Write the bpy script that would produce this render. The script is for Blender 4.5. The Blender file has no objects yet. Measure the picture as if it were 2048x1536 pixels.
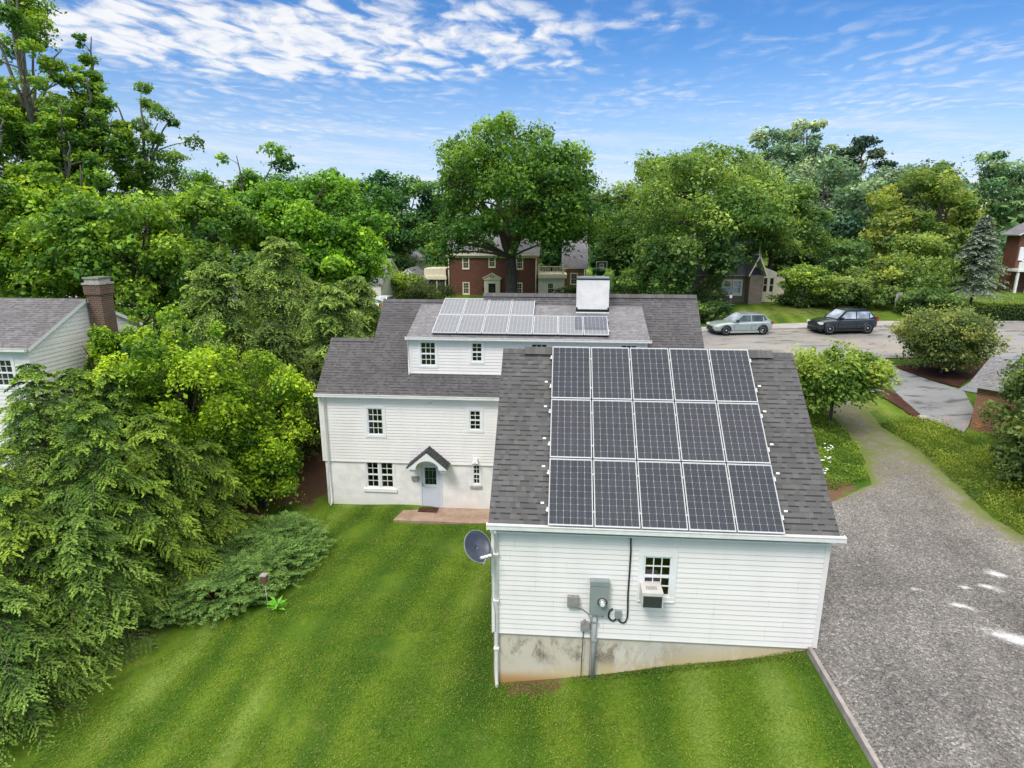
import bpy, math, random
import numpy as np
from mathutils import Vector, Matrix
random.seed(7)
PI = math.pi
R = math.radians
scene = bpy.context.scene
COL = scene.collection

# ------------------------------------------------------------------ helpers
def tag(o, label=None, cat=None, group=None, kind=None):
    if label: o['label'] = label
    if cat: o['category'] = cat
    if group: o['group'] = group
    if kind: o['kind'] = kind
    return o

def thing(name, label, cat, loc=(0, 0, 0), group=None, rotz=0.0):
    o = bpy.data.objects.new(name, None)
    o.empty_display_size = 0.2
    COL.objects.link(o)
    o.location = loc
    o.rotation_euler = (0, 0, rotz)
    return tag(o, label, cat, group)

def root_loc(p):
    while p.parent: p = p.parent
    return Vector(p.location)

def copy_tree(o, parent=None):
    c = o.copy(); COL.objects.link(c)
    if parent: c.parent = parent
    for ch in list(o.children): copy_tree(ch, c)
    return c

def link_mesh(name, me, parent=None, loc=None):
    o = bpy.data.objects.new(name, me); COL.objects.link(o)
    if parent: o.parent = parent
    elif loc is not None: o.location = loc
    return o

class Wall:
    """local frame: u along the wall, w up, d out of the wall"""
    def __init__(s, o, u, n, up=(0, 0, 1)):
        s.o, s.u, s.n, s.up = Vector(o), Vector(u), Vector(n), Vector(up)
    def __call__(s, u, w, d=0.0):
        return s.o + s.u * u + s.up * w + s.n * d

class MB:
    def __init__(s): s.v, s.f, s.uv, s.mi, s.sm = [], [], [], [], []
    def face(s, pts, mi=0, uv=None, smooth=False):
        b = len(s.v)
        s.v += [tuple(p) for p in pts]
        s.f.append(tuple(range(b, b + len(pts))))
        s.uv.append(uv if uv else [(0, 0)] * len(pts)); s.mi.append(mi); s.sm.append(smooth)
    def box(s, lo, hi, mi=0, W=None):
        x0, y0, z0 = lo; x1, y1, z1 = hi
        W = W or (lambda a, b, c: Vector((a, b, c)))
        p = [W(x, y, z) for z in (z0, z1) for y in (y0, y1) for x in (x0, x1)]
        dims = (abs(x1 - x0), abs(y1 - y0), abs(z1 - z0))
        for q, (a, b) in (((0, 2, 3, 1), (1, 0)), ((4, 5, 7, 6), (0, 1)), ((0, 1, 5, 4), (0, 2)), ((2, 6, 7, 3), (2, 0)), ((0, 4, 6, 2), (2, 1)), ((1, 3, 7, 5), (1, 2))):
            A, B = dims[a], dims[b]
            s.face([p[i] for i in q], mi, [(0, 0), (A, 0), (A, B), (0, B)])
    def wbox(s, W, u0, u1, w0, w1, d0, d1, mi=0):
        s.box((u0, w0, d0), (u1, w1, d1), mi, W)
    def tube(s, pts, rad, n=6, mi=0, cap=True, smooth=True):
        pts = [Vector(p) for p in pts]
        if not hasattr(rad, '__len__'): rad = [rad] * len(pts)
        rings = []
        ref = Vector((0.31, 0.2, 0.93))
        for i, p in enumerate(pts):
            t = (pts[min(i + 1, len(pts) - 1)] - pts[max(i - 1, 0)]).normalized()
            a = t.cross(ref)
            if a.length < 1e-3: a = t.cross(Vector((1, 0, 0)))
            a.normalize(); b = t.cross(a)
            base = len(s.v)
            for k in range(n):
                an = 2 * PI * k / n
                s.v.append(tuple(p + (a * math.cos(an) + b * math.sin(an)) * rad[i]))
            rings.append(base)
        for i in range(len(rings) - 1):
            for k in range(n):
                k2 = (k + 1) % n
                s.f.append((rings[i] + k, rings[i] + k2, rings[i + 1] + k2, rings[i + 1] + k))
                s.uv.append([(0, 0)] * 4); s.mi.append(mi); s.sm.append(smooth)
        if cap:
            for b, o in ((rings[0], -1), (rings[-1], 1)):
                s.f.append(tuple(b + k for k in (range(n) if o > 0 else reversed(range(n)))))
                s.uv.append([(0, 0)] * n); s.mi.append(mi); s.sm.append(False)
    def lathe(s, prof, c, axis='z', n=16, mi=0, smooth=True):
        c = Vector(c); rings = []
        for r, h in prof:
            b = len(s.v)
            for k in range(n):
                a = 2 * PI * k / n
                x, y = r * math.cos(a), r * math.sin(a)
                p = {'z': (x, y, h), 'y': (x, h, y), 'x': (h, x, y)}[axis]
                s.v.append(tuple(c + Vector(p)))
            rings.append(b)
        for i in range(len(rings) - 1):
            for k in range(n):
                k2 = (k + 1) % n
                s.f.append((rings[i] + k, rings[i] + k2, rings[i + 1] + k2, rings[i + 1] + k))
                s.uv.append([(0, 0)] * 4); s.mi.append(mi); s.sm.append(smooth)
    def prism(s, poly, W, d0, d1, mi=0):
        """polygon in (u,w) extruded from d0 to d1"""
        a = [W(u, w, d0) for u, w in poly]; b = [W(u, w, d1) for u, w in poly]
        s.face(a[::-1], mi, [p for p in poly][::-1]); s.face(b, mi, list(poly))
        n = len(poly)
        for i in range(n):
            j = (i + 1) % n
            L = math.hypot(poly[j][0] - poly[i][0], poly[j][1] - poly[i][1])
            s.face([a[i], a[j], b[j], b[i]], mi, [(0, 0), (L, 0), (L, abs(d1 - d0)), (0, abs(d1 - d0))])
    def build(s, name, mats, parent=None, loc=None, bevel=0, weld=False):
        off = root_loc(parent) if parent else Vector(loc or (0, 0, 0))
        me = bpy.data.meshes.new(name)
        me.from_pydata([tuple(Vector(v) - off) for v in s.v], [], s.f)
        if not isinstance(mats, (list, tuple)): mats = [mats]
        for m in mats: me.materials.append(m)
        uvl = me.uv_layers.new(name='UVMap')
        flat = [c for f in s.uv for uv in f for c in (uv[0], uv[1])]
        uvl.data.foreach_set('uv', flat)
        me.polygons.foreach_set('material_index', s.mi)
        me.polygons.foreach_set('use_smooth', s.sm)
        me.update()
        o = link_mesh(name, me, parent, off)
        if bevel:
            b = o.modifiers.new('bevel', 'BEVEL'); b.width = bevel; b.segments = 2; b.limit_method = 'ANGLE'
        return o

# ------------------------------------------------------------------ material helpers
class N:
    """tiny node-graph helper"""
    def __init__(s, name):
        s.m = bpy.data.materials.new(name); s.m.use_nodes = True
        s.t = s.m.node_tree; s.t.nodes.clear()
        s.out = s.t.nodes.new('ShaderNodeOutputMaterial')
    def put(s, sock, v):
        if isinstance(v, bpy.types.NodeSocket): s.t.links.new(v, sock)
        elif v is not None:
            if hasattr(sock.default_value, '__len__') and not hasattr(v, '__len__'): v = (v, v, v, 1)[:len(sock.default_value)]
            elif hasattr(v, '__len__') and len(v) == 3 and len(sock.default_value) == 4: v = (*v, 1)
            sock.default_value = v
    def node(s, typ, props=None, **ins):
        n = s.t.nodes.new(typ)
        for k, v in (props or {}).items(): setattr(n, k, v)
        for k, v in ins.items():
            key = k.replace('_', ' ')
            if k.startswith('i') and k[1:].isdigit(): sock = n.inputs[int(k[1:])]
            else: sock = n.inputs[key]
            s.put(sock, v)
        return n
    def math(s, op, a, b=None, c=None, clamp=False):
        n = s.t.nodes.new('ShaderNodeMath'); n.operation = op; n.use_clamp = clamp
        for i, v in enumerate((a, b, c)):
            if v is not None: s.put(n.inputs[i], v)
        return n.outputs[0]
    def mix(s, f, a, b, mode='MIX'):
        n = s.t.nodes.new('ShaderNodeMix'); n.data_type = 'RGBA'; n.blend_type = mode
        s.put(n.inputs[0], f); s.put(n.inputs[6], a); s.put(n.inputs[7], b)
        return n.outputs[2]
    def obj(s): return s.node('ShaderNodeTexCoord').outputs['Object']
    def uv(s): return s.node('ShaderNodeTexCoord').outputs['UV']
    def gen(s): return s.node('ShaderNodeTexCoord').outputs['Generated']
    def pos(s): return s.node('ShaderNodeNewGeometry').outputs['Position']
    def scale(s, vec, sc):
        n = s.node('ShaderNodeVectorMath', {'operation': 'MULTIPLY'}); s.put(n.inputs[0], vec); n.inputs[1].default_value = sc
        return n.outputs[0]
    def noise(s, vec, scale, detail=3, rough=0.5, dist=0.0, col=False):
        n = s.node('ShaderNodeTexNoise', None, Vector=vec, Scale=scale, Detail=detail, Roughness=rough, Distortion=dist)
        return n.outputs['Color' if col else 'Fac']
    def ramp(s, f, *stops, interp='LINEAR'):
        n = s.t.nodes.new('ShaderNodeValToRGB'); s.put(n.inputs[0], f); n.color_ramp.interpolation = interp
        e = n.color_ramp.elements
        while len(e) < len(stops): e.new(0.5)
        for el, (p, c) in zip(e, stops):
            el.position = p
            el.color = (c, c, c, 1) if not hasattr(c, '__len__') else (*c, 1) if len(c) == 3 else c
        return n.outputs[0]
    def step(s, f, a, b):
        n = s.node('ShaderNodeMapRange', {'interpolation_type': 'SMOOTHSTEP'}); s.put(n.inputs[0], f)
        n.inputs[1].default_value = a; n.inputs[2].default_value = b
        return n.outputs[0]
    def bump(s, h, strength=0.3, dist=0.02):
        return s.node('ShaderNodeBump', None, Height=h, Strength=strength, Distance=dist).outputs[0]
    def bsdf(s, color, rough=0.5, spec=0.4, metal=0.0, normal=None, coat=0.0, coat_rough=0.05):
        n = s.t.nodes.new('ShaderNodeBsdfPrincipled')
        s.put(n.inputs['Base Color'], color); s.put(n.inputs['Roughness'], rough)
        s.put(n.inputs['Specular IOR Level'], spec); s.put(n.inputs['Metallic'], metal)
        if coat: s.put(n.inputs['Coat Weight'], coat); s.put(n.inputs['Coat Roughness'], coat_rough)
        if normal is not None: s.put(n.inputs['Normal'], normal)
        return n.outputs[0]
    def done(s, shader):
        s.t.links.new(shader, s.out.inputs[0]); return s.m

def simple(name, col, rough=0.5, spec=0.4, metal=0.0, var=0.08, scale=3.0, coat=0.0):
    g = N(name); n = g.noise(g.obj(), scale, 4)
    f = g.ramp(n, (0.3, 1 - var), (0.7, 1 + var * 0.4))
    c = g.mix(1.0, col, f, 'MULTIPLY')
    return g.done(g.bsdf(c, rough, spec, metal, coat=coat))
# ------------------------------------------------------------------ materials
M = {}
def mat_siding(name, col):
    g = N(name); p = g.obj()
    n = g.noise(g.scale(p, (1.0, 1.0, 0.35)), 1.3, 4); n2 = g.noise(p, 14, 3)
    c = g.mix(g.step(n, 0.42, 0.75), col, tuple(x * 0.93 for x in col))
    c = g.mix(g.math('MULTIPLY', g.step(n2, 0.55, 0.8), 0.05), c, (0.45, 0.45, 0.42))
    sz = g.node('ShaderNodeSeparateXYZ', None, Vector=g.pos())
    row = g.math('FLOOR', g.math('DIVIDE', sz.outputs[2], 0.254))
    rw = g.node('ShaderNodeTexWhiteNoise', {'noise_dimensions': '1D'}, W=row).outputs['Value']
    fx = g.math('FRACT', g.math('ADD', g.math('DIVIDE', g.math('ADD', sz.outputs[0], sz.outputs[1]), 3.66), g.math('MULTIPLY', rw, 5.0)))
    seam = g.math('LESS_THAN', fx, 0.0035)
    c = g.mix(g.math('MULTIPLY', seam, 0.28), c, (0.30, 0.30, 0.30))
    drip = g.noise(g.scale(p, (5.0, 5.0, 0.22)), 1.0, 4, 0.6)
    c = g.mix(g.math('MULTIPLY', g.step(drip, 0.54, 0.80), 0.16), c, (0.52, 0.51, 0.47))
    tone = g.math('MULTIPLY', g.math('SUBTRACT', rw, 0.5), 0.05)
    c = g.mix(1.0, c, g.node('ShaderNodeCombineColor', None, Red=g.math('ADD', 1.0, tone), Green=g.math('ADD', 1.0, tone), Blue=g.math('ADD', 1.0, tone)).outputs[0], 'MULTIPLY')
    return g.done(g.bsdf(c, 0.42, 0.35, normal=g.bump(n2, 0.04, 0.01)))
M['siding'] = mat_siding('white_vinyl_siding', (0.825, 0.795, 0.78))
M['siding_cream'] = mat_siding('cream_siding', (0.82, 0.76, 0.56))
M['trim'] = simple('white_painted_trim', (0.82, 0.83, 0.84), 0.4, 0.4, var=0.05)
M['cream'] = simple('cream_paint', (0.82, 0.76, 0.58), 0.45, var=0.06)
M['gutter'] = simple('white_aluminium_gutter', (0.80, 0.80, 0.79), 0.3, 0.5, var=0.10, scale=5)
M['alum'] = simple('anodised_aluminium_frame', (0.52, 0.56, 0.57), 0.35, 0.5, 0.25, var=0.04)
M['alum_b'] = simple('dormer_aluminium_frame', (0.60, 0.63, 0.66), 0.35, 0.5, 0.25, var=0.04)  # paler frame colour for the dormer panels
M['black'] = simple('black_rubber', (0.012, 0.018, 0.018), 0.5, 0.4)
M['blackmetal'] = simple('black_painted_metal', (0.02, 0.022, 0.025), 0.4, 0.4)
M['steel_grey'] = simple('grey_enamel_steel', (0.27, 0.31, 0.31), 0.45, 0.5, 0.0, var=0.10)
M['box_grey'] = simple('weathered_grey_plastic', (0.30, 0.29, 0.28), 0.6, 0.3, var=0.25, scale=9)
M['conduit'] = simple('grey_conduit', (0.42, 0.43, 0.44), 0.45, 0.4, var=0.12)
M['dish'] = simple('dark_satellite_dish', (0.055, 0.068, 0.105), 0.38, 0.5, var=0.35, scale=7)
M['wood_grey'] = simple('weathered_timber', (0.33, 0.30, 0.29), 0.8, 0.2, var=0.3, scale=5)
M['door'] = simple('pale_blue_door', (0.60, 0.65, 0.74), 0.35, 0.5, var=0.04)
M['doorframe'] = simple('door_frame', (0.68, 0.71, 0.77), 0.4, 0.4, var=0.04)
M['mat'] = simple('coir_doormat', (0.085, 0.045, 0.028), 0.95, 0.1, var=0.6, scale=20)
M['curtain'] = simple('white_curtain', (0.55, 0.56, 0.55), 0.8, 0.1, var=0.15, scale=8)
M['interior'] = simple('dark_room', (0.020, 0.021, 0.022), 0.9, 0.1, var=0.4, scale=2)
M['yellow'] = simple('yellow_paint', (0.75, 0.38, 0.02), 0.4)
M['flower_orange'] = simple('orange_petal', (0.65, 0.16, 0.01), 0.6)
M['flower_white'] = simple('white_petal', (0.8, 0.8, 0.78), 0.6)
M['acgrille'] = simple('dark_grille', (0.05, 0.06, 0.055), 0.5, 0.4, var=0.2, scale=30)
M['acbody'] = simple('beige_white_plastic', (0.62, 0.60, 0.58), 0.5, 0.4, var=0.12, scale=6)
M['chrome'] = simple('brushed_metal', (0.6, 0.6, 0.6), 0.3, 0.5, 0.9)
M['tyre'] = simple('tyre_rubber', (0.018, 0.018, 0.02), 0.8, 0.2)
M['rim'] = simple('alloy_rim', (0.55, 0.56, 0.58), 0.3, 0.5, 0.8)
M['stone_light'] = simple('pale_stone', (0.42, 0.40, 0.36), 0.8, 0.2, var=0.4, scale=6)
M['ornament'] = simple('brown_wood_box', (0.16, 0.085, 0.06), 0.8, 0.2, var=0.3, scale=15)
M['pavement'] = simple('concrete_pavement', (0.36, 0.35, 0.34), 0.7, 0.3, var=0.2, scale=1.2)

def mat_glass(name, tint=(0.02, 0.024, 0.026), gl=0.10):
    g = N(name)
    tr = g.node('ShaderNodeBsdfTransparent', None, Color=(0.72, 0.76, 0.78, 1)).outputs[0]
    gs = g.node('ShaderNodeBsdfGlossy', None, Color=(1, 1, 1, 1), Roughness=0.03).outputs[0]
    fr = g.node('ShaderNodeFresnel', None, IOR=1.5).outputs[0]
    mx = g.node('ShaderNodeMixShader'); g.put(mx.inputs[0], g.math('ADD', fr, 0.03)); g.put(mx.inputs[1], tr); g.put(mx.inputs[2], gs)
    return g.done(mx.outputs[0])
M['glass'] = mat_glass('window_glass')
def mat_darkglass(name, col):
    g = N(name); n = g.noise(g.obj(), 1.7, 3)
    c = g.mix(g.step(n, 0.35, 0.7), col, tuple(x * 2.4 + 0.004 for x in col))
    return g.done(g.bsdf(c, 0.06, 0.6))
M['darkglass'] = mat_darkglass('dark_window_glass', (0.022, 0.026, 0.028))
M['carglass'] = mat_darkglass('car_glass', (0.05, 0.06, 0.06))
M['skyglass'] = mat_darkglass('sky_painted_glass', (0.22, 0.25, 0.30))  # pale base colour stands in for reflected sky

def mat_shingle(name, dark, light, tint, wet=0.0):
    g = N(name); uv = g.uv()
    sx = g.node('ShaderNodeSeparateXYZ', None, Vector=uv)
    u, v = sx.outputs[0], sx.outputs[1]
    rowf = g.math('DIVIDE', v, 0.136); row = g.math('FLOOR', rowf); fv = g.math('FRACT', rowf)
    wn = g.node('ShaderNodeTexWhiteNoise', {'noise_dimensions': '1D'}, W=row).outputs['Value']
    u2 = g.math('ADD', g.math('DIVIDE', u, 0.150), g.math('MULTIPLY', wn, 17.3))
    # uneven tab widths
    wob = g.math('MULTIPLY', g.math('SINE', g.math('ADD', g.math('MULTIPLY', u2, 1.9), g.math('MULTIPLY', row, 2.3))), 0.33)
    u3 = g.math('ADD', u2, wob)
    colf = g.math('FLOOR', u3); fu = g.math('FRACT', u3)
    cv = g.node('ShaderNodeCombineXYZ', None, X=colf, Y=row).outputs[0]
    w2 = g.node('ShaderNodeTexWhiteNoise', {'noise_dimensions': '2D'}, Vector=cv)
    t1 = w2.outputs['Value']; tc = g.node('ShaderNodeSeparateColor', None, Color=w2.outputs['Color'])
    t2 = tc.outputs[1]
    gr = g.noise(g.obj(), 90, 2, 0.7); big = g.noise(g.obj(), 0.7, 3)
    base = g.mix(t2, dark, light)
    base = g.mix(g.math('MULTIPLY', g.step(tc.outputs[2], 0.6, 1.0), 0.5), base, tint)
    base = g.mix(1.0, base, g.ramp(gr, (0.25, 0.62), (0.75, 1.25)), 'MULTIPLY')
    base = g.mix(1.0, base, g.ramp(big, (0.3, 0.84), (0.7, 1.12)), 'MULTIPLY')
    par = g.math('MODULO', g.math('ABSOLUTE', colf), 2.0)
    flip = g.math('GREATER_THAN', t1, 0.78)
    raised = g.math('ABSOLUTE', g.math('SUBTRACT', par, flip))
    # relief: raised tabs are thicker; every course steps down to the next below
    tabedge = g.math('MULTIPLY', g.step(fu, 0.0, 0.06), g.math('SUBTRACT', 1.0, g.step(fu, 0.94, 1.0)))
    h = g.math('ADD', g.math('MULTIPLY', g.math('SUBTRACT', 1.0, fv), 0.6), g.math('MULTIPLY', g.math('MULTIPLY', raised, tabedge), 0.5))
    # shadow line under each butt edge, painted into the base colour
    butt_shadow = g.math('SUBTRACT', 1.0, g.step(fv, 0.70, 0.78))
    butt_shadow = g.math('SUBTRACT', 1.0, butt_shadow)
    gap = g.math('MULTIPLY', butt_shadow, g.math('ADD', 0.30, g.math('MULTIPLY', raised, 0.70)))  # strength of the painted shadow, deepest below raised tabs
    base = g.mix(g.math('MULTIPLY', gap, 0.90), base, tuple(x * 0.20 for x in dark))
    nb = g.bump(h, 0.5, 0.012)
    return g.done(g.bsdf(base, 0.78 - wet, 0.3 + wet * 0.5, normal=nb))
M['roof_garage'] = mat_shingle('charcoal_shingles', (0.082, 0.082, 0.083), (0.122, 0.121, 0.123), (0.092, 0.090, 0.098))
M['roof_house'] = mat_shingle('purple_grey_shingles', (0.080, 0.078, 0.083), (0.118, 0.115, 0.122), (0.096, 0.090, 0.100))
M['roof_low'] = mat_shingle('pale_wet_shingles', (0.135, 0.135, 0.148), (0.215, 0.215, 0.232), (0.175, 0.168, 0.19), 0.25)  # the wet dormer roof's sky reflection is lightened into this colour
M['roof_far'] = mat_shingle('blue_grey_shingles', (0.16, 0.16, 0.19), (0.26, 0.26, 0.31), (0.2, 0.2, 0.24))
M['roof_neighbour'] = mat_shingle('worn_grey_shingles', (0.12, 0.118, 0.125), (0.19, 0.185, 0.195), (0.15, 0.145, 0.16))
M['roof_canopy'] = mat_shingle('dark_shingles', (0.035, 0.038, 0.04), (0.07, 0.072, 0.075), (0.05, 0.05, 0.055))

def mat_brick(name, c1, c2, mortar, bumpy=0.5, rough=0.85, stain=None, msize=0.012):
    g = N(name); uv = g.uv()
    b = g.node('ShaderNodeTexBrick', {'offset': 0.5}, Vector=uv, Color1=c1, Color2=c2, Mortar=mortar, Scale=1.0)
    b.inputs['Mortar Size'].default_value = msize; b.inputs['Brick Width'].default_value = 0.215
    b.inputs['Row Height'].default_value = 0.075; b.inputs['Mortar Smooth'].default_value = 0.3
    n = g.noise(g.obj(), 2.0, 4); n2 = g.noise(g.obj(), 25, 2)
    c = g.mix(1.0, b.outputs['Color'], g.ramp(n, (0.3, 0.85), (0.7, 1.08)), 'MULTIPLY')
    if stain:
        z = g.node('ShaderNodeSeparateXYZ', None, Vector=g.obj()).outputs[2]
        low = g.math('MULTIPLY', g.math('SUBTRACT', 1.0, g.step(z, 0.05, 0.5)), g.step(n, 0.35, 0.7))
        c = g.mix(g.math('MULTIPLY', low, 0.5), c, stain)
    h = g.math('ADD', g.math('MULTIPLY', b.outputs['Fac'], -1.0), g.math('MULTIPLY', n2, 0.3))
    return g.done(g.bsdf(c, rough, 0.3, normal=g.bump(h, bumpy, 0.008)))
M['brick_white'] = mat_brick('white_painted_brick', (0.88, 0.86, 0.85, 1), (0.85, 0.83, 0.82, 1), (0.82, 0.80, 0.79, 1), 0.22, 0.6, (0.55, 0.50, 0.36))
M['brick_red'] = mat_brick('red_brick', (0.18, 0.055, 0.036, 1), (0.12, 0.040, 0.030, 1), (0.20, 0.12, 0.09, 1))
M['brick_orange'] = mat_brick('orange_brick', (0.30, 0.13, 0.06, 1), (0.22, 0.09, 0.045, 1), (0.34, 0.26, 0.2, 1))
M['brick_old'] = mat_brick('old_brown_brick', (0.15, 0.075, 0.05, 1), (0.09, 0.05, 0.036, 1), (0.22, 0.18, 0.15, 1))

def mat_found():
    g = N('stained_concrete'); p = g.pos(); z = g.node('ShaderNodeSeparateXYZ', None, Vector=p).outputs[2]
    x = g.node('ShaderNodeSeparateXYZ', None, Vector=p).outputs[0]
    n = g.noise(g.scale(p, (1.0, 1.0, 0.6)), 1.35, 9, 0.74, 0.4); n2 = g.noise(p, 0.9, 3); n3 = g.noise(g.scale(p, (3.5, 1, 0.5)), 3.0, 4, 0.65)
    sp = g.noise(p, 45, 2)
    c = g.mix(n2, (0.55, 0.49, 0.37), (0.66, 0.62, 0.54))
    top = g.math('MULTIPLY', g.step(z, 1.15, 1.5), g.math('SUBTRACT', 1.0, g.step(z, 1.85, 2.12)))
    mold = g.math('MULTIPLY', g.math('MULTIPLY', g.step(n, 0.43, 0.56), top), g.math('SUBTRACT', 1.0, g.step(x, 0.8, 4.6)))
    mold = g.math('MULTIPLY', mold, g.ramp(sp, (0.35, 0.35), (0.6, 1.0)))
    c = g.mix(g.math('MULTIPLY', mold, 0.92), c, (0.115, 0.075, 0.055))
    streak = g.math('MULTIPLY', g.step(n3, 0.55, 0.75), g.step(z, 1.85, 2.1))
    c = g.mix(g.math('MULTIPLY', streak, 0.55), c, (0.12, 0.11, 0.09))
    rel = g.math('SUBTRACT', z, g.math('ADD', 0.86, g.math('MULTIPLY', x, 0.185)))
    rel = g.math('ADD', rel, g.math('MULTIPLY', g.math('SUBTRACT', n3, 0.5), 0.5))
    low = g.math('SUBTRACT', 1.0, g.step(rel, 0.05, 0.42))
    c = g.mix(g.math('MULTIPLY', low, 0.65), c, (0.60, 0.45, 0.22))
    pale = g.step(g.noise(g.scale(p, (1.6, 1, 0.7)), 1.2, 4, 0.6), 0.52, 0.66)
    c = g.mix(g.math('MULTIPLY', pale, 0.45), c, (0.72, 0.70, 0.65))
    rust = g.math('MULTIPLY', g.math('SUBTRACT', 1.0, g.step(z, 0.74, 1.08)), g.math('SUBTRACT', 1.0, g.step(x, 0.2, 1.2)))
    c = g.mix(g.math('MULTIPLY', rust, 0.85), c, (0.42, 0.22, 0.06))
    return g.done(g.bsdf(c, 0.85, 0.2, normal=g.bump(sp, 0.2, 0.01)))
M['foundation'] = mat_found()

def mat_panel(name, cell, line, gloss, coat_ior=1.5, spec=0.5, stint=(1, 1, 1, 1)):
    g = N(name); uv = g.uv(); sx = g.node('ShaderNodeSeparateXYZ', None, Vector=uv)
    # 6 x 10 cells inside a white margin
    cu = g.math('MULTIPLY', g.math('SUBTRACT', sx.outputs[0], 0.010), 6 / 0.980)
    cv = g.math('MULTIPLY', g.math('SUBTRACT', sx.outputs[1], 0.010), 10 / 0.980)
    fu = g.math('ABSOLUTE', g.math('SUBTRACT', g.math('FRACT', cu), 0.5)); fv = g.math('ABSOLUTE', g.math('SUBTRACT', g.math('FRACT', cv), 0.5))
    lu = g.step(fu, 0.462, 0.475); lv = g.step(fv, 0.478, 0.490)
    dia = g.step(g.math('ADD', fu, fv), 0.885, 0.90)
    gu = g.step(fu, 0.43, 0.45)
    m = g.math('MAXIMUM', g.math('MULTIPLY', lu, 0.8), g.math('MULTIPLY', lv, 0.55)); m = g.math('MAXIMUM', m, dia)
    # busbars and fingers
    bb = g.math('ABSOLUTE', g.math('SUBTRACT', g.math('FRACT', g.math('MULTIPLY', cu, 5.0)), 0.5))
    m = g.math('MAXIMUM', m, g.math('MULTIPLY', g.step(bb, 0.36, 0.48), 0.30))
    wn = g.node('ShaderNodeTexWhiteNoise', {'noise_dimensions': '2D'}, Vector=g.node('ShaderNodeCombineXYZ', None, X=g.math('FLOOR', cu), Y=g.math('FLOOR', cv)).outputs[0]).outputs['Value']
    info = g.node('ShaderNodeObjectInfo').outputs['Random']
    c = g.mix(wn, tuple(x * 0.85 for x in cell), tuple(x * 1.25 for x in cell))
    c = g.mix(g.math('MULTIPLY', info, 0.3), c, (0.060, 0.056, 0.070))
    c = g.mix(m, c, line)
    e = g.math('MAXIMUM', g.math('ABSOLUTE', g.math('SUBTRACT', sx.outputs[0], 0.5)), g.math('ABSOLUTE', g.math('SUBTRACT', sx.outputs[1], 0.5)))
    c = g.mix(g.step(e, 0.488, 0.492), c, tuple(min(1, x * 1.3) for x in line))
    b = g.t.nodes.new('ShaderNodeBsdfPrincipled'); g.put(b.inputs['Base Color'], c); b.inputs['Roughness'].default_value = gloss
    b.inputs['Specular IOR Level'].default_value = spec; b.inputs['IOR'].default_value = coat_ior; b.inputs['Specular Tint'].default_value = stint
    return g.done(b.outputs[0])
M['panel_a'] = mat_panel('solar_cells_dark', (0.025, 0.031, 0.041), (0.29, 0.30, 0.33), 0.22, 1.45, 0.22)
M['panel_b'] = mat_panel('solar_cells_sky_sheen', (0.066, 0.074, 0.098), (0.36, 0.38, 0.43), 0.07, 1.95, 0.5, (0.82, 0.92, 1.0, 1))  # dormer cells coloured paler to stand in for reflected sky

def mat_leaf(name, trans=0.35, rough=0.5, spec=0.35, gain=(1, 1, 1)):
    g = N(name)
    a = g.node('ShaderNodeAttribute', {'attribute_name': 'Col'}).outputs['Color']
    a = g.mix(1.0, a, gain, 'MULTIPLY')
    b = g.bsdf(a, rough, spec)
    tcol = g.mix(1.0, a, (1.35, 1.25, 0.55), 'MULTIPLY')
    t = g.node('ShaderNodeBsdfTranslucent', None, Color=tcol).outputs[0]
    mx = g.node('ShaderNodeMixShader'); mx.inputs[0].default_value = trans
    g.put(mx.inputs[1], b); g.put(mx.inputs[2], t)
    return g.done(mx.outputs[0])
M['leaf'] = mat_leaf('broad_leaf', 0.42, gain=(2.25, 2.08, 1.9))
M['needle'] = mat_leaf('conifer_needle', 0.25, 0.6, 0.25, gain=(2.65, 2.4, 2.0))
M['farleaf'] = mat_leaf('haze_tinted_leaf', 0.25, 0.7, 0.1, gain=(2.6, 2.5, 2.5))  # paler, bluer gain: distance haze tinted into the leaf colour
def mat_bark(name, c1, c2):
    g = N(name); p = g.scale(g.obj(), (6, 6, 1.2)); n = g.noise(p, 2.5, 5, 0.65)
    return g.done(g.bsdf(g.mix(g.step(n, 0.3, 0.7), c1, c2), 0.9, 0.15, normal=g.bump(n, 0.6, 0.03)))
M['bark'] = mat_bark('grey_brown_bark', (0.055, 0.042, 0.036), (0.16, 0.13, 0.115))
M['bark_pale'] = mat_bark('pale_grey_bark', (0.12, 0.11, 0.10), (0.27, 0.25, 0.23))

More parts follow.
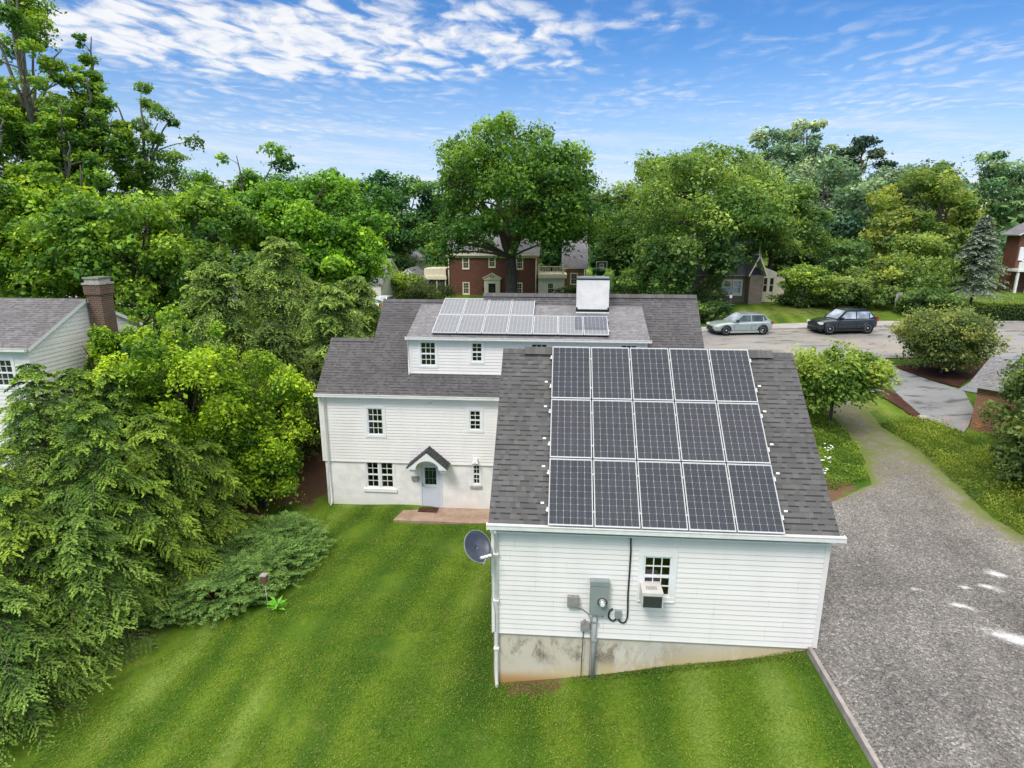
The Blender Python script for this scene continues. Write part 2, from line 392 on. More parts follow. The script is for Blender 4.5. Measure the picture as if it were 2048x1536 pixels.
# --- ground materials (world position)
def mat_lawn():
    g = N('lawn_ground'); p = g.pos()
    dirt = g.node('ShaderNodeAttribute', {'attribute_name': 'dirt'}).outputs['Fac']
    dry = g.node('ShaderNodeAttribute', {'attribute_name': 'dry'}).outputs['Fac']
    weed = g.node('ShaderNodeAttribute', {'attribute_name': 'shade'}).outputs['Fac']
    n1 = g.noise(p, 0.55, 4, 0.6); n2 = g.noise(p, 2.4, 4, 0.6); n3 = g.noise(p, 16, 4, 0.7); n4 = g.noise(p, 70, 3, 0.8)
    band = g.node('ShaderNodeAttribute', {'attribute_name': 'stripe'}).outputs['Fac']
    c = g.mix(g.step(n1, 0.3, 0.7), (0.058, 0.120, 0.009), (0.112, 0.178, 0.015))
    c = g.mix(g.math('MULTIPLY', g.math('MULTIPLY', g.step(band, 0.45, 0.95), g.ramp(n2, (0.25, 0.6), (0.65, 1.0))), 0.85), c, (0.172, 0.250, 0.055))
    c = g.mix(g.math('MULTIPLY', g.step(band, 0.45, 0.05), 0.6), c, (0.026, 0.076, 0.008))
    c = g.mix(g.math('MULTIPLY', g.step(n2, 0.55, 0.78), 0.45), c, (0.13, 0.19, 0.012))
    c = g.mix(g.math('MULTIPLY', g.step(n2, 0.62, 0.85), 0.55), c, (0.19, 0.175, 0.06))
    n5 = g.noise(p, 1.15, 4, 0.55); n7 = g.noise(p, 0.8, 6, 0.7, 0.6)
    c = g.mix(g.math('MULTIPLY', g.step(n7, 0.55, 0.72), 0.5), c, (0.150, 0.155, 0.045))
    c = g.mix(g.math('MULTIPLY', g.step(n5, 0.56, 0.70), 0.55), c, (0.028, 0.082, 0.010))
    c = g.mix(1.0, c, g.ramp(n3, (0.2, 0.60), (0.8, 1.40)), 'MULTIPLY')
    c = g.mix(1.0, c, g.ramp(n4, (0.2, 0.50), (0.8, 1.50)), 'MULTIPLY')
    c = g.mix(g.math('MULTIPLY', weed, 0.75), c, (0.022, 0.045, 0.010))  # shade beside the garage wall, darkened into the grass colour
    dm = g.step(g.math('ADD', dry, g.math('MULTIPLY', g.math('SUBTRACT', n2, 0.5), 1.2)), 0.35, 0.85)
    c = g.mix(dm, c, g.mix(n3, (0.16, 0.155, 0.05), (0.26, 0.22, 0.10)))
    dirtc = g.mix(n3, (0.075, 0.040, 0.026), (0.20, 0.12, 0.075))
    dd = g.step(g.math('ADD', dirt, g.math('MULTIPLY', g.math('SUBTRACT', n2, 0.5), 0.9)), 0.40, 0.62)
    c = g.mix(dd, c, dirtc)
    h = g.math('ADD', g.math('MULTIPLY', n3, 0.5), g.math('MULTIPLY', n4, 0.7))
    return g.done(g.bsdf(c, 0.8, 0.12, normal=g.bump(h, 0.55, 0.03)))
M['lawn'] = mat_lawn()
def mat_gravel():
    g = N('gravel'); p = g.pos()
    edge = g.node('ShaderNodeAttribute', {'attribute_name': 'edge'}).outputs['Fac']
    far = g.node('ShaderNodeAttribute', {'attribute_name': 'far'}).outputs['Fac']
    v = g.node('ShaderNodeTexVoronoi', None, Vector=p, Scale=25.0, Randomness=1.0)
    v2 = g.node('ShaderNodeTexVoronoi', None, Vector=p, Scale=64.0)
    sc = g.node('ShaderNodeSeparateColor', None, Color=v.outputs['Color']); sc2 = g.node('ShaderNodeSeparateColor', None, Color=v2.outputs['Color'])
    n1 = g.noise(p, 0.5, 4); n2 = g.noise(p, 2.2, 5, 0.65); n3 = g.noise(p, 9, 4, 0.7)
    st = g.ramp(sc.outputs[0], (0.0, (0.030, 0.034, 0.034)), (0.35, (0.115, 0.115, 0.11)), (0.62, (0.20, 0.185, 0.175)), (0.85, (0.29, 0.245, 0.225)), (1.0, (0.50, 0.49, 0.475)))
    st2 = g.ramp(sc2.outputs[1], (0.0, (0.04, 0.04, 0.04)), (0.5, (0.15, 0.142, 0.132)), (1.0, (0.37, 0.345, 0.325)))
    c = g.mix(0.48, st, st2)
    c = g.mix(1.0, c, (0.98, 1.00, 1.02), 'MULTIPLY')
    rut = g.noise(g.scale(g.node('ShaderNodeVectorRotate', {'rotation_type': 'Z_AXIS'}, Vector=p, Angle=R(14)).outputs[0], (0.9, 0.12, 1)), 1.0, 3, 0.5)
    c = g.mix(1.0, c, g.ramp(rut, (0.3, 0.80), (0.7, 1.18)), 'MULTIPLY')
    c = g.mix(1.0, c, g.ramp(n1, (0.3, 0.80), (0.7, 1.2)), 'MULTIPLY')
    # trodden dirt and grass coming through, more at the edges and along the far track
    thr = g.math('ADD', g.math('ADD', g.math('MULTIPLY', edge, 0.55), g.math('MULTIPLY', far, 0.42)), g.math('MULTIPLY', g.math('SUBTRACT', n2, 0.5), 0.9))
    c = g.mix(g.math('MULTIPLY', g.step(thr, 0.16, 0.5), 0.75), c, g.mix(n3, (0.17, 0.145, 0.10), (0.28, 0.25, 0.19)))
    thr2 = g.math('ADD', thr, g.math('MULTIPLY', g.math('SUBTRACT', n3, 0.5), 0.6))
    c = g.mix(g.math('MULTIPLY', g.step(thr2, 0.28, 0.62), 0.85), c, g.mix(n3, (0.07, 0.13, 0.015), (0.17, 0.20, 0.04)))
    # spilled white patches
    lime = g.node('ShaderNodeAttribute', {'attribute_name': 'lime'}).outputs['Fac']
    n6 = g.noise(p, 26, 4, 0.75)
    lm = g.step(g.math('ADD', g.math('ADD', lime, g.math('MULTIPLY', g.math('SUBTRACT', n3, 0.5), 0.7)), g.math('MULTIPLY', g.math('SUBTRACT', n6, 0.5), 0.9)), 0.30, 1.05)
    c = g.mix(g.math('MULTIPLY', lm, 0.92), c, (0.70, 0.71, 0.74))
    h = g.math('ADD', g.math('MULTIPLY', v.outputs['Distance'], -1.0), g.math('MULTIPLY', v2.outputs['Distance'], -0.5))
    return g.done(g.bsdf(c, 0.75, 0.25, normal=g.bump(h, 0.7, 0.03)))
M['gravel'] = mat_gravel()
def mat_road(name, c1, c2, warm, rough=(0.28, 0.55), wet=(0.05, 0.05, 0.055)):
    g = N(name); p = g.pos(); rot = g.node('ShaderNodeVectorRotate', {'rotation_type': 'Z_AXIS'}, Vector=p, Angle=R(-11)).outputs[0]
    n = g.noise(g.scale(rot, (0.18, 0.7, 1)), 1.0, 5, 0.6); n2 = g.noise(p, 30, 3, 0.7); n3 = g.noise(p, 0.25, 3); n4 = g.noise(g.scale(rot, (0.5, 1.4, 1)), 1.3, 4)
    c = g.mix(g.step(n, 0.3, 0.7), c1, c2); c = g.mix(g.math('MULTIPLY', g.step(n3, 0.4, 0.65), 0.6), c, warm)
    c = g.mix(1.0, c, g.ramp(n2, (0.25, 0.8), (0.75, 1.2)), 'MULTIPLY')
    w = g.step(n4, 0.54, 0.68)
    c = g.mix(g.math('MULTIPLY', w, 0.55), c, wet)
    r = g.math('ADD', rough[0], g.math('MULTIPLY', g.math('SUBTRACT', 1.0, w), rough[1] - rough[0]))
    return g.done(g.bsdf(c, r, 0.5, normal=g.bump(n2, 0.15, 0.01)))
M['road'] = mat_road('wet_asphalt_street', (0.20, 0.197, 0.196), (0.30, 0.293, 0.290), (0.34, 0.30, 0.26), (0.16, 0.40), (0.15, 0.145, 0.145))
M['drive'] = mat_road('wet_asphalt_drive', (0.19, 0.20, 0.215), (0.29, 0.30, 0.32), (0.24, 0.245, 0.26), (0.10, 0.32), (0.045, 0.047, 0.052))
def mat_mulch():
    g = N('bark_mulch'); p = g.pos(); n = g.noise(p, 18, 4, 0.7); n2 = g.noise(p, 2, 3)
    return g.done(g.bsdf(g.mix(1.0, g.mix(n, (0.025, 0.014, 0.011), (0.115, 0.055, 0.042)), g.ramp(n2, (0.3, 0.7), (0.7, 1.2)), 'MULTIPLY'), 0.95, 0.1, normal=g.bump(n, 0.8, 0.04)))
M['mulch'] = mat_mulch()
def mat_patio():
    g = N('brown_concrete_slab'); p = g.pos(); n = g.noise(p, 1.6, 5, 0.6); n2 = g.noise(p, 30, 3)
    c = g.mix(g.step(n, 0.3, 0.7), (0.28, 0.185, 0.135), (0.40, 0.29, 0.22)); c = g.mix(g.math('MULTIPLY', g.step(n, 0.62, 0.72), 0.5), c, (0.09, 0.085, 0.05))
    return g.done(g.bsdf(g.mix(1.0, c, g.ramp(n2, (0.3, 0.85), (0.7, 1.1)), 'MULTIPLY'), 0.7, 0.3, normal=g.bump(n2, 0.1, 0.01)))
M['patio'] = mat_patio()
def car_paint(name, col, metal=0.4):
    g = N(name); n = g.noise(g.obj(), 3, 3)
    return g.done(g.bsdf(g.mix(n, tuple(x * 0.9 for x in col), tuple(x * 1.1 for x in col)), 0.3, 0.5, metal, coat=0.8, coat_rough=0.08))
M['paint_silver'] = car_paint('silver_green_paint', (0.40, 0.48, 0.46))
M['paint_black'] = car_paint('blue_black_paint', (0.012, 0.020, 0.028), 0.2)
M['paint_white'] = car_paint('white_paint', (0.75, 0.76, 0.78), 0.0)
M['lamp_red'] = simple('red_lens', (0.28, 0.035, 0.025), 0.2, 0.6)
M['lamp_clear'] = simple('clear_lens', (0.75, 0.76, 0.76), 0.15, 0.6)
# ------------------------------------------------------------------ terrain
CP=[(-9.5,11,0),(-6,10.5,0),(-2.5,10,0),(-2.5,11,0),(-1.1,.3,.69),(1.05,.3,.98),(3.1,.3,1.43),(4.45,.3,1.65),(5.9,.3,2.0),
(-5,5,.1),(-1.2,-3,.6),(1,-3,1.0),(5.8,-3,1.9),(3,-3,1.4),(-6,-3,.05),(-12,-3,-.25),(-8.5,6,-.02),(-12,3,-.1),(-14.5,8,.1),(-12,13,.4),(-12,19,1.6),(-2.5,8,.1),(-1.3,5,.35),
(6.3,.3,2.08),(6.4,5,2.1),(6.4,9,2.2),(9,0,2.2),(14,0,2.2),(8,-4,2.1),(13,8,2.3),(14.5,14,2.5),(14.5,18,2.9),(15,26,3.6),(-3,19,2.8),(3,19,2.9),(-8,19,2.5),
(10,30,3.9),(20,33,4.0),(20,27,3.75),(30,35,4.0),(30,27,3.8),(0,30,3.75),(-20,30,3.5),(-20,40,3.5),(-17,45,3.6),(45,30,4),(-40,30,3.6),(18.5,17,2.6),(22,16,2.7),(19,13,2.4),(18,8,2.3),
(0,65,3.5),(-15,62,3.6),(20,42,4.9),(25,55,5.2),(40,60,5.2),(10,42,4.4),(0,45,3.9),(-18,7,1.2),(-24,12,1.5),(-18,1,.6),(-22,-3,.5),(20,-6,2.2),
(0,100,4),(-60,60,4),(60,90,5),(-100,0,3),(100,0,3),(0,-100,1),(0,200,5),(-200,100,5),(200,100,6),(-200,-100,3),(200,-100,3),(0,-300,2),(0,500,6),(500,0,6),(-500,0,5)]
CP=np.array(CP,float)
def _phi(r2): return np.sqrt(r2+4.0)
def _fit():
    n=len(CP);d=CP[:,None,:2]-CP[None,:,:2];K=_phi((d**2).sum(-1))+np.eye(n)*.02*0
    P=np.c_[np.ones(n)]
    A=np.zeros((n+1,n+1));A[:n,:n]=K;A[:n,n:]=P;A[n:,:n]=P.T
    return np.linalg.solve(A,np.r_[CP[:,2],np.zeros(1)])
_w=_fit()
def H(x,y):
    x=np.asarray(x,float);y=np.asarray(y,float);sh=np.broadcast(x,y).shape
    xx=np.broadcast_to(x,sh).ravel();yy=np.broadcast_to(y,sh).ravel()
    d2=(xx[:,None]-CP[None,:,0])**2+(yy[:,None]-CP[None,:,1])**2
    z=_phi(d2)@_w[:-1]+_w[-1]
    r=np.hypot(xx,yy);k=np.clip((r-250)/200,0,1);z=z*(1-k)+5*k
    return z.reshape(sh) if sh else float(z[0])

def Hs(x, y): return float(H(float(x), float(y)))

def seg_dist(X, Y, pts):
    d = np.full(X.shape, 1e9)
    for (ax, ay), (bx, by) in zip(pts[:-1], pts[1:]):
        vx, vy = bx - ax, by - ay
        t = np.clip(((X - ax) * vx + (Y - ay) * vy) / (vx * vx + vy * vy + 1e-9), 0, 1)
        d = np.minimum(d, np.hypot(X - ax - t * vx, Y - ay - t * vy))
    return d
def in_poly(X, Y, poly):
    ins = np.zeros(X.shape, bool); n = len(poly)
    for i in range(n):
        x1, y1 = poly[i]; x2, y2 = poly[(i + 1) % n]
        c = ((y1 > Y) != (y2 > Y)) & (X < (x2 - x1) * (Y - y1) / (y2 - y1 + 1e-12) + x1)
        ins ^= c
    return ins
def soft(X, Y, poly, w):
    d = seg_dist(X, Y, poly + [poly[0]]); s = np.where(in_poly(X, Y, poly), d, -d)
    return np.clip(0.5 + s / (2 * w), 0, 1)

def grid_object(name, GX, GY, GZ, mat, attrs, keep=None):
    ny, nx = GX.shape
    v = np.stack([GX, GY, GZ], -1).reshape(-1, 3)
    idx = np.arange(nx * ny).reshape(ny, nx)
    q = np.stack([idx[:-1, :-1], idx[:-1, 1:], idx[1:, 1:], idx[1:, :-1]], -1).reshape(-1, 4)
    if keep is not None: q = q[keep.reshape(-1)]
    me = bpy.data.meshes.new(name)
    me.vertices.add(len(v)); me.vertices.foreach_set('co', v.ravel())
    me.loops.add(q.size); me.loops.foreach_set('vertex_index', q.ravel().astype(np.int32))
    me.polygons.add(len(q)); me.polygons.foreach_set('loop_start', np.arange(0, q.size, 4, dtype=np.int32)); me.polygons.foreach_set('loop_total', np.full(len(q), 4, np.int32))
    me.polygons.foreach_set('use_smooth', np.ones(len(q), bool))
    me.update(calc_edges=True); me.validate()
    for k, a in attrs.items():
        at = me.attributes.new(k, 'FLOAT', 'POINT'); at.data.foreach_set('value', a.reshape(-1).astype(np.float32))
    me.materials.append(mat)
    return link_mesh(name, me)

def axis(parts):
    out = []
    for a, b, s in parts: out.append(np.arange(a, b, s))
    out.append([parts[-1][1]])
    return np.concatenate(out)
xs = axis([(-2500, -300, 200), (-300, -60, 20), (-60, -24, 2), (-24, 20, 0.2), (20, 40, 1), (40, 80, 2.5), (80, 300, 20), (300, 2500, 200)])
ys = axis([(-600, -60, 60), (-60, -8, 4), (-8, 22, 0.3), (22, 60, 1.0), (60, 100, 4), (100, 400, 25), (400, 3000, 200)])
GX, GY = np.meshgrid(xs, ys); GZ = H(GX, GY)
rng = np.random.default_rng(3)
near = (GX > -16) & (GX < 5.6) & (GY > -8) & (GY < 22)
GZ = GZ + np.where(near, 0.02 * (np.sin(GX * 1.7 + 2 * np.sin(GY * 0.9)) + np.sin(GY * 2.1 + GX * 0.6)), 0)
# bare soil left of the house, under the conifers and at the foot of the garage
dirt = soft(GX, GY, [(-11.8, 10.9), (-10.2, 11.0), (-9.7, 12.4), (-9.7, 20), (-14.5, 20), (-14.5, 12.5)], 0.8)
dirt = np.maximum(dirt, 0.8 * soft(GX, GY, [(-17.5, -6), (-12.8, -4.0), (-12.5, -1.0), (-12.2, 1.2), (-11.2, 2.9), (-10.2, 3.6), (-10.4, 6), (-9.9, 8.8), (-12, 10.5), (-15, 15), (-17.5, 13)], 0.5))
dirt = np.maximum(dirt, 0.68 * soft(GX, GY, [(-1.2, 0.6), (-1.2, -0.2), (0.2, -0.30), (0.7, 0.1), (0.7, 0.6)], 0.35))
dirt = np.maximum(dirt, 0.55 * soft(GX, GY, [(4.6, 0.4), (4.6, -0.05), (6.0, -0.05), (6.0, 0.4)], 0.3))
dirt = np.maximum(dirt, 0.8 * soft(GX, GY, [(8.2, 7.0), (10.0, 7.8), (11.2, 9.3), (10.4, 10.2), (8.2, 9.4)], 0.5))
dry = 0.55 * soft(GX, GY, [(10, 36.5), (30, 40.5), (27, 45.0), (13, 42)], 1.5)
dry = np.maximum(dry, 0.5 * soft(GX, GY, [(13, 18), (16.8, 16), (18, 25), (13, 25)], 0.9))
shade = 0.8 * soft(GX, GY, [(-1.9, 10), (-1.1, 10), (-1.1, -0.4), (-1.9, -0.2)], 0.7)  # mask of the shade painted on the lawn along the garage wall

def stripe_f(X, Y):
    """mowing stripes: passes of the mower about a metre wide, slightly bent"""
    s = X * math.cos(R(7)) - Y * math.sin(R(7)) + 0.25 * np.sin(Y * 0.35) + 0.15 * np.sin(X * 0.9 + Y * 0.5)
    a = 0.5 + 0.5 * np.sin(s * 2 * PI / 1.5) 
    b = 0.5 + 0.5 * np.sin(s * 2 * PI / 3.7 + 1.0)
    fade = 0.55 + 0.45 * np.sin(X * 0.5 + 1.7 * np.sin(Y * 0.31))
    return np.clip((0.65 * a + 0.35 * b) * (0.35 + 0.65 * fade), 0, 1)
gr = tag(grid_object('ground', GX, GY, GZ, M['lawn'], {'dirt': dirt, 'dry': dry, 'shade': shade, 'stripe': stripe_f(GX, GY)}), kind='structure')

def loft(name, left, right, mat, off, nu=14, step=0.3, extra=None, wob=0.0, seed=1):
    """a strip between two polylines, draped on the terrain"""
    def resample(pts, n):
        p = np.array(pts, float); s = np.r_[0, np.cumsum(np.hypot(*np.diff(p, axis=0).T))]; t = np.linspace(0, s[-1], n)
        return np.stack([np.interp(t, s, p[:, 0]), np.interp(t, s, p[:, 1])], -1)
    L = max(np.hypot(*np.diff(np.array(left, float), axis=0).T).sum(), np.hypot(*np.diff(np.array(right, float), axis=0).T).sum())
    n = int(L / step) + 2
    A, B = resample(left, n), resample(right, n)
    r = np.random.default_rng(seed)
    if wob:
        for P in (A, B):
            ph = r.uniform(0, 6, 6); t = np.arange(n) * step
            o = sum(np.sin(t * f + ph[i]) for i, f in enumerate((1.1, 2.3, 4.7, 7.9))) * wob / 4
            P[:, 0] += o
    t = np.linspace(0, 1, nu)[None, :, None]
    P = A[:, None] * (1 - t) + B[:, None] * t
    X, Y = P[..., 0], P[..., 1]
    at = {'edge': np.where(np.linspace(-1, 1, nu)[None] > 0, np.abs(np.linspace(-1, 1, nu))[None] ** 3, np.abs(np.linspace(-1, 1, nu))[None] ** 5 * np.clip((Y - 6) / 4, 0.0, 1)), 'far': np.broadcast_to(np.linspace(0, 1, n)[:, None], X.shape)}
    if extra: at.update(extra(X, Y))
    return grid_object(name, X, Y, H(X, Y) + off, mat, at)
def lime(X, Y):
    f = np.zeros(X.shape)
    for x, y, rx, ry in ((10.9, 0.75, 0.95, 0.28), (10.35, 2.0, 0.45, 0.13), (12.2, 3.6, 0.35, 0.2), (11.6, 2.9, 0.4, 0.14), (10.9, 2.9, 0.3, 0.1), (9.7, 2.6, 0.28, 0.09)):
        a = 0.5; dx, dy = X - x, Y - y
        u = dx * math.cos(a) - dy * math.sin(a); w = dx * math.sin(a) + dy * math.cos(a)
        f = np.maximum(f, np.exp(-((u / rx) ** 2 + (w / ry) ** 2)))
    cut = np.clip((Y - 5) / 8, 0, 1)
    return {'lime': f, 'far': cut}
tag(loft('gravel_drive', [(6.06, -7.5), (6.08, -1), (6.14, 0.32), (6.2, 3), (6.3, 6.8), (8.0, 7.2), (9.9, 7.9), (11.7, 9.5), (12.8, 12.8), (13.1, 15.2), (13.3, 19), (13.4, 25.6)],
              [(18.6, -7.5), (17.6, -1), (16.2, 1.5), (14.9, 4.4), (14.5, 6.0), (14.4, 7.2), (14.7, 8.6), (15.1, 10.5), (15.5, 13.1), (15.0, 15.6), (15.6, 19), (16.4, 25.6)],
              M['gravel'], 0.035, nu=60, step=0.2, extra=lime, wob=0.10), kind='structure')
def roadline(a, b, x0, x1, n=40): return [(x, a + b * x) for x in np.linspace(x0, x1, n)]
tag(loft('street', roadline(24.05, 0.115, -60, 95), roadline(30.75, 0.212, -60, 95), M['road'], 0.045, nu=24, step=1.0), kind='structure')
tag(loft('asphalt_driveway', [(17.7, 25.9), (18.2, 22), (17.9, 19.5), (17.75, 17.0), (18.55, 15.5)], [(20.2, 26.2), (20.0, 24.2), (20.8, 22.2), (21.6, 20.7), (20.6, 18.2), (19.3, 16.4)], M['drive'], 0.05, nu=16, step=0.4), kind='structure')
tag(loft('paved_driveway', [(27.5, 27.6), (25.6, 24.8), (23.2, 22.5), (21.4, 20.9)], [(31.0, 27.9), (28.8, 24.0), (26.5, 21.0), (24.0, 19.0)], M['drive'], 0.042, nu=16, step=0.4), kind='structure')
tag(loft('mulch_bed', [(19.9, 24.6), (20.9, 22.1), (21.7, 21.2)], [(27.3, 26.8), (25.3, 24.4), (22.6, 22.2)], M['mulch'], 0.07, nu=24, step=0.3, wob=0.15), kind='structure')
tag(loft('mulch_strip', [(16.6, 21.5), (17.0, 19.5), (17.2, 17.8), (17.3, 16.9)], [(17.7, 22.2), (17.9, 19.6), (17.7, 17.5), (17.8, 16.8)], M['mulch'], 0.06, nu=8, step=0.3, wob=0.1), kind='structure')

# pavement with a real kerb step along the far side of the street
def kerb():
    mb = MB(); P = roadline(30.75, 0.212, 6, 60, 60)
    dx, dy = -0.207, 0.978
    prev = None
    for x, y in P:
        z = Hs(x, y) + 0.045
        row = [Vector((x, y, z - 0.02)), Vector((x, y, z + 0.12)), Vector((x + dx * 0.15, y + dy * 0.15, z + 0.13)), Vector((x + dx * 1.5, y + dy * 1.5, Hs(x + dx * 1.5, y + dy * 1.5) + 0.13)), Vector((x + dx * 1.55, y + dy * 1.55, Hs(x + dx * 1.55, y + dy * 1.55) - 0.1))]
        if prev:
            for a in range(4): mb.face([prev[a], row[a], row[a + 1], prev[a + 1]], smooth=False)
        prev = row
    return mb.build('pavement', M['pavement'])
tag(kerb(), kind='structure')

# timber board that holds the gravel drive up beside the lawn
def board():
    mb = MB(); pts = [(6.0, 0.22), (6.01, -1.2), (6.03, -2.9), (6.06, -5.5)]
    for (ax, ay), (bx, by) in zip(pts[:-1], pts[1:]):
        za, zb = Hs(ax, ay), Hs(bx, by)
        c = []
        for x, y, z in ((ax, ay, za), (bx, by, zb)):
            c += [Vector((x - 0.045, y, z - 0.3)), Vector((x + 0.045, y, z - 0.3)), Vector((x + 0.045, y, z + 0.17)), Vector((x - 0.045, y, z + 0.17))]
        for q in ((0, 3, 2, 1), (4, 5, 6, 7), (0, 4, 7, 3), (1, 2, 6, 5), (3, 7, 6, 2)): mb.face([c[i] for i in q])
    return mb
tag(board().build('edging_board', M['wood_grey'], loc=(6.0, -2, 1.9)), 'long weathered grey timber board edging the gravel drive by the lawn', 'edging board')
# ------------------------------------------------------------------ building kit
X3, Z3 = Vector((1, 0, 0)), Vector((0, 0, 1))
def south(x0, y, z0=0.0): return Wall((x0, y, z0), (1, 0, 0), (0, -1, 0))
def north(x0, y, z0=0.0): return Wall((x0, y, z0), (-1, 0, 0), (0, 1, 0))
def east(x, y0, z0=0.0): return Wall((x, y0, z0), (0, 1, 0), (1, 0, 0))
def west(x, y0, z0=0.0): return Wall((x, y0, z0), (0, -1, 0), (-1, 0, 0))

def cut(u0, u1, wa, wb, holes):
    segs = [(u0, u1)]
    for h in holes:
        if h[2] < wb - 1e-6 and h[3] > wa + 1e-6:
            out = []
            for a, b in segs:
                if h[1] <= a or h[0] >= b: out.append((a, b)); continue
                if h[0] > a: out.append((a, h[0]))
                if h[1] < b: out.append((h[1], b))
            segs = out
    return segs

def siding(mb, W, u0, u1, w0, w1, holes=(), e=0.127, prof=None, mi=0, lo=0.019, hi=0.002):
    k = 0; w = w0
    while w < w1 - 1e-4:
        wt = min(w + e, w1)
        cuts = sorted({w, wt} | {h[i] for h in holes for i in (2, 3) if w < h[i] < wt})
        for a, b in zip(cuts[:-1], cuts[1:]):
            da = lo + (hi - lo) * (a - w) / e; db = lo + (hi - lo) * (b - w) / e
            ua, ub = (u0, u1) if not prof else prof(a)
            va, vb = (u0, u1) if not prof else prof(b)
            if ub - ua < 0.01: continue
            for s0, s1 in cut(ua, ub, a, b, holes):
                t0 = va if abs(s0 - ua) < 1e-6 else s0; t1 = vb if abs(s1 - ub) < 1e-6 else s1
                mb.face([W(s0, a, da), W(s1, a, da), W(t1, b, db), W(t0, b, db)], mi)
                if abs(a - w) < 1e-6: mb.face([W(s0, a, -0.004), W(s1, a, -0.004), W(s1, a, da), W(s0, a, da)], mi)
        w = wt
def flat(mb, W, u0, u1, w0, w1, holes=(), prof=None, mi=0, d=0.0):
    ws = sorted({w0, w1} | {h[i] for h in holes for i in (2, 3) if w0 < h[i] < w1})
    for a, b in zip(ws[:-1], ws[1:]):
        for s0, s1 in cut(u0, u1, a, b, holes):
            p = [(s0, a), (s1, a), (s1, b), (s0, b)]
            if prof:
                p = [(max(s0, prof(a)[0]), a), (min(s1, prof(a)[1]), a), (min(s1, prof(b)[1]), b), (max(s0, prof(b)[0]), b)]
            mb.face([W(u, w, d) for u, w in p], mi, p)

def window(parent, W, u0, u1, w0, w1, cols=3, rows=2, trim=0.10, mt=None, glass=None, open_room=True, sashes=2, d=0.0, sill=0.0, curtain=0.0, name='window', stain=None, apron=None, label=None):
    """u0..w1 is the glazed opening. frame > pane (> curtain behind, dark room recess)"""
    mt = mt or M['trim']; mb = MB(); D = d
    T = trim
    mb.wbox(W, u0 - T, u1 + T, w1, w1 + T, D - 0.03, D + 0.035)
    mb.wbox(W, u0 - T, u1 + T, w0 - T, w0, D - 0.03, D + 0.035)
    mb.wbox(W, u0 - T, u0, w0, w1, D - 0.03, D + 0.032)
    mb.wbox(W, u1, u1 + T, w0, w1, D - 0.03, D + 0.032)
    s = 0.042 if (u1 - u0) > 0.4 else 0.032
    wm = (w0 + w1) / 2
    mb.wbox(W, u0, u0 + s, w0, w1, D - 0.055, D + 0.008); mb.wbox(W, u1 - s, u1, w0, w1, D - 0.055, D + 0.008)
    mb.wbox(W, u0 + s, u1 - s, w1 - s, w1, D - 0.055, D + 0.010); mb.wbox(W, u0 + s, u1 - s, w0, w0 + s, D - 0.055, D + 0.010)
    levels = [(w0 + s, w1 - s)]
    if sashes == 2:
        mb.wbox(W, u0 + s, u1 - s, wm - 0.028, wm + 0.028, D - 0.055, D + 0.014)
        levels = [(w0 + s, wm - 0.028), (wm + 0.028, w1 - s)]
    m = 0.010
    for a, b in levels:
        for i in range(1, cols):
            uu = u0 + s + (u1 - u0 - 2 * s) * i / cols
            mb.wbox(W, uu - m, uu + m, a, b, D - 0.045, D - 0.004)
        for j in range(1, rows):
            ww = a + (b - a) * j / rows
            mb.wbox(W, u0 + s, u1 - s, ww - m, ww + m, D - 0.044, D - 0.006)
    fr = mb.build(name, mt, parent)
    g = MB(); g.face([W(u0 + 0.01, w0 + 0.01, D - 0.032), W(u1 - 0.01, w0 + 0.01, D - 0.032), W(u1 - 0.01, w1 - 0.01, D - 0.032), W(u0 + 0.01, w1 - 0.01, D - 0.032)])
    g.build('pane', glass or (M['glass'] if open_room else M['darkglass']), fr)
    if open_room:
        r = MB(); q = [(u0 - 0.3, w0 - 0.1), (u1 + 0.3, w0 - 0.1), (u1 + 0.3, w1 + 0.1), (u0 - 0.3, w1 + 0.1)]
        r.face([W(u, w, D - 0.75) for u, w in q])
        for i in range(4):
            a, b = q[i], q[(i + 1) % 4]; ca = [(u0 - .06, w0 - .06), (u1 + .06, w0 - .06), (u1 + .06, w1 + .06), (u0 - .06, w1 + .06)]
            r.face([W(*ca[i], D - 0.06), W(*ca[(i + 1) % 4], D - 0.06), W(*b, D - 0.75), W(*a, D - 0.75)])
        r.build('room_recess', M['interior'], fr)
        if curtain:
            c = MB()
            for sgn in (0, 1):
                ca, cb = (u0, u0 + curtain) if sgn == 0 else (u1 - curtain, u1)
                n = 8; pr = None
                for i in range(n + 1):
                    uu = ca + (cb - ca) * i / n; dd = D - 0.12 + 0.018 * (-1) ** i
                    if pr: c.face([W(pr[0], w0, pr[1]), W(uu, w0, dd), W(uu, w1, dd), W(pr[0], w1, pr[1])])
                    pr = (uu, dd)
            c.build('curtain', M['curtain'], fr)
    if sill:
        k = MB(); k.wbox(W, u0 - T - 0.02, u1 + T + 0.02, w0 - T - sill, w0 - T, D - 0.02, D + 0.07)
        k.build('sill', stain or mt, fr, bevel=0.006)
    if label: fr['label'] = label
    return fr

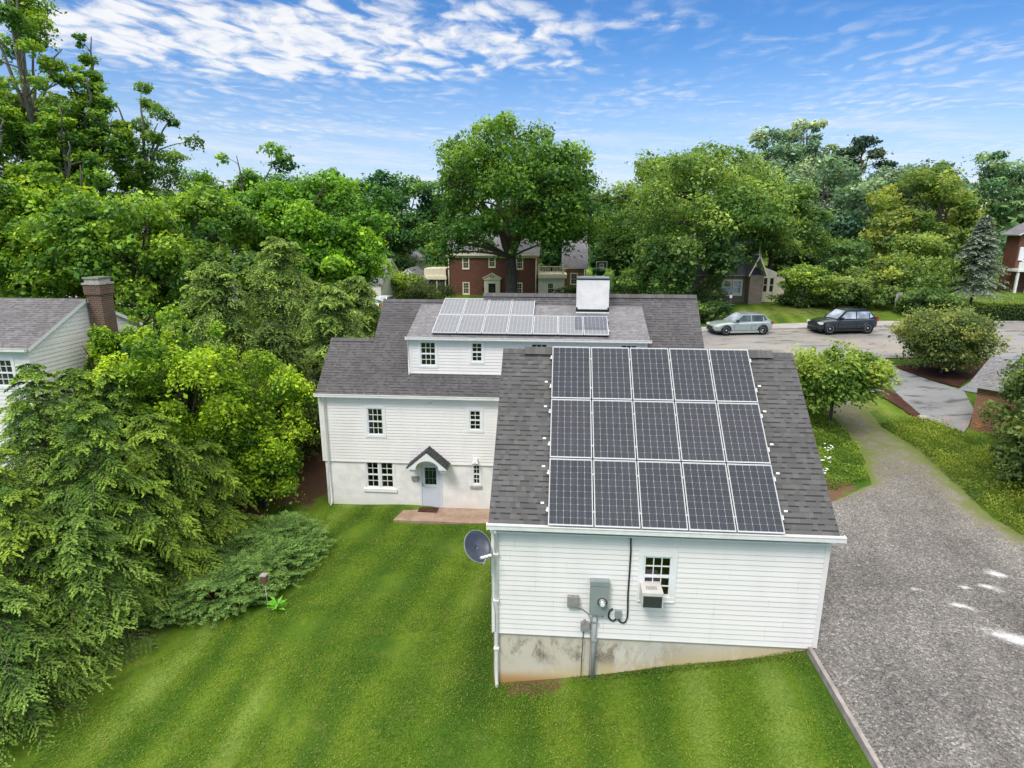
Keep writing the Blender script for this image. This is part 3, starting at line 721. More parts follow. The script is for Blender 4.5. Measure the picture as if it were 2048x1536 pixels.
def slab(mb, pts, thick=0.10, mi=0, mi_edge=1, udir=None, ncap=None):
    """planar roof sheet with real-size uv: u along the eaves, v up the slope"""
    pts = [Vector(p) for p in pts]
    n = Vector((0, 0, 0))
    for i in range(len(pts)): n += (pts[i] - pts[0]).cross(pts[(i + 1) % len(pts)] - pts[0])
    n.normalize()
    if n.z < 0: pts = pts[::-1]; n = -n
    u = Vector(udir) if udir else Z3.cross(n).normalized()
    v = n.cross(u).normalized()
    uv = [((p - pts[0]).dot(u) + 50, (p - pts[0]).dot(v) + 50) for p in pts]
    zmin = min((p).dot(v) for p in pts); uv = [(p.dot(u) + 200, p.dot(v) - zmin) for p in pts]
    mb.face(pts, mi, uv)
    low = [p - n * thick for p in pts]
    mb.face(low[::-1], mi_edge)
    for i in range(len(pts)):
        j = (i + 1) % len(pts)
        mb.face([pts[j], pts[i], low[i], low[j]], mi_edge)
    return n

def gutter(name, x0, x1, y, z, parent, mat=None, s=0.115, back=1):
    """K-style gutter, y is the outer face, opening towards the roof"""
    mb = MB(); b = 0.012
    mb.box((x0, y, z - s), (x1, y + b, z)); mb.box((x0, y + b, z - s), (x1, y + s, z - s + b))
    mb.box((x0, y + s - b + 0.001, z - s + b), (x1, y + s + 0.001, z - 0.02))
    for x in (x0, x1): mb.box((x - 0.004, y - 0.004, z - s - 0.004), (x + 0.012, y + s, z + 0.006))
    mb.box((x0, y - 0.014, z - 0.018), (x1, y, z + 0.004))
    return mb.build(name, mat or M['gutter'], parent)

def pipe(name, pts, r, mat, parent=None, n=8, loc=None):
    mb = MB(); mb.tube(pts, r, n); return mb.build(name, mat, parent, loc)

def ridge_caps(mb, x0, x1, y, z, slope, mi=0, w=0.14, step=0.14):
    """overlapping cap shingles folded over a ridge that runs along x"""
    x = x0; t = math.tan(slope)
    while x < x1 - 0.01:
        e = min(x + step + 0.03, x1)
        for s in (-1, 1):
            p = [(x, y, z + 0.030), (e, y, z + 0.018), (e, y + s * w, z + 0.018 - w * t), (x, y + s * w, z + 0.030 - w * t)]
            if s > 0: p = p[::-1]
            mb.face(p[::-1] if s < 0 else p[::-1], mi, [(x * 7 % 13, 0.02), (x * 7 % 13 + .1, 0.02), (x * 7 % 13 + .1, .09), (x * 7 % 13, .09)])
        p0 = [(x, y - w, z + 0.030 - w * t), (x, y, z + 0.030), (x, y, z + 0.0), (x, y - w, z - w * t)]
        mb.face(p0, mi)
        x += step

# ------------------------------------------------------------------ main house
PHI = R(41.0); TPHI = math.tan(PHI)
def zr(y): return 5.69 + TPHI * (y - 11.8)             # rear roof plane
house = thing('house', 'white two storey house with grey shingle roof and long rear dormer', 'house', (-1.8, 15.1, 0.0))
WY = 11.10
Wh = south(0, WY)
op = {'w5': (-7.57, -6.92, 3.20, 4.34), 'w6': (-3.36, -2.90, 3.52, 4.34)}
mb = MB()
siding(mb, Wh, -9.55, 6.05, 2.02, 4.86, [op['w5'], op['w6']])
mb.wbox(Wh, -9.58, -9.46, 2.0, 4.86, -0.05, 0.022); mb.wbox(Wh, 5.96, 6.08, 2.0, 4.86, -0.05, 0.022)
mb.wbox(Wh, -9.57, 6.07, 1.985, 2.02, -0.05, 0.024)
# left gable of the lower wing, gable walls of the main block
Wl = west(-9.55, 11.10)
def wing_prof(w):
    y0 = max(11.10, 11.8 + (w - 5.69 + 0.13) / TPHI); y1 = 26.24 - y0
    return (-(y1 - 11.10), -(y0 - 11.10))
siding(mb, Wl, -4.04, 0, 2.02, 6.70, (), prof=lambda w: wing_prof(w) if w > 4.9 else (-4.04, 0.0))
mb.build('siding_wall', M['siding'], house)
mb = MB()
Wm = west(-7.66, 11.1)
def main_prof(w):
    y0 = max(11.10, 11.8 + (w - 5.69 + 0.13) / TPHI); return (-(29.7 - y0 - 11.10), -(y0 - 11.10))
siding(mb, Wm, -7.5, 0, 4.9, 8.14, (), prof=lambda w: main_prof(w))
We = east(6.05, 11.1)
def east_prof(w):
    y0 = max(11.10, 11.8 + (w - 5.69 + 0.13) / TPHI); return ((y0 - 11.10), (30.26 - y0 - 11.10))
siding(mb, We, 0, 8.06, 2.0, 8.36, (), prof=lambda w: east_prof(w) if w > 4.9 else (0, 8.06))
siding(mb, north(0, 19.16), -6.05, 7.66, 2.0, 4.9)
mb.build('gable_wall', M['siding'], house)
Wb = south(0, 11.14)
op7 = [(-7.76, -7.24, 0.84, 1.98), (-7.16, -6.62, 0.84, 1.98)]
op8 = (-3.25, -2.97, 1.14, 2.01); opd = (-5.50, -4.56, -0.02, 2.0)
mb = MB()
flat(mb, Wb, -9.50, 6.02, -0.45, 2.02, [(-7.84, -6.54, 0.76, 2.02), (op8[0] - 0.08, op8[1] + 0.08, 1.06, 2.02), opd])
flat(mb, west(-9.50, 11.14), -4.0, 0, -0.45, 2.02); flat(mb, east(6.02, 11.14), 0, 7.98, -0.3, 2.02)
flat(mb, north(0, 19.12), -6.02, 9.5, -0.3, 2.02)
mb.build('brick_wall', M['brick_white'], house)
# roofs
mb = MB()
Y0 = 10.93
back = [(-9.62, Y0), (6.14, Y0), (6.14, 15.13), (-3.2, 15.13), (-3.2, 14.84), (-7.73, 14.84), (-7.73, 13.12), (-9.62, 13.12)]
slab(mb, [(x, y, zr(y)) for x, y in back], 0.10)
slab(mb, [(-9.62, 13.12, zr(13.12)), (-7.66, 13.12, zr(13.12)), (-7.66, 15.31, zr(Y0)), (-9.62, 15.31, zr(Y0))], 0.10)
slab(mb, [(-7.73, 14.84, zr(14.84)), (-3.2, 14.84, zr(14.84)), (-3.2, 19.3, zr(14.84) - 4.46 * TPHI), (-7.73, 19.3, zr(14.84) - 4.46 * TPHI)], 0.10)
slab(mb, [(-3.2, 15.13, zr(15.13)), (6.14, 15.13, zr(15.13)), (6.14, 19.36, zr(15.13) - 4.23 * TPHI), (-3.2, 19.36, zr(15.13) - 4.23 * TPHI)], 0.10)
mb.box((-3.2, 14.86, 8.15), (-3.12, 15.40, 8.35), 1)
ridge_caps(mb, -3.24, 6.14, 15.13, zr(15.13) + 0.035, PHI, 0, 0.17)
ridge_caps(mb, -7.73, -3.2, 14.84, zr(14.84), PHI, 0); ridge_caps(mb, -9.62, -7.70, 13.12, zr(13.12), PHI, 0)
roof = mb.build('roof', [M['roof_house'], M['trim']], house)
gutter('gutter', -9.64, 6.16, 10.80, 4.96, house)
mb = MB(); mb.tube([(-9.30, 10.86, 4.84), (-9.30, 10.93, 4.72), (-9.30, 11.02, 4.62), (-9.30, 11.02, 2.1), (-9.33, 11.07, 1.95), (-9.33, 11.07, 0.12), (-9.33, 10.95, 0.02)], 0.042, 8); mb.build('downspout', M['gutter'], house)
# dormer
SL = R(18.08); TS = math.tan(SL)
def zd(y): return 7.245 + TS * (y - 11.82)
Wd = south(0, 11.80)
dw = [(-5.44, -4.80, 6.00, 6.98), (-3.34, -2.90, 6.20, 6.98), (-0.93, -0.28, 6.0, 6.98), (2.62, 3.26, 6.0, 6.98)]
mb = MB(); siding(mb, Wd, -5.88, 3.64, 5.68, 7.16, dw)
mb.wbox(Wd, -5.90, -5.80, 5.66, 7.16, -0.05, 0.022); mb.wbox(Wd, 3.56, 3.66, 5.66, 7.16, -0.05, 0.022)
mb.wbox(Wd, -5.9, 3.66, 5.655, 5.70, -0.04, 0.03)
for W in (west(-5.88, 11.8), east(3.64, 11.8)):
    pass
for x in (-5.88, 3.64):
    z = 5.69
    while z < 8.0:
        zt = z + 0.127
        a0, a1 = 11.8 + (z - 5.69) / TPHI, 11.82 + (z - 7.13) / TS if z > 7.13 else 11.8
        b0, b1 = 11.8 + (zt - 5.69) / TPHI, 11.82 + (zt - 7.13) / TS if zt > 7.13 else 11.8
        sx = -1 if x < 0 else 1
        if a0 > a1: mb.face([(x + sx * .014, a1, z), (x + sx * .014, a0, z), (x, max(b0, b1), zt), (x, b1, zt)])
        z = zt
mb.build('dormer_wall', M['siding'], house)
for i, o in enumerate(dw): window(house, Wd, *o, cols=2 if i == 1 else 3, rows=2, trim=0.085, curtain=0.0)
mb = MB(); yt = 14.68
slab(mb, [(-5.96, 11.64, zd(11.64)), (3.74, 11.64, zd(11.64)), (3.74, yt, zd(yt)), (-5.96, yt, zd(yt))], 0.09)
mb.build('dormer_roof', [M['roof_low'], M['trim']], house)
gutter('gutter', -5.99, 3.78, 11.53, zd(11.64) + 0.02, house, s=0.10)
mb = MB(); mb.tube([(-5.93, 11.60, 7.1), (-5.93, 11.76, 6.98), (-5.93, 11.76, 5.72), (-5.90, 11.66, 5.62)], 0.032, 8); mb.build('downspout', M['gutter'], house)
window(house, Wh, *op['w5'], trim=0.11, curtain=0.13); window(house, Wh, *op['w6'], cols=2, trim=0.11)
for o in op7: window(house, Wb, *o, cols=2, trim=0.038 if True else 0, curtain=0.08, d=-0.03)
mb = MB(); mb.wbox(Wb, -7.86, -7.80, 0.80, 2.01, -0.05, 0.02); mb.wbox(Wb, -6.58, -6.52, 0.80, 2.01, -0.05, 0.02); mb.wbox(Wb, -7.86, -6.52, 2.015, 2.03, -0.05, 0.03)
mb.wbox(Wb, -7.90, -6.48, 0.66, 0.80, -0.05, 0.06); mb.build('window_sill', M['brick_white'], house)
window(house, Wb, *op8, cols=2, trim=0.075, d=-0.02, sill=0.0)
mb = MB(); mb.wbox(Wb, -3.38, -2.88, 0.96, 1.06, -0.05, 0.06); mb.build('window_sill', M['stone_light'], house)
# back door with a glazed storm door
Wdr = south(0, 11.14)
mb = MB(); mb.wbox(Wdr, -5.50, -5.42, 0, 2.0, -0.12, 0.02); mb.wbox(Wdr, -4.64, -4.56, 0, 2.0, -0.12, 0.02)
mb.wbox(Wdr, -5.42, -4.64, 1.96, 2.28, -0.12, 0.01); mb.wbox(Wdr, -5.5, -4.56, -0.10, 0.012, -0.12, 0.05)
dframe = mb.build('door_frame', M['doorframe'], house)
mb = MB(); g0, g1, h0, h1 = -5.28, -4.80, 1.05, 1.80
mb.wbox(Wdr, -5.415, g0, 0.02, 1.95, -0.05, 0.0); mb.wbox(Wdr, g1, -4.645, 0.02, 1.95, -0.05, 0.0)
mb.wbox(Wdr, g0, g1, 0.02, h0 - 0.12, -0.05, 0.0); mb.wbox(Wdr, g0, g1, h1, 1.95, -0.05, 0.0)
mb.wbox(Wdr, g0, g1, h0 - 0.12, h0, -0.045, -0.012); mb.wbox(Wdr, g0 - .015, g1 + .015, h0 - 0.145, h0 - 0.12, -0.02, 0.008)
for i in (1, 2):
    u = g0 + (g1 - g0) * i / 3; mb.wbox(Wdr, u - .012, u + .012, h0, h1, -0.06, -0.035)
for w in (h0 + 0.26, h0 + .62): mb.wbox(Wdr, g0, g1, w - .012, w + .012, -0.058, -0.037)
mb.wbox(Wdr, -5.33, -4.73, 0.10, 0.13, -0.01, 0.006)
dr = mb.build('door', M['door'], house)
mb = MB(); mb.face([Wdr(g0, h0, -0.03), Wdr(g1, h0, -0.03), Wdr(g1, h1, -0.03), Wdr(g0, h1, -0.03)]); mb.build('door_glass', M['glass'], dr)
mb = MB(); mb.face([Wdr(g0 - .1, h0 - .1, -0.14), Wdr(g1 + .1, h0 - .1, -0.14), Wdr(g1 + .1, h1 + .1, -0.14), Wdr(g0 - .1, h1 + .1, -0.14)]); mb.build('door_recess', M['interior'], dr)
mb = MB(); mb.wbox(Wdr, -5.395, -5.36, 0.97, 1.10, 0.0, 0.02); mb.tube([Wdr(-5.378, 1.03, 0.02), Wdr(-5.378, 1.03, 0.06), Wdr(-5.29, 1.03, 0.065)], 0.011, 6); mb.build('handle', M['chrome'], dr)
# canopy over the back door: shingled gable with an arched white fascia
can = MB(); cx, zc, hw, yf = -5.03, 2.78, 0.86, 10.42
hz = 0.74
for s in (-1, 1):
    slab(can, [(cx, yf, zc), (cx, 11.12, zc), (cx + s * hw, 11.12, zc - hz), (cx + s * hw, yf, zc - hz)], 0.045, 0, 0)
canopy = can.build('door_canopy', [M['roof_canopy'], M['trim']], house)
mb = MB(); Wc = south(0, yf + 0.015)
arc = [(cx - 0.47 * math.cos(a), zc - 0.76 + 0.34 * math.sin(a)) for a in np.linspace(0, PI, 17)]
outer = [(cx - 0.80, zc - 0.76), (cx, zc - 0.075), (cx + 0.80, zc - 0.76)]
for i in range(len(arc) - 1):
    def top(p):
        u = p[0]; return (u, zc - 0.075 - abs(u - cx) / 0.80 * 0.685)
    a, b = arc[i], arc[i + 1]
    for d, fl in ((0.0, 1), (-0.05, 0)):
        q = [Wc(*a, d), Wc(*b, d), Wc(*top(b), d), Wc(*top(a), d)]; mb.face(q if fl else q[::-1])
    mb.face([Wc(*a, 0), Wc(*a, -0.68), Wc(*b, -0.68), Wc(*b, 0)])
for s in (-1, 1):
    e = (cx + s * 0.47, cx + s * 0.80)
    mb.box((min(e), yf + 0.015, zc - 0.80), (max(e), 11.1, zc - 0.755))
    p = [(cx + s * 0.47, zc - 0.757), (cx + s * 0.80, zc - 0.757), (cx + s * 0.47, zc - 0.075 - 0.47 / 0.8 * 0.685)]
    mb.face([Wc(*q, 0.0) for q in (p if s > 0 else p[::-1])])
    b0 = min(cx + s * 0.52, cx + s * 0.72); mb.box((b0, yf + 0.10, zc - 0.93), (b0 + 0.20, 11.1, zc - 0.80))
mb.build('arched_fascia', M['trim'], canopy)
# chimney
mb = MB(); mb.box((0.90, 14.12, 7.75), (2.27, 14.80, 9.38)); ch = mb.build('chimney', M['brick_white'], house)
mb = MB(); mb.box((0.885, 14.105, 9.33), (2.285, 14.815, 9.385)); mb.build('chimney_band', M['black'], ch)
mb = MB(); mb.box((0.90, 14.12, 9.386), (2.27, 14.80, 9.43)); mb.box((1.05, 14.25, 9.43), (1.5, 14.65, 9.455)); mb.box((1.65, 14.25, 9.43), (2.1, 14.65, 9.46)); mb.build('chimney_cap', M['chrome'], ch)
mb = MB(); zb = zd(14.12)
mb.box((0.88, 14.100, zb - 0.02), (2.29, 14.118, zb + 0.085)); mb.box((0.88, 14.098, zb + 0.085), (0.95, 14.117, zb + 0.17)); mb.box((2.22, 14.098, zb + 0.085), (2.29, 14.117, zb + 0.17))
mb.face([(0.86, 14.02, zd(14.02) + 0.012), (2.31, 14.02, zd(14.02) + 0.012), (2.31, 14.10, zd(14.10) + 0.012), (0.86, 14.10, zd(14.10) + 0.012)])
mb.build('chimney_flashing', M['black'], ch)
mb = MB(); mb.face([(0.88, 13.90, zd(13.90) + 0.012), (2.29, 13.90, zd(13.90) + 0.012), (2.29, 14.02, zd(14.02) + 0.014), (0.88, 14.02, zd(14.02) + 0.014)]); mb.build('flashing_apron', M['alum'], ch)
# things fixed to the rear wall
mb = MB(); mb.wbox(Wb, -5.83, -5.53, 1.25, 1.40, 0.0, 0.09); mb.wbox(Wb, -5.80, -5.77, 1.17, 1.25, 0.02, 0.05); mb.wbox(Wb, -5.60, -5.57, 1.17, 1.25, 0.02, 0.05)
mb.wbox(Wb, -5.84, -5.52, 1.385, 1.415, 0.0, 0.10)
tag(mb.build('mailbox', M['box_grey'], loc=(-5.68, 11.1, 1.3), bevel=0.006), 'small grey wall mailbox beside the pale blue back door', 'mailbox')
fl = thing('flood_light', 'white twin flood light above the narrow window by the back door', 'wall light', (-3.13, 11.05, 2.25))
mb = MB(); mb.lathe([(0.0, -0.02), (0.07, -0.02), (0.07, 0.02), (0.0, 0.02)], (-3.13, 11.06, 2.27), 'y', 14); mb.wbox(south(0, 11.06), -3.21, -3.05, 2.18, 2.33, 0.02, 0.10); mb.build('lamp_housing', M['trim'], fl, bevel=0.01)
for dx in (-0.06, 0.07):
    mb = MB(); mb.tube([(-3.13 + dx * .6, 10.97, 2.24), (-3.13 + dx, 10.90, 2.18), (-3.13 + dx, 10.84, 2.13)], [0.02, 0.05, 0.06], 10); mb.build('lamp_head', M['trim'], fl)
mb = MB(); mb.lathe([(0.0, -0.035), (0.085, -0.03), (0.09, 0.0), (0.0, 0.0)], (-4.95, 11.085, 4.66), 'y', 18)
tag(mb.build('wall_vent', M['trim'], loc=(-4.95, 11.08, 4.66)), 'round white vent cover high on the white siding under the gutter', 'vent cover')
def patio():
    mb = MB()
    for x0, x1 in ((-6.05, -4.72), (-4.715, -3.32), (-3.315, -1.9)):
        sk = 0.30
        p = [(x0 - (sk if x0 < -6 else 0), 9.86), (x1, 9.86), (x1, 11.13), (x0, 11.13)]
        top = [Vector((x, y, Hs(x, y) * 0.3 + 0.035)) for x, y in p]; b = [v - Vector((0, 0, 0.3)) for v in top]
        mb.face(top)
        for i in range(4): j = (i + 1) % 4; mb.face([top[j], top[i], b[i], b[j]])
    return mb.build('patio_slab', M['patio'])
tag(patio(), kind='structure')
mb = MB(); mb.box((-5.52, 10.62, 0.04), (-4.72, 11.05, 0.062))
tag(mb.build('doormat', M['mat'], loc=(-5.1, 10.85, 0.04), bevel=0.006), 'dark brown doormat on the slab before the back door', 'doormat')
# ------------------------------------------------------------------ garage in the foreground
TH = R(40.7363); TT = math.tan(TH)
def zg(y): return 4.942 + TT * y
garage = thing('garage', 'white sided garage with fifteen solar panels on its grey roof', 'garage', (2.45, 3.87, 1.0))
GW0, GW1, GY0, GY1, GR = -1.27, 6.16, 0.30, 7.44, 3.87
Wg = south(0, GY0)
gwin = (2.17, 2.80, 3.26, 4.28)
mb = MB()
siding(mb, Wg, GW0, GW1, 2.12, 4.98, [gwin])
mb.wbox(Wg, GW0 - 0.02, GW0 + 0.085, 2.10, 4.98, -0.05, 0.022); mb.wbox(Wg, GW1 - 0.085, GW1 + 0.02, 2.10, 4.98, -0.05, 0.022)
mb.wbox(Wg, GW0, GW1, 2.095, 2.12, -0.03, 0.022)
mb.build('siding_wall', M['siding'], garage)
mb = MB()
def gprof(w): 
    y0 = max(GY0, (w + 0.15 - 4.942) / TT); return (-(2 * GR - y0), -y0)
siding(mb, west(GW0, 0), -GY1, -GY0, 2.12, 8.1, (), prof=lambda w: gprof(w))
siding(mb, east(GW1, 0), GY0, GY1, 2.12, 8.1, (), prof=lambda w: tuple(-v for v in gprof(w)[::-1]))
siding(mb, north(0, GY1), -GW1, -GW0, 2.12, 4.95)
mb.build('gable_wall', M['siding'], garage)
mb = MB()
mb.box((GW0 + 0.02, GY0 + 0.03, -0.6), (GW1 - 0.02, GY1 - 0.03, 2.118)); mb.build('foundation', M['foundation'], garage)
mb = MB()
X0, X1 = -1.33, 6.25
slab(mb, [(X0, 0.10, zg(0.10)), (X1, 0.10, zg(0.10)), (X1, GR, zg(GR)), (X0, GR, zg(GR))], 0.10)
slab(mb, [(X0, GR, zg(GR)), (X1, GR, zg(GR)), (X1, 2 * GR - 0.1, zg(0.10)), (X0, 2 * GR - 0.1, zg(0.10))], 0.10)
ridge_caps(mb, X0, -0.75, GR, zg(GR) - 0.01, TH, 0, 0.13)
ridge_caps(mb, -0.75, 5.72, GR, zg(GR) + 0.045, TH, 0, 0.19)
ridge_caps(mb, 5.72, X1, GR, zg(GR) - 0.01, TH, 0, 0.13)
mb.build('roof', [M['roof_garage'], M['trim']], garage)
gutter('gutter', -1.36, 6.32, -0.03, zg(0.10) + 0.035, garage, s=0.12)
mb = MB(); mb.box((GW0 - 0.03, 0.115, 4.80), (GW1 + 0.03, 0.30, 4.83)); mb.build('soffit', M['trim'], garage)
mb = MB()
mb.tube([(-1.18, 0.04, 4.92), (-1.18, 0.10, 4.80), (-1.18, 0.235, 4.70), (-1.18, 0.235, 2.18), (-1.18, 0.255, 2.08), (-1.18, 0.255, 0.85), (-1.17, 0.235, 0.70), (-1.17, 0.20, 0.60)], 0.045, 8); mb.build('downspout', M['gutter'], garage)
for z in (4.2, 3.0, 1.7):
    mb = MB(); mb.box((-1.24, 0.185, z), (-1.12, 0.29, z + 0.03)); mb.build('pipe_strap', M['gutter'], garage)
window(garage, Wg, *gwin, trim=0.115, curtain=0.0, label='white window with an air conditioner in its raised lower sash')
mb = MB(); mb.wbox(Wg, 2.06, 2.9, 3.13, 3.155, 0, 0.05); mb.build('window_sill', M['trim'], garage)
mb = MB()
mb.box((6.16, 1.2, 2.05), (6.34, 1.65, 2.22)); mb.build('step', M['trim'], garage)

# window air conditioner
ac = thing('air_conditioner', 'beige window air conditioner with dark grille hanging out of the garage window', 'air conditioner', (2.36, 0.0, 3.30))
mb = MB(); mb.box((2.11, -0.16, 3.245), (2.57, 0.40, 3.62)); mb.build('casing', M['acbody'], ac, bevel=0.012)
mb = MB(); mb.box((2.135, -0.170, 3.27), (2.545, -0.158, 3.545))
for i in range(12): mb.box((2.15, -0.176, 3.285 + i * 0.0215), (2.53, -0.169, 3.293 + i * 0.0215))
mb.build('grille', M['acgrille'], ac)
mb = MB()
for i in range(7): mb.box((2.22 + i * 0.035, -0.02, 3.6195), (2.24 + i * 0.035, 0.12, 3.6235))
mb.build('vent_slots', M['box_grey'], ac)
mb = MB(); mb.box((2.58, 0.335, 3.285), (2.78, 0.345, 3.74)); mb.build('side_gap', M['interior'], ac)

# electric service panel with meter
ep = thing('electric_panel', 'tall grey electric service panel with round meter on the garage wall', 'electric panel', (1.195, 0.22, 3.2))
mb = MB(); mb.box((0.985, 0.13, 2.80), (1.405, 0.295, 3.66)); mb.box((0.978, 0.118, 3.56), (1.412, 0.296, 3.672)); cab = mb.build('cabinet', M['steel_grey'], ep, bevel=0.008)
mb = MB(); mb.box((1.0, 0.1265, 2.83), (1.392, 0.1305, 3.54)); mb.build('cabinet_door', M['steel_grey'], ep)
mb = MB(); mb.lathe([(0.10, 0.13), (0.10, 0.105), (0.082, 0.09), (0.078, 0.03), (0.06, 0.012), (0.0, 0.008)], (1.265, 0, 3.16), 'y', 20)
for i in range(len(mb.v)): pass
mt = mb.build('meter', M['chrome'], ep)
mb = MB(); mb.lathe([(0.0, 0.006), (0.052, 0.010)], (1.265, 0, 3.16), 'y', 18); mb.box((1.225, 0.0035, 3.15), (1.305, 0.0055, 3.185)); mb.build('meter_dial', M['trim'], mt)
mb = MB(); mb.lathe([(0.105, 0.125), (0.112, 0.11), (0.105, 0.10)], (1.265, 0, 3.16), 'y', 20); mb.build('meter_ring', M['blackmetal'], mt)
mb = MB(); mb.box((1.02, 0.1245, 3.60), (1.14, 0.1265, 3.625)); mb.build('warning_sticker', simple('red_print', (0.35, 0.10, 0.08), 0.5), ep)
mb = MB(); mb.tube([(1.12, 0.24, 2.80), (1.12, 0.24, 2.2), (1.12, 0.24, 0.9)], 0.05, 10); mb.build('conduit', M['conduit'], ep)
for z in (2.05, 2.55):
    mb = MB(); mb.box((1.055, 0.18, z), (1.185, 0.30, z + 0.045)); mb.build('conduit_clamp', M['steel_grey'], ep)
mb = MB(); mb.tube([(1.29, 0.2, 2.80), (1.29, 0.2, 2.72)], 0.015, 6); mb.build('ground_plug', M['blackmetal'], ep)

jb = thing('junction_box', 'mottled grey rounded box with a cable curving to the conduit', 'junction box', (0.605, 0.25, 3.07))
mb = MB(); mb.box((0.475, 0.17, 2.945), (0.735, 0.295, 3.21)); mb.build('box_body', M['box_grey'], jb, bevel=0.03)
mb = MB(); mb.box((0.49, 0.160, 2.96), (0.72, 0.1705, 3.195)); mb.tube([(0.735, 0.2, 3.04), (0.76, 0.2, 3.04)], 0.025, 8); mb.build('box_lid', M['box_grey'], jb, bevel=0.006)
mb = MB(); mb.tube([(0.63, 0.25, 2.95), (0.72, 0.26, 2.89), (0.83, 0.27, 2.85), (0.93, 0.27, 2.78), (1.0, 0.265, 2.68), (1.035, 0.262, 2.55), (1.04, 0.262, 2.2), (1.04, 0.23, 1.95), (1.04, 0.262, 1.3), (1.04, 0.262, 0.95)], 0.012, 6); mb.build('cable', M['box_grey'], jb)
jb2 = thing('junction_box', 'small square grey box low on the siding beside the thick conduit', 'junction box', (0.9, 0.25, 2.43))
mb = MB(); mb.box((0.80, 0.19, 2.32), (0.995, 0.295, 2.54)); mb.box((0.86, 0.20, 2.54), (0.92, 0.29, 2.58)); mb.build('box_body', M['box_grey'], jb2, bevel=0.012)
mb = MB(); mb.tube([(0.87, 0.25, 2.33), (0.865, 0.255, 2.12), (0.86, 0.22, 2.0), (0.85, 0.255, 1.5), (0.845, 0.26, 0.95)], 0.010, 6); mb.build('cable', M['blackmetal'], jb2)
cb = thing('power_cable', 'black solar cable running down the siding from the eave to a small grey switch', 'cable', (1.75, 0.26, 3.5))
P = [(1.80, 0.27, 4.84), (1.85, 0.262, 4.70), (1.865, 0.262, 4.4), (1.862, 0.262, 3.9), (1.852, 0.262, 3.3), (1.868, 0.262, 2.85), (1.862, 0.262, 2.68), (1.83, 0.262, 2.58), (1.77, 0.262, 2.545), (1.70, 0.262, 2.575), (1.665, 0.262, 2.64), (1.66, 0.262, 2.70)]
mb = MB(); mb.tube(P, 0.019, 8); mb.build('cable', M['black'], cb)
P = [(1.61, 0.262, 2.70), (1.605, 0.262, 2.63), (1.55, 0.262, 2.585), (1.49, 0.262, 2.605), (1.445, 0.262, 2.67), (1.432, 0.262, 2.74), (1.455, 0.262, 2.83), (1.52, 0.265, 2.91)]
mb = MB(); mb.tube(P, 0.019, 8); mb.build('cable', M['black'], cb)
mb = MB(); mb.box((1.575, 0.20, 2.69), (1.715, 0.295, 2.89)); mb.build('switch_box', M['steel_grey'], cb, bevel=0.008)

# satellite dish on the corner of the garage
def dish():
    t = thing('satellite_dish', 'dark oval satellite dish on an arm at the garage corner', 'satellite dish', (-1.30, 0.35, 4.1))
    c = Vector((-1.60, 0.18, 4.40)); n = Vector((0.42, -0.62, 0.66)).normalized()
    a = n.cross(Z3).normalized(); b = a.cross(n).normalized()
    mb = MB(); rings = []
    rx, ry, nn = 0.32, 0.37, 32
    for k in range(7):
        q = k / 6; base = len(mb.v)
        for i in range(nn):
            an = 2 * PI * i / nn
            mb.v.append(tuple(c + a * (rx * q * math.cos(an)) + b * (ry * q * math.sin(an)) + n * (0.10 * q * q - 0.06)))
        rings.append(base)
    for r0, r1 in zip(rings[:-1], rings[1:]):
        for i in range(nn):
            j = (i + 1) % nn; mb.f.append((r0 + i, r0 + j, r1 + j, r1 + i)); mb.uv.append([(0, 0)] * 4); mb.mi.append(0); mb.sm.append(True)
    o = mb.build('reflector', M['dish'], t)
    s = o.modifiers.new('solid', 'SOLIDIFY'); s.thickness = 0.012
    mb = MB(); mb.tube([c + a * rx * math.cos(x) + b * ry * math.sin(x) + n * 0.042 for x in np.linspace(0, 2 * PI, 33)], 0.008, 6, cap=False); mb.build('rim', M['steel_grey'], o)
    mb = MB(); e = c - b * 0.30 + n * 0.26 + a * -0.02
    mb.tube([c - b * 0.36 - n * 0.02, c - b * 0.42 + n * 0.08, e], 0.016, 6); mb.build('feed_arm', M['gutter'], t)
    mb = MB()
    for d in (-0.09, 0.0, 0.09):
        mb.tube([e + a * d - b * 0.01 + n * 0.05, e + a * d + n * -0.02, e + a * d - n * 0.07], [0.03, 0.034, 0.040], 8)
    mb.box((-0.11, -0.02, -0.02), (0.11, 0.02, 0.02), 0, lambda x, y, z: e + a * x + b * y + n * z); mb.build('feed_horn', M['trim'], t)
    mb = MB(); mb.tube([c - n * 0.07, c - n * 0.16 - b * 0.08, (-1.42, 0.40, 4.14), (-1.29, 0.40, 4.12)], 0.022, 8)
    mb.box((-1.31, 0.31, 3.98), (-1.285, 0.52, 4.26)); mb.tube([(-1.36, 0.40, 4.12), (-1.30, 0.34, 4.0)], 0.012, 6); mb.build('mount', M['conduit'], t)
    mb = MB(); mb.tube([(-1.30, 0.33, 3.98), (-1.33, 0.26, 3.85), (-1.28, 0.24, 3.6), (-1.28, 0.25, 3.1), (-1.20, 0.18, 2.75), (-1.19, 0.18, 2.2)], 0.006, 5); mb.build('cable', M['box_grey'], t)
dish()

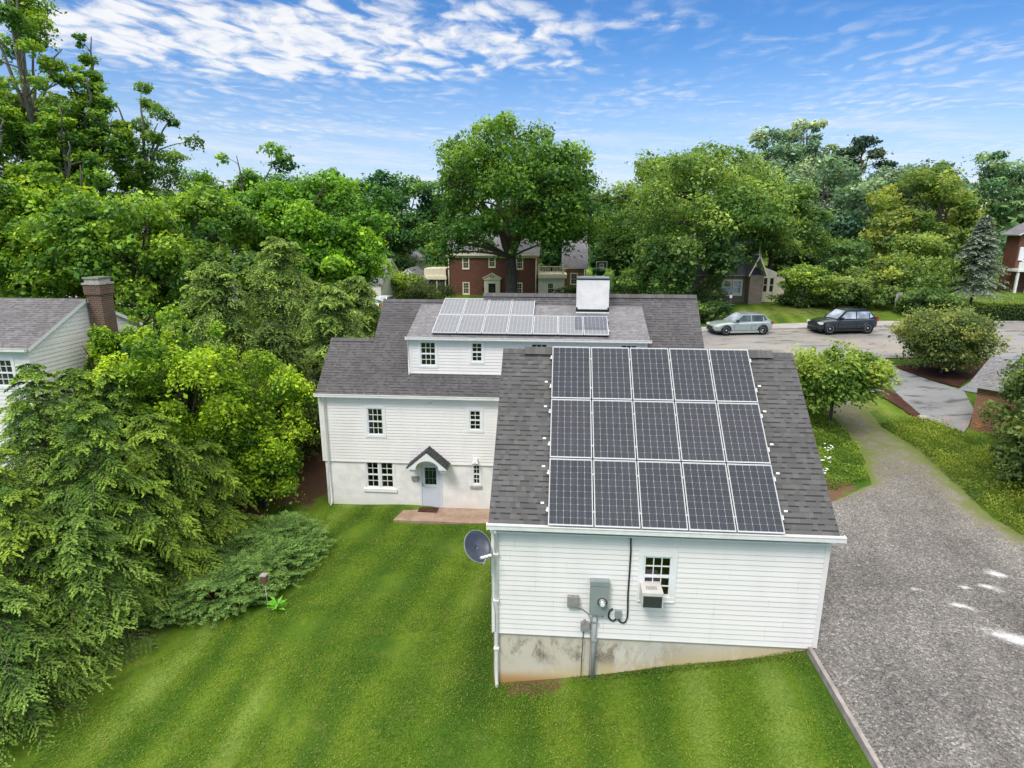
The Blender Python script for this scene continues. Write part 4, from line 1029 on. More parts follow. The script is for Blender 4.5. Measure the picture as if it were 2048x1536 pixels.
# ------------------------------------------------------------------ solar panels
PW, PH = 0.99, 1.65
def make_panel(cells, fm):
    root = thing('solar_panel', None, None)
    mb = MB(); b, c, t = 0.017, 0.011, 0.038
    mb.box((0, 0, -t), (PW, b, 0)); mb.box((0, PH - b, -t), (PW, PH, 0)); mb.box((0, b, -t), (c, PH - b, 0)); mb.box((PW - c, b, -t), (PW, PH - b, 0))
    mb.build('panel_frame', fm, root)
    mb = MB(); mb.face([(c, b, -0.004), (PW - c, b, -0.004), (PW - c, PH - b, -0.004), (c, PH - b, -0.004)], 0, [(0, 0), (1, 0), (1, 1), (0, 1)])
    mb.build('solar_cells', cells, root)
    mb = MB(); mb.box((c, b, -t + 0.002), (PW - c, PH - b, -0.006)); mb.build('back_sheet', M['black'], root)
    return root
ROWN = ['bottom', 'middle', 'top']; COLN = ['first column on the satellite dish side', 'second column from the satellite dish side', 'middle column', 'second column from the gravel side', 'first column on the gravel side']
gx, gy = 0.02928, 0.03231
proto = make_panel(M['panel_a'], M['alum']); first = True
for r in range(3):
    for c in range(5):
        o = proto if first else copy_tree(proto); first = False
        v = r * (PH + gy)
        o.location = (c * (PW + gx), v * math.cos(TH), 5.10 + v * math.sin(TH)); o.rotation_euler = (TH, 0, 0)
        tag(o, f'garage roof solar panel, {ROWN[r]} row, {COLN[c]}', 'solar panel', 'solar panels on the garage roof')
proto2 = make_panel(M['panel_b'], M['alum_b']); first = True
CN7 = ['end farther from the chimney', 'sixth counted from the chimney', 'fifth counted from the chimney', 'middle one', 'third counted from the chimney', 'second counted from the chimney', 'directly below the chimney']
CN4 = ['fourth counted from the chimney', 'third counted from the chimney', 'second counted from the chimney', 'at the chimney end']
UX, UY, UZ = -4.954, 11.822, 7.372
for r in range(2):
    for c in range(7 if r == 0 else 4):
        o = proto2 if first else copy_tree(proto2); first = False
        v = r * (PH + 0.028)
        o.location = (UX + c * (PW + 0.029), UY + v * math.cos(SL), UZ + v * math.sin(SL)); o.rotation_euler = (SL, 0, 0)
        nm = f'pale dormer solar panel, long lower row, {CN7[c]}' if r == 0 else f'pale dormer solar panel, short upper row, {CN4[c]}'
        tag(o, nm, 'solar panel', 'solar panels on the dormer roof')
# rails under the panels, their ends and white cable tags show beside the array
def rail(v, slope, o, x0, x1, label, group, tabs=True):
    t = thing('mounting_rail', label, 'mounting rail', (o[0], o[1] + v * math.cos(slope), o[2] + v * math.sin(slope)), group)
    up = Vector((0, math.cos(slope), math.sin(slope))); n = Vector((0, -math.sin(slope), math.cos(slope)))
    B = Vector((0, o[1], o[2])) + up * v
    f = lambda x, y, z: B + Vector((x, 0, 0)) + up * y + n * z
    mb = MB(); mb.box((x0, -0.02, -0.085), (x1, 0.02, -0.04), 0, f); mb.build('rail', M['alum'], t)
    for x in (x0 + 0.02, x1 - 0.045):
        mb = MB(); mb.box((x, -0.055, -0.045), (x + 0.03, 0.055, 0.004), 0, f); mb.build('end_clamp', M['alum'], t)
    if tabs:
        for x in (x0 - 0.12, x1 + 0.06):
            mb = MB(); mb.box((x, -0.022 + 0.2, -0.115), (x + 0.075, 0.022 + 0.2, -0.098), 0, f); mb.build('flashing_tab', M['trim'], t)
RL = ['lowest', 'second from bottom', 'third from bottom', 'fourth from bottom', 'fifth from bottom', 'topmost']
k = 0
for r in range(3):
    for fr in (0.22, 0.78):
        v = r * (PH + gy) + PH * fr
        rail(v, TH, (0, 0, 5.10), -0.06, 5 * PW + 4 * gx + 0.05, f'aluminium rail under the garage roof panels, {RL[k]}', 'rails under the garage panels'); k += 1
for fr, nm in ((0.22, 'lower'), (0.78, 'upper')):
    rail(PH * fr, SL, (UX, UY, UZ), UX - 0.04, UX + 7.16, f'{nm} aluminium rail under the long row of dormer panels', 'rails under the dormer panels', False)
mb = MB(); up = Vector((0, math.cos(SL), math.sin(SL))); n = Vector((0, -math.sin(SL), math.cos(SL)))
f = lambda x, y, z: Vector((UX, UY, UZ)) + Vector((x, 0, 0)) + up * y + n * z
mb.box((0.02, 0.03, -0.105), (7.08, 0.05, -0.04), 0, f)
tag(mb.build('array_skirt', M['black'], loc=(UX + 3.5, UY, UZ - .07)), 'black skirt strip under the front edge of the dormer panels', 'skirt')
up = Vector((0, math.cos(TH), math.sin(TH))); n = Vector((0, -math.sin(TH), math.cos(TH)))
f = lambda x, y, z: Vector((0, 0, 5.10)) + Vector((x, 0, 0)) + up * y + n * z
mb = MB(); mb.box((0.02, 0.03, -0.105), (5 * PW + 4 * gx - .02, 0.05, -0.04), 0, f)
tag(mb.build('array_skirt', M['black'], loc=(2.5, 0.03, 5.05)), 'black skirt strip under the lower edge of the garage panels', 'skirt')
# ------------------------------------------------------------------ cars
def car(name, label, x, y, heading, paint, L=4.4, Wd=1.75, Hh=1.47, suv=False):
    """built with its nose towards +x, then turned"""
    t = thing(name, label, 'car', (0, 0, 0))
    h2 = L / 2; w = Wd / 2
    gz = 0.20 if suv else 0.15; belt = 1.02 if suv else 0.90; hood = 0.98 if suv else 0.86
    # stations: x, underside, shoulder height, half width
    S = [(-h2, 0.42, belt - 0.12, w * 0.80), (-h2 + 0.06, 0.32, belt + 0.02, w * 0.90), (-h2 + 0.35, gz + 0.06, belt + 0.04, w * 0.97), (-h2 * 0.55, gz, belt + 0.02, w), (0, gz, belt - 0.01, w), (h2 * 0.36, gz, belt - 0.04, w),
         (h2 * 0.56, gz, hood, w * 0.985), (h2 - 0.42, gz + 0.02, hood - 0.08, w * 0.95), (h2 - 0.12, gz + 0.06, hood - 0.20, w * 0.84), (h2, 0.34, hood - 0.34, w * 0.70)]
    mb = MB(); rings = []
    for x_, zl, zs, hw in S:
        b = len(mb.v); m = zl + (zs - zl) * 0.55
        for yy, zz in ((-hw * .80, zl), (-hw * .97, zl + .10), (-hw, m), (-hw * .965, zs - .06), (-hw * .86, zs), (-hw * .4, zs + .025), (hw * .4, zs + .025), (hw * .86, zs), (hw * .965, zs - .06), (hw, m), (hw * .97, zl + .10), (hw * .80, zl)): mb.v.append((x_, yy, zz))
        rings.append(b)
    n = 12
    for r0, r1 in zip(rings[:-1], rings[1:]):
        for i in range(n):
            j = (i + 1) % n; mb.f.append((r0 + i, r0 + j, r1 + j, r1 + i)); mb.uv.append([(0, 0)] * 4); mb.mi.append(0); mb.sm.append(True)
    for b, rev in ((rings[0], False), (rings[-1], True)):
        q = tuple(b + i for i in range(n)); mb.f.append(q if rev else q[::-1]); mb.uv.append([(0, 0)] * n); mb.mi.append(0); mb.sm.append(True)
    body = mb.build('body', paint, t)
    sub = body.modifiers.new('smooth', 'SUBSURF'); sub.levels = 1; sub.render_levels = 2
    # cabin
    xa, xb, xc, xd = (h2 * 0.40, h2 * 0.02, -h2 * 0.66, -h2 * 0.93) if not suv else (h2 * 0.40, h2 * 0.06, -h2 * 0.70, -h2 * 0.95)
    zb, zt = belt - 0.03, Hh; wb, wt = w * 0.90, w * 0.70
    Bm = [(xa, zb), (xb, zt - 0.04), ((xb + xc) / 2, zt), (xc, zt - 0.06), (xd, zb + 0.02)]
    def P(i, s, g=0.0, q=None):
        x_, z_ = Bm[i]; f = (z_ - zb) / (zt - zb); return Vector((x_, s * (wb + (wt - wb) * f + g), z_))
    mb = MB()
    for a, b in ((0, 1), (1, 2), (2, 3), (3, 4)):
        mb.face([P(a, -1), P(a, 1), P(b, 1), P(b, -1)], smooth=False)
    mb.face([P(i, -1) for i in range(5)][::-1]); mb.face([P(i, 1) for i in range(5)])
    o = mb.build('roof', paint, t); bv = o.modifiers.new('bevel', 'BEVEL'); bv.width = 0.05; bv.segments = 3; bv.limit_method = 'ANGLE'
    gl = M['carglass']
    def quad(name_, pts, mat, lift):
        mb = MB(); nrm = (pts[1] - pts[0]).cross(pts[2] - pts[0]).normalized()
        c = sum(pts, Vector()) / len(pts)
        if nrm.dot(c - Vector((0, 0, 0.7))) < 0: pts = pts[::-1]; nrm = -nrm
        mb.face([p + nrm * lift for p in pts]); return mb.build(name_, mat, t)
    def lerp(a, b, f): return a + (b - a) * f
    def inset(a, b, f0, f1, s0=0.07, s1=0.93):
        A0, A1, B0, B1 = P(a, -1), P(a, 1), P(b, -1), P(b, 1)
        q = [lerp(lerp(A0, B0, f0), lerp(A1, B1, f0), s0), lerp(lerp(A0, B0, f0), lerp(A1, B1, f0), s1), lerp(lerp(A0, B0, f1), lerp(A1, B1, f1), s1), lerp(lerp(A0, B0, f1), lerp(A1, B1, f1), s0)]
        return q
    quad('windscreen', inset(0, 1, 0.08, 0.93), M['skyglass'], 0.012)
    quad('rear_window', inset(3, 4, 0.10, 0.70), gl, 0.012)
    for s in (-1, 1):
        def sp(x_, f): return Vector((x_, s * (wb + (wt - wb) * f), zb + (zt - zb) * f))
        def edge_front(f): return xa + (xb - xa) * f / 0.93
        def edge_rear(f): return xd + (xc - xd) * f / 0.9
        f0, f1 = 0.10, 0.80
        m1 = (xa + xd) / 2 + 0.06; m2 = xd + 0.62
        sg = M['skyglass'] if suv else gl
        quad('side_window', [sp(edge_front(f0) - .16, f0), sp(m1 + .04, f0), sp(m1 + .04, f1), sp(edge_front(f1) - .10, f1)], sg, 0.012)
        quad('side_window', [sp(m1 - .04, f0), sp(m2 + .03, f0), sp(m2 + .03, f1), sp(m1 - .04, f1)], sg, 0.012)
        quad('side_window', [sp(m2 - .05, f0 + .05), sp(edge_rear(f0) + .24, f0 + .16), sp(edge_rear(f1) + .16, f1 - .05), sp(m2 - .05, f1)], sg, 0.012)
        mb = MB(); mb.box((edge_front(f0) - 0.32, s * (w + .02) - .06, belt + .02), (edge_front(f0) - .14, s * (w + .02) + .08, belt + .16)); mb.build('mirror', paint if suv else M['blackmetal'], t, bevel=0.03)
        for xx in (m1, m2 + .05, edge_front(f0) - .02):
            mb = MB(); mb.box((xx - .006, s * w * 1.0 - .003, gz + .22), (xx + .006, s * w * 1.0 + .006, belt - .10)); mb.build('door_gap', M['black'], t)
        for xx in (m1 - .22, m2 - .10):
            mb = MB(); mb.box((xx - .09, s * w - .01, belt - .20), (xx + .09, s * w + .025, belt - .17)); mb.build('door_handle', paint, t, bevel=0.008)
        mb = MB(); mb.box((-h2 * .62, s * w * .99 - .02, gz - .02), (h2 * .55, s * w * .99 + .01, gz + .13)); mb.build('sill', M['black'] if suv else paint, t, bevel=0.01)
    mb = MB(); zt2 = zt + .005
    for f in (0.62, -0.62):
        if suv: mb.tube([(xb - .1, f * w, zt + .0), (xb - .2, f * w, zt + .05), (xc + .2, f * w, zt + .05), (xc + .1, f * w, zt - .02)], 0.018, 6)
    if suv: mb.build('roof_rail', M['blackmetal'], t)
    wr = 0.36 if suv else 0.315; ax = (h2 - 0.86, -h2 + 0.82)
    for xx in ax:
        for s in (-1, 1):
            mb = MB(); mb.lathe([(0.0, 0), (wr + .075, 0), (wr + .075, s * .012), (0.0, s * .012)], (xx, s * (w - .012), wr + .01), 'y', 24); mb.build('wheel_arch', M['black'], t)
            mb = MB(); mb.lathe([(wr * .62, s * .0), (wr * .97, s * 0.0), (wr, -s * .03), (wr, -s * .19), (wr * .6, -s * .2)], (xx, s * (w + .012), wr), 'y', 24); ty = mb.build('wheel', M['tyre'], t)
            mb = MB(); mb.lathe([(0.0, s * .005), (wr * .16, s * .005), (wr * .18, -s * .02), (wr * .60, -s * .045), (wr * .66, s * .008), (wr * .70, s * .002)], (xx, s * (w + .012), wr), 'y', 24)
            rim = mb.build('rim', M['rim'], ty)
            for k in range(5):
                a = k * 1.2566 + .3; b = a + .63
                mb = MB(); c = Vector((xx, s * (w + .006), wr)); p = [c + Vector((math.cos(q) * rr_, 0, math.sin(q) * rr_)) for q, rr_ in ((b - .10, wr * .28), (b + .10, wr * .28), (b + .16, wr * .54), (b - .16, wr * .54))]
                mb.face(p if s > 0 else p[::-1]); mb.build('rim_slot', M['black'], ty)
    for s in (-1, 1):
        mb = MB(); mb.box((h2 - .34, s * w * .72 - .17, hood - .31), (h2 - .10, s * w * .72 + .17, hood - .17)); mb.build('headlight', M['lamp_clear'], t, bevel=0.03)
        mb = MB(); mb.box((-h2 + .0, s * w * .80 - .13, belt - .16), (-h2 + .20, s * w * .80 + .10, belt + (.14 if suv else .0))); mb.build('taillight', M['lamp_red'], t, bevel=0.04)
    mb = MB(); mb.box((h2 - .10, -w * .48, hood - .46), (h2 + .012, w * .48, hood - .30)); mb.box((h2 - .10, -w * .60, 0.26), (h2 + .015, w * .60, 0.40)); mb.build('grille', M['black'], t, bevel=0.01)
    mb = MB(); mb.box((-h2 - .02, -.26, .55), (-h2 + .03, .26, .67)); mb.build('number_plate', M['trim'], t)
    mb = MB(); mb.box((-h2 + .3, -w * .8, gz - .03), (h2 - .25, w * .8, gz + .12)); mb.build('underbody', M['black'], t)
    z = Hs(x, y); t.location = (x, y, z + 0.05); t.rotation_euler = (0, 0, heading)
    return t
car('hatchback', 'silver green hatchback parked at the far kerb behind the house ridge', 13.25, 33.05, PI + 0.19, M['paint_silver'], 4.42, 1.75, 1.47)
car('suv', 'black suv with silver wheels parked at the far kerb before the shrubs', 20.9, 34.15, PI + 0.19, M['paint_black'], 4.60, 1.83, 1.68, True)
car('parked_car', 'white car parked facing the camera in the drive beside the maple', -17.0, 45.8, -PI / 2 - 0.05, M['paint_white'], 4.8, 1.85, 1.48)

# ------------------------------------------------------------------ houses across the street and beside the yard
def gable_roof_x(mb, x0, x1, y0, y1, ze, rise, over=0.3, th=0.12):
    ym = (y0 + y1) / 2; t = rise / (ym - y0); zo = ze - over * t
    slab(mb, [(x0 - over, y0 - over, zo), (x1 + over, y0 - over, zo), (x1 + over, ym, ze + rise), (x0 - over, ym, ze + rise)], th)
    slab(mb, [(x0 - over, ym, ze + rise), (x1 + over, ym, ze + rise), (x1 + over, y1 + over, zo), (x0 - over, y1 + over, zo)], th)
def gable_roof_y(mb, x0, x1, y0, y1, ze, rise, over=0.3, th=0.12):
    xm = (x0 + x1) / 2; t = rise / (xm - x0); zo = ze - over * t
    slab(mb, [(x0 - over, y0 - over, zo), (xm, y0 - over, ze + rise), (xm, y1 + over, ze + rise), (x0 - over, y1 + over, zo)], th, udir=(0, 1, 0))
    slab(mb, [(xm, y0 - over, ze + rise), (x1 + over, y0 - over, zo), (x1 + over, y1 + over, zo), (xm, y1 + over, ze + rise)], th, udir=(0, 1, 0))
def walls(mb, x0, x1, y0, y1, z0, z1, holes=(), sid=False, mi=0, e=0.16):
    fn = siding if sid else flat
    kw = {'e': e, 'mi': mi} if sid else {'mi': mi}
    fn(mb, south(0, y0), x0, x1, z0, z1, holes, **kw); fn(mb, east(x1, 0), y0, y1, z0, z1, (), **kw)
    fn(mb, west(x0, 0), -y1, -y0, z0, z1, (), **kw); fn(mb, north(0, y1), -x1, -x0, z0, z1, (), **kw)
def gable_tri(mb, W, u0, u1, z0, rise, sid=True, mi=0, e=0.16):
    um = (u0 + u1) / 2; h = (u1 - u0) / 2
    pf = lambda w: (u0 + h * (w - z0) / rise, u1 - h * (w - z0) / rise)
    if sid: siding(mb, W, u0, u1, z0, z0 + rise - 0.05, (), e=e, prof=pf, mi=mi)
    else: mb.face([W(u0, z0), W(u1, z0), W(um, z0 + rise)], mi, [(u0, 0), (u1, 0), (um, rise)])

# red brick colonial
bc = thing('brick_house', 'two storey red brick colonial house with cream door surround behind the big oak', 'house', (-8.1, 66, 3.4))
Y = 63.0; X0, X1 = -13.56, -2.58; zg0, ze = 2.6, 8.45
wins = [(-11.6, -10.94, 3.75, 5.02), (-11.6, -10.94, 6.82, 8.2), (-8.38, -7.72, 7.02, 8.2), (-5.16, -4.42, 3.75, 5.02), (-5.02, -4.36, 6.82, 8.2)]
dro = (-8.5, -7.62, 2.8, 5.0)
mb = MB(); walls(mb, X0, X1, Y, Y + 8.0, zg0, ze, [*wins, dro]); 
gable_tri(mb, east(X1, 0), Y, Y + 8, ze, 2.9, False); gable_tri(mb, west(X0, 0), -Y - 8, -Y, ze, 2.9, False)
mb.build('brick_wall', M['brick_red'], bc)
mb = MB(); gable_roof_x(mb, X0, X1, Y, Y + 8.0, ze + 0.12, 2.95); mb.build('roof', [M['roof_far'], M['cream']], bc)
mb = MB(); mb.box((X0 - .25, Y - 0.35, ze - 0.12), (X1 + .25, Y - 0.02, ze + 0.06)); mb.box((X0, Y - 0.06, ze - 0.40), (X1, Y - 0.01, ze - 0.12)); mb.build('cornice', M['cream'], bc)
Wc_ = south(0, Y)
for wv in wins: window(bc, Wc_, *wv, cols=3, rows=2, trim=0.11, mt=M['cream'], open_room=False, sill=0.05)
for i in (0, 3):
    wv = wins[i]; mb = MB(); mb.wbox(Wc_, wv[0] - .12, wv[1] + .12, wv[2] - .62, wv[2] - .17, 0, 0.04); mb.build('window_apron', M['cream'], bc)
mb = MB(); mb.wbox(Wc_, -9.02, -8.5, 2.7, 5.45, 0, 0.16); mb.wbox(Wc_, -7.62, -7.06, 2.7, 5.45, 0, 0.16); mb.wbox(Wc_, -8.5, -7.62, 5.0, 5.45, 0, 0.15); mb.wbox(Wc_, -9.12, -6.98, 5.45, 5.56, 0, 0.24)
mb.prism([(-9.12, 5.56), (-6.98, 5.56), (-8.05, 6.12)], Wc_, 0.0, 0.18)
for s in (-1, 1):
    a, b = (-9.22, 5.56), (-8.05, 6.18)
    q = [(-8.05 + s * 1.17, 5.56), (-8.05 + s * 1.17, 5.66), (-8.05, 6.28), (-8.05, 6.16)]
    mb.prism(q if s < 0 else q[::-1], Wc_, 0.0, 0.28)
sur = mb.build('door_surround', M['cream'], bc)
mb = MB(); mb.wbox(Wc_, -8.5, -7.62, 2.75, 4.98, -0.08, -0.03); dd = mb.build('door', M['blackmetal'], bc)
mb = MB(); mb.tube([Wc_(-8.06 + 0.22 * math.cos(a), 4.25 + 0.22 * math.sin(a), -0.01) for a in np.linspace(0, 2 * PI, 17)], 0.045, 6, cap=False); mb.build('wreath', simple('wreath_green', (0.09, 0.10, 0.05), 0.9), dd)
for s in (-1, 1):
    mb = MB(); mb.lathe([(0, 0.25), (0.05, 0.22), (0.09, 0.05), (0.03, 0), (0, -.03)], (-8.05 + s * 0.16, Y - .35, 5.72), 'z', 8); mb.build('pediment_finial', M['brick_old'], bc)
    mb = MB(); mb.box((-8.05 + s * 1.14 - .06, Y - .2, 4.15), (-8.05 + s * 1.14 + .06, Y - 0.02, 4.5)); mb.build('wall_lantern', M['blackmetal'], bc)
for x_ in (-13.36, -2.70):
    mb = MB(); mb.tube([(x_, Y - .1, ze - .1), (x_, Y - .1, 2.8)], 0.07, 6); mb.build('downspout', M['cream'], bc)
# screened porch with balcony, left wing of the colonial
mb = MB(); PX0, PX1 = -16.4, -13.72
mb.wbox(Wc_, PX0, PX0 + .5, 2.6, 5.45, -3.5, 0.3); mb.wbox(Wc_, PX1 - .12, PX1, 2.6, 5.45, -3.5, 0.3); mb.wbox(Wc_, PX0 + .5, PX1 - .12, 2.6, 3.4, -0.2, 0.28); mb.wbox(Wc_, -14.92, -14.8, 3.4, 5.4, -0.1, 0.28)
mb.wbox(Wc_, PX0 - .15, PX1 + .1, 5.45, 5.85, -3.6, 0.45); mb.wbox(Wc_, PX0, PX1, 5.85, 6.75, -3.5, 0.30)
pc = mb.build('porch', M['cream'], bc)
mb = MB(); mb.wbox(Wc_, PX0 + .5, PX1 - .12, 3.4, 5.4, -0.15, 0.18); mb.build('porch_screen', simple('dark_screen', (0.05, 0.048, 0.046), 0.7, var=0.4, scale=2), pc)
# right wing with balustrade
mb = MB(); siding(mb, Wc_, -2.40, 0.75, 2.6, 5.70, [(-1.24, -0.58, 3.85, 5.05)], e=0.2); siding(mb, east(0.75, 0), Y, Y + 4, 2.6, 5.7, e=0.2); wing = mb.build('wing_wall', M['siding_cream'], bc)
window(bc, Wc_, -1.24, -0.58, 3.85, 5.05, cols=3, trim=0.05, mt=M['cream'], open_room=False)
mb = MB(); mb.wbox(Wc_, -2.42, 1.05, 5.70, 6.12, -4.2, 0.35); mb.wbox(Wc_, -2.42, 0.95, 6.12, 6.20, -4.1, 0.22); mb.build('wing_cornice', M['cream'], bc)
mb = MB(); mb.wbox(Wc_, -2.4, 0.72, 7.0, 7.10, -.1, .08); mb.wbox(Wc_, -2.4, 0.72, 6.28, 6.36, -.08, .06)
for i in range(17):
    if i % 8: mb.wbox(Wc_, -2.33 + i * .185, -2.26 + i * .185, 6.36, 7.0, -.05, .03)
mb.wbox(Wc_, 0.45, 0.72, 6.2, 7.28, -.14, .12); mb.wbox(Wc_, -2.44, -2.24, 6.2, 7.28, -.14, .12); mb.build('balustrade', M['cream'], bc)
# brick garage wing further to the right
mb = MB(); walls(mb, 0.9, 3.45, 66.2, 73, 2.6, 6.7, [(1.62, 2.35, 4.75, 6.0)]); mb.build('garage_wing_wall', M['brick_orange'], bc)
window(bc, south(0, 66.2), 1.62, 2.35, 4.75, 6.0, cols=3, trim=0.12, mt=M['cream'], open_room=False)
mb = MB(); slab(mb, [(0.4, 65.9, 6.7), (3.7, 65.9, 6.7), (3.7, 70.5, 11.2), (0.4, 70.5, 11.2)], .12); mb.build('garage_wing_roof', [M['roof_far'], M['cream']], bc)
mb = MB(); mb.tube([(3.30, 66.0, 6.7), (3.30, 66.0, 3.0)], .07, 6); mb.build('downspout', M['cream'], bc)

# white shed and pale house between maple and oak
sh = thing('shed', 'small white gabled shed next to the brick colonial porch', 'shed', (-17.7, 62, 3.6))
mb = MB(); siding(mb, south(0, 60), -19.36, -16.2, 3.2, 5.55, (), e=.15); siding(mb, east(-16.2, 0), 60, 65, 3.2, 5.55, (), e=.15); siding(mb, west(-19.36, 0), -65, -60, 3.2, 5.55, (), e=.15); gable_tri(mb, south(0, 60), -19.36, -16.2, 5.55, 1.3); mb.build('wall', M['siding'], sh)
mb = MB(); gable_roof_y(mb, -19.36, -16.2, 60, 65, 5.6, 1.32, .16); mb.build('roof', [M['roof_far'], M['trim']], sh)
mb = MB(); mb.box((-18.75, 59.86, 5.2), (-18.5, 59.98, 5.5)); mb.build('wall_lamp', M['blackmetal'], sh)
ph = thing('pale_house', 'pale green sided house with grey roof behind the white shed', 'house', (-23, 79, 3.6))
mb = MB(); siding(mb, south(0, 75), -27, -20.5, 3, 7.0, (), e=.18); gable_tri(mb, south(0, 75), -27, -20.5, 7.0, 1.9); siding(mb, east(-20.5, 0), 75, 84, 3, 7.0, (), e=.18); mb.build('wall', mat_siding('pale_green_siding', (0.55, 0.60, 0.52)), ph)
mb = MB(); gable_roof_y(mb, -27, -20.5, 75, 84, 7.05, 1.95, .25); mb.build('roof', [M['roof_far'], M['trim']], ph)
window(ph, south(0, 75), -24.6, -23.8, 5.3, 6.4, trim=.1, open_room=False)
wb_ = thing('white_house', 'white house half hidden by the maple beside the parked white car', 'house', (-22, 56, 3.5))
mb = MB(); walls(mb, -26.5, -18.75, 52, 60, 3, 5.9, [(-20.4, -19.7, 4.3, 5.4)], sid=True); gable_tri(mb, east(-18.75, 0), 52, 60, 5.9, 2.3); mb.build('wall', M['siding'], wb_)
mb = MB(); gable_roof_x(mb, -26.5, -18.75, 52, 60, 5.95, 2.3, .25); mb.build('roof', [M['roof_far'], M['trim']], wb_)
window(wb_, south(0, 52), -20.4, -19.7, 4.3, 5.4, trim=.1, open_room=False)
for i, (x, y, w_, d_, z0, ze_, rs, ml, nm, rot) in enumerate((
    (-47, 47, 10, 8, 3, 9.4, 2.2, 'siding', 'white house glimpsed through the tall thin trees', 0),
    (-34.0, 44, 7, 7, 3, 7.0, 2.4, 'siding', 'white house glimpsed just behind the brick chimney', 0),
    (-27.2, 47, 6, 7, 3, 8.3, 2.0, 'brick_orange', 'orange brick house glimpsed below the rounded maple', 0))):
    hh = thing('far_house', nm, 'house', (x, y + d_ / 2, z0), 'houses glimpsed through the trees')
    mb = MB(); hs = [(x - 1.9, x - 1.1, ze_ - 2.0, ze_ - .8), (x + 1.0, x + 1.8, ze_ - 2.0, ze_ - .8)]
    walls(mb, x - w_ / 2, x + w_ / 2, y, y + d_, z0, ze_, hs, sid=ml == 'siding'); gable_tri(mb, east(x + w_ / 2, 0), y, y + d_, ze_, rs, ml == 'siding'); mb.build('wall', M[ml], hh)
    mb = MB(); gable_roof_x(mb, x - w_ / 2, x + w_ / 2, y, y + d_, ze_ + .05, rs, .3); mb.build('roof', [M['roof_far'], M['trim']], hh)
    for q in hs: window(hh, south(0, y), *q, trim=.1, open_room=False)

# house with cream gable on the right
ch_ = thing('gabled_house', 'stone and cream sided house half hidden behind the pale limbed tree', 'house', (17, 51, 4.9))
Y = 46.0; Wr = south(0, Y)
mb = MB(); flat(mb, Wr, 12.0, 18.3, 4.3, 7.45, [(15.25, 15.95, 5.7, 6.85), (16.15, 16.85, 5.7, 6.85)]); flat(mb, west(12, 0), -54, -Y, 4.3, 7.45); flat(mb, south(0, Y - 1.2), 17.25, 18.45, 4.6, 7.45); flat(mb, east(18.45, 0), Y - 1.2, Y, 4.6, 7.45); flat(mb, west(17.25, 0), -Y, -Y + 1.2, 4.6, 7.45)
mb.build('stone_wall', mat_brick('brown_stone', (0.17, 0.13, 0.10, 1), (0.24, 0.19, 0.15, 1), (0.28, 0.25, 0.21, 1)), ch_)
for q in ((15.25, 15.95, 5.7, 6.85), (16.15, 16.85, 5.7, 6.85)): window(ch_, Wr, *q, cols=1, rows=1, trim=.13, mt=M['cream'], open_room=False, sill=.08, glass=M['skyglass'])
mb = MB(); slab(mb, [(11.7, Y - .3, 7.4), (18.6, Y - .3, 7.4), (18.6, Y + 3.5, 11.0), (11.7, Y + 3.5, 11.0)], .12)
slab(mb, [(17.0, Y - 1.5, 7.4), (17.85, Y - 1.5, 9.3), (17.85, Y + 1.2, 9.3), (17.0, Y + 1.2, 7.4)], .1, udir=(0, 1, 0)); slab(mb, [(17.85, Y - 1.5, 9.3), (18.7, Y - 1.5, 7.4), (18.7, Y + 1.2, 7.4), (17.85, Y + 1.2, 9.3)], .1, udir=(0, 1, 0)); mb.build('roof', [M['roof_far'], M['cream']], ch_)
mb = MB(); pf = lambda w: (18.3, 20.7 - max(0, w - 7.0) * 1.9)
siding(mb, Wr, 18.5, 20.7, 4.3, 8.15, [(18.82, 19.18, 5.85, 7.15), (19.36, 19.76, 5.85, 7.15)], e=.2, prof=lambda w: (18.5, max(18.6, 20.75 - max(0, w - 7.35) * 2.6))); siding(mb, east(20.7, 0), Y, Y + 8, 4.3, 7.4, (), e=.2); mb.build('gable_wall', M['siding_cream'], ch_)
for q in ((18.82, 19.18, 5.85, 7.15), (19.36, 19.76, 5.85, 7.15)): window(ch_, Wr, *q, cols=1, rows=1, trim=.09, mt=M['cream'], open_room=False)
mb = MB(); siding(mb, south(0, Y + 2.2), 16.6, 18.3, 7.8, 10.4, [(17.2, 17.75, 8.7, 9.8)], e=.2); mb.build('dormer_wall', M['siding_cream'], ch_)
window(ch_, south(0, Y + 2.2), 17.2, 17.75, 8.7, 9.8, cols=1, trim=.1, mt=M['cream'], open_room=False)
mb = MB(); mb.tube([(18.2, Y - 0.05, 10.0), (18.2, Y - 0.05, 8.0)], .06, 6); mb.build('downspout', M['cream'], ch_)
# far brick house with white porch at the edge
fb = thing('porch_house', 'brick house with white porch behind the blue spruce', 'house', (52, 62, 5))
mb = MB(); walls(mb, 48.6, 58, 58, 60, 4.5, 11.2, [(49.3, 50.0, 8.3, 9.6)]); gable_tri(mb, south(0, 58), 48.6, 58, 11.2, 2.6, False); mb.build('brick_wall', M['brick_red'], fb)
mb = MB(); gable_roof_y(mb, 48.6, 58, 58, 60, 11.25, 2.65, .5); mb.build('roof', [M['roof_far'], M['trim']], fb)
window(fb, south(0, 58), 49.3, 50.0, 8.3, 9.6, trim=.12, open_room=False)
mb = MB(); mb.box((47.9, 56.4, 7.2), (53, 58, 7.45)); mb.box((47.95, 56.45, 7.45), (53, 56.55, 8.2))
for i in range(4): mb.box((48.0 + i * 1.1, 56.5, 4.8), (48.2 + i * 1.1, 56.7, 7.2))
mb.build('porch', M['trim'], fb)
mb = MB(); mb.box((48.75, 57.9, 8.3), (49.15, 57.99, 9.7)); mb.build('shutter', M['trim'], fb)
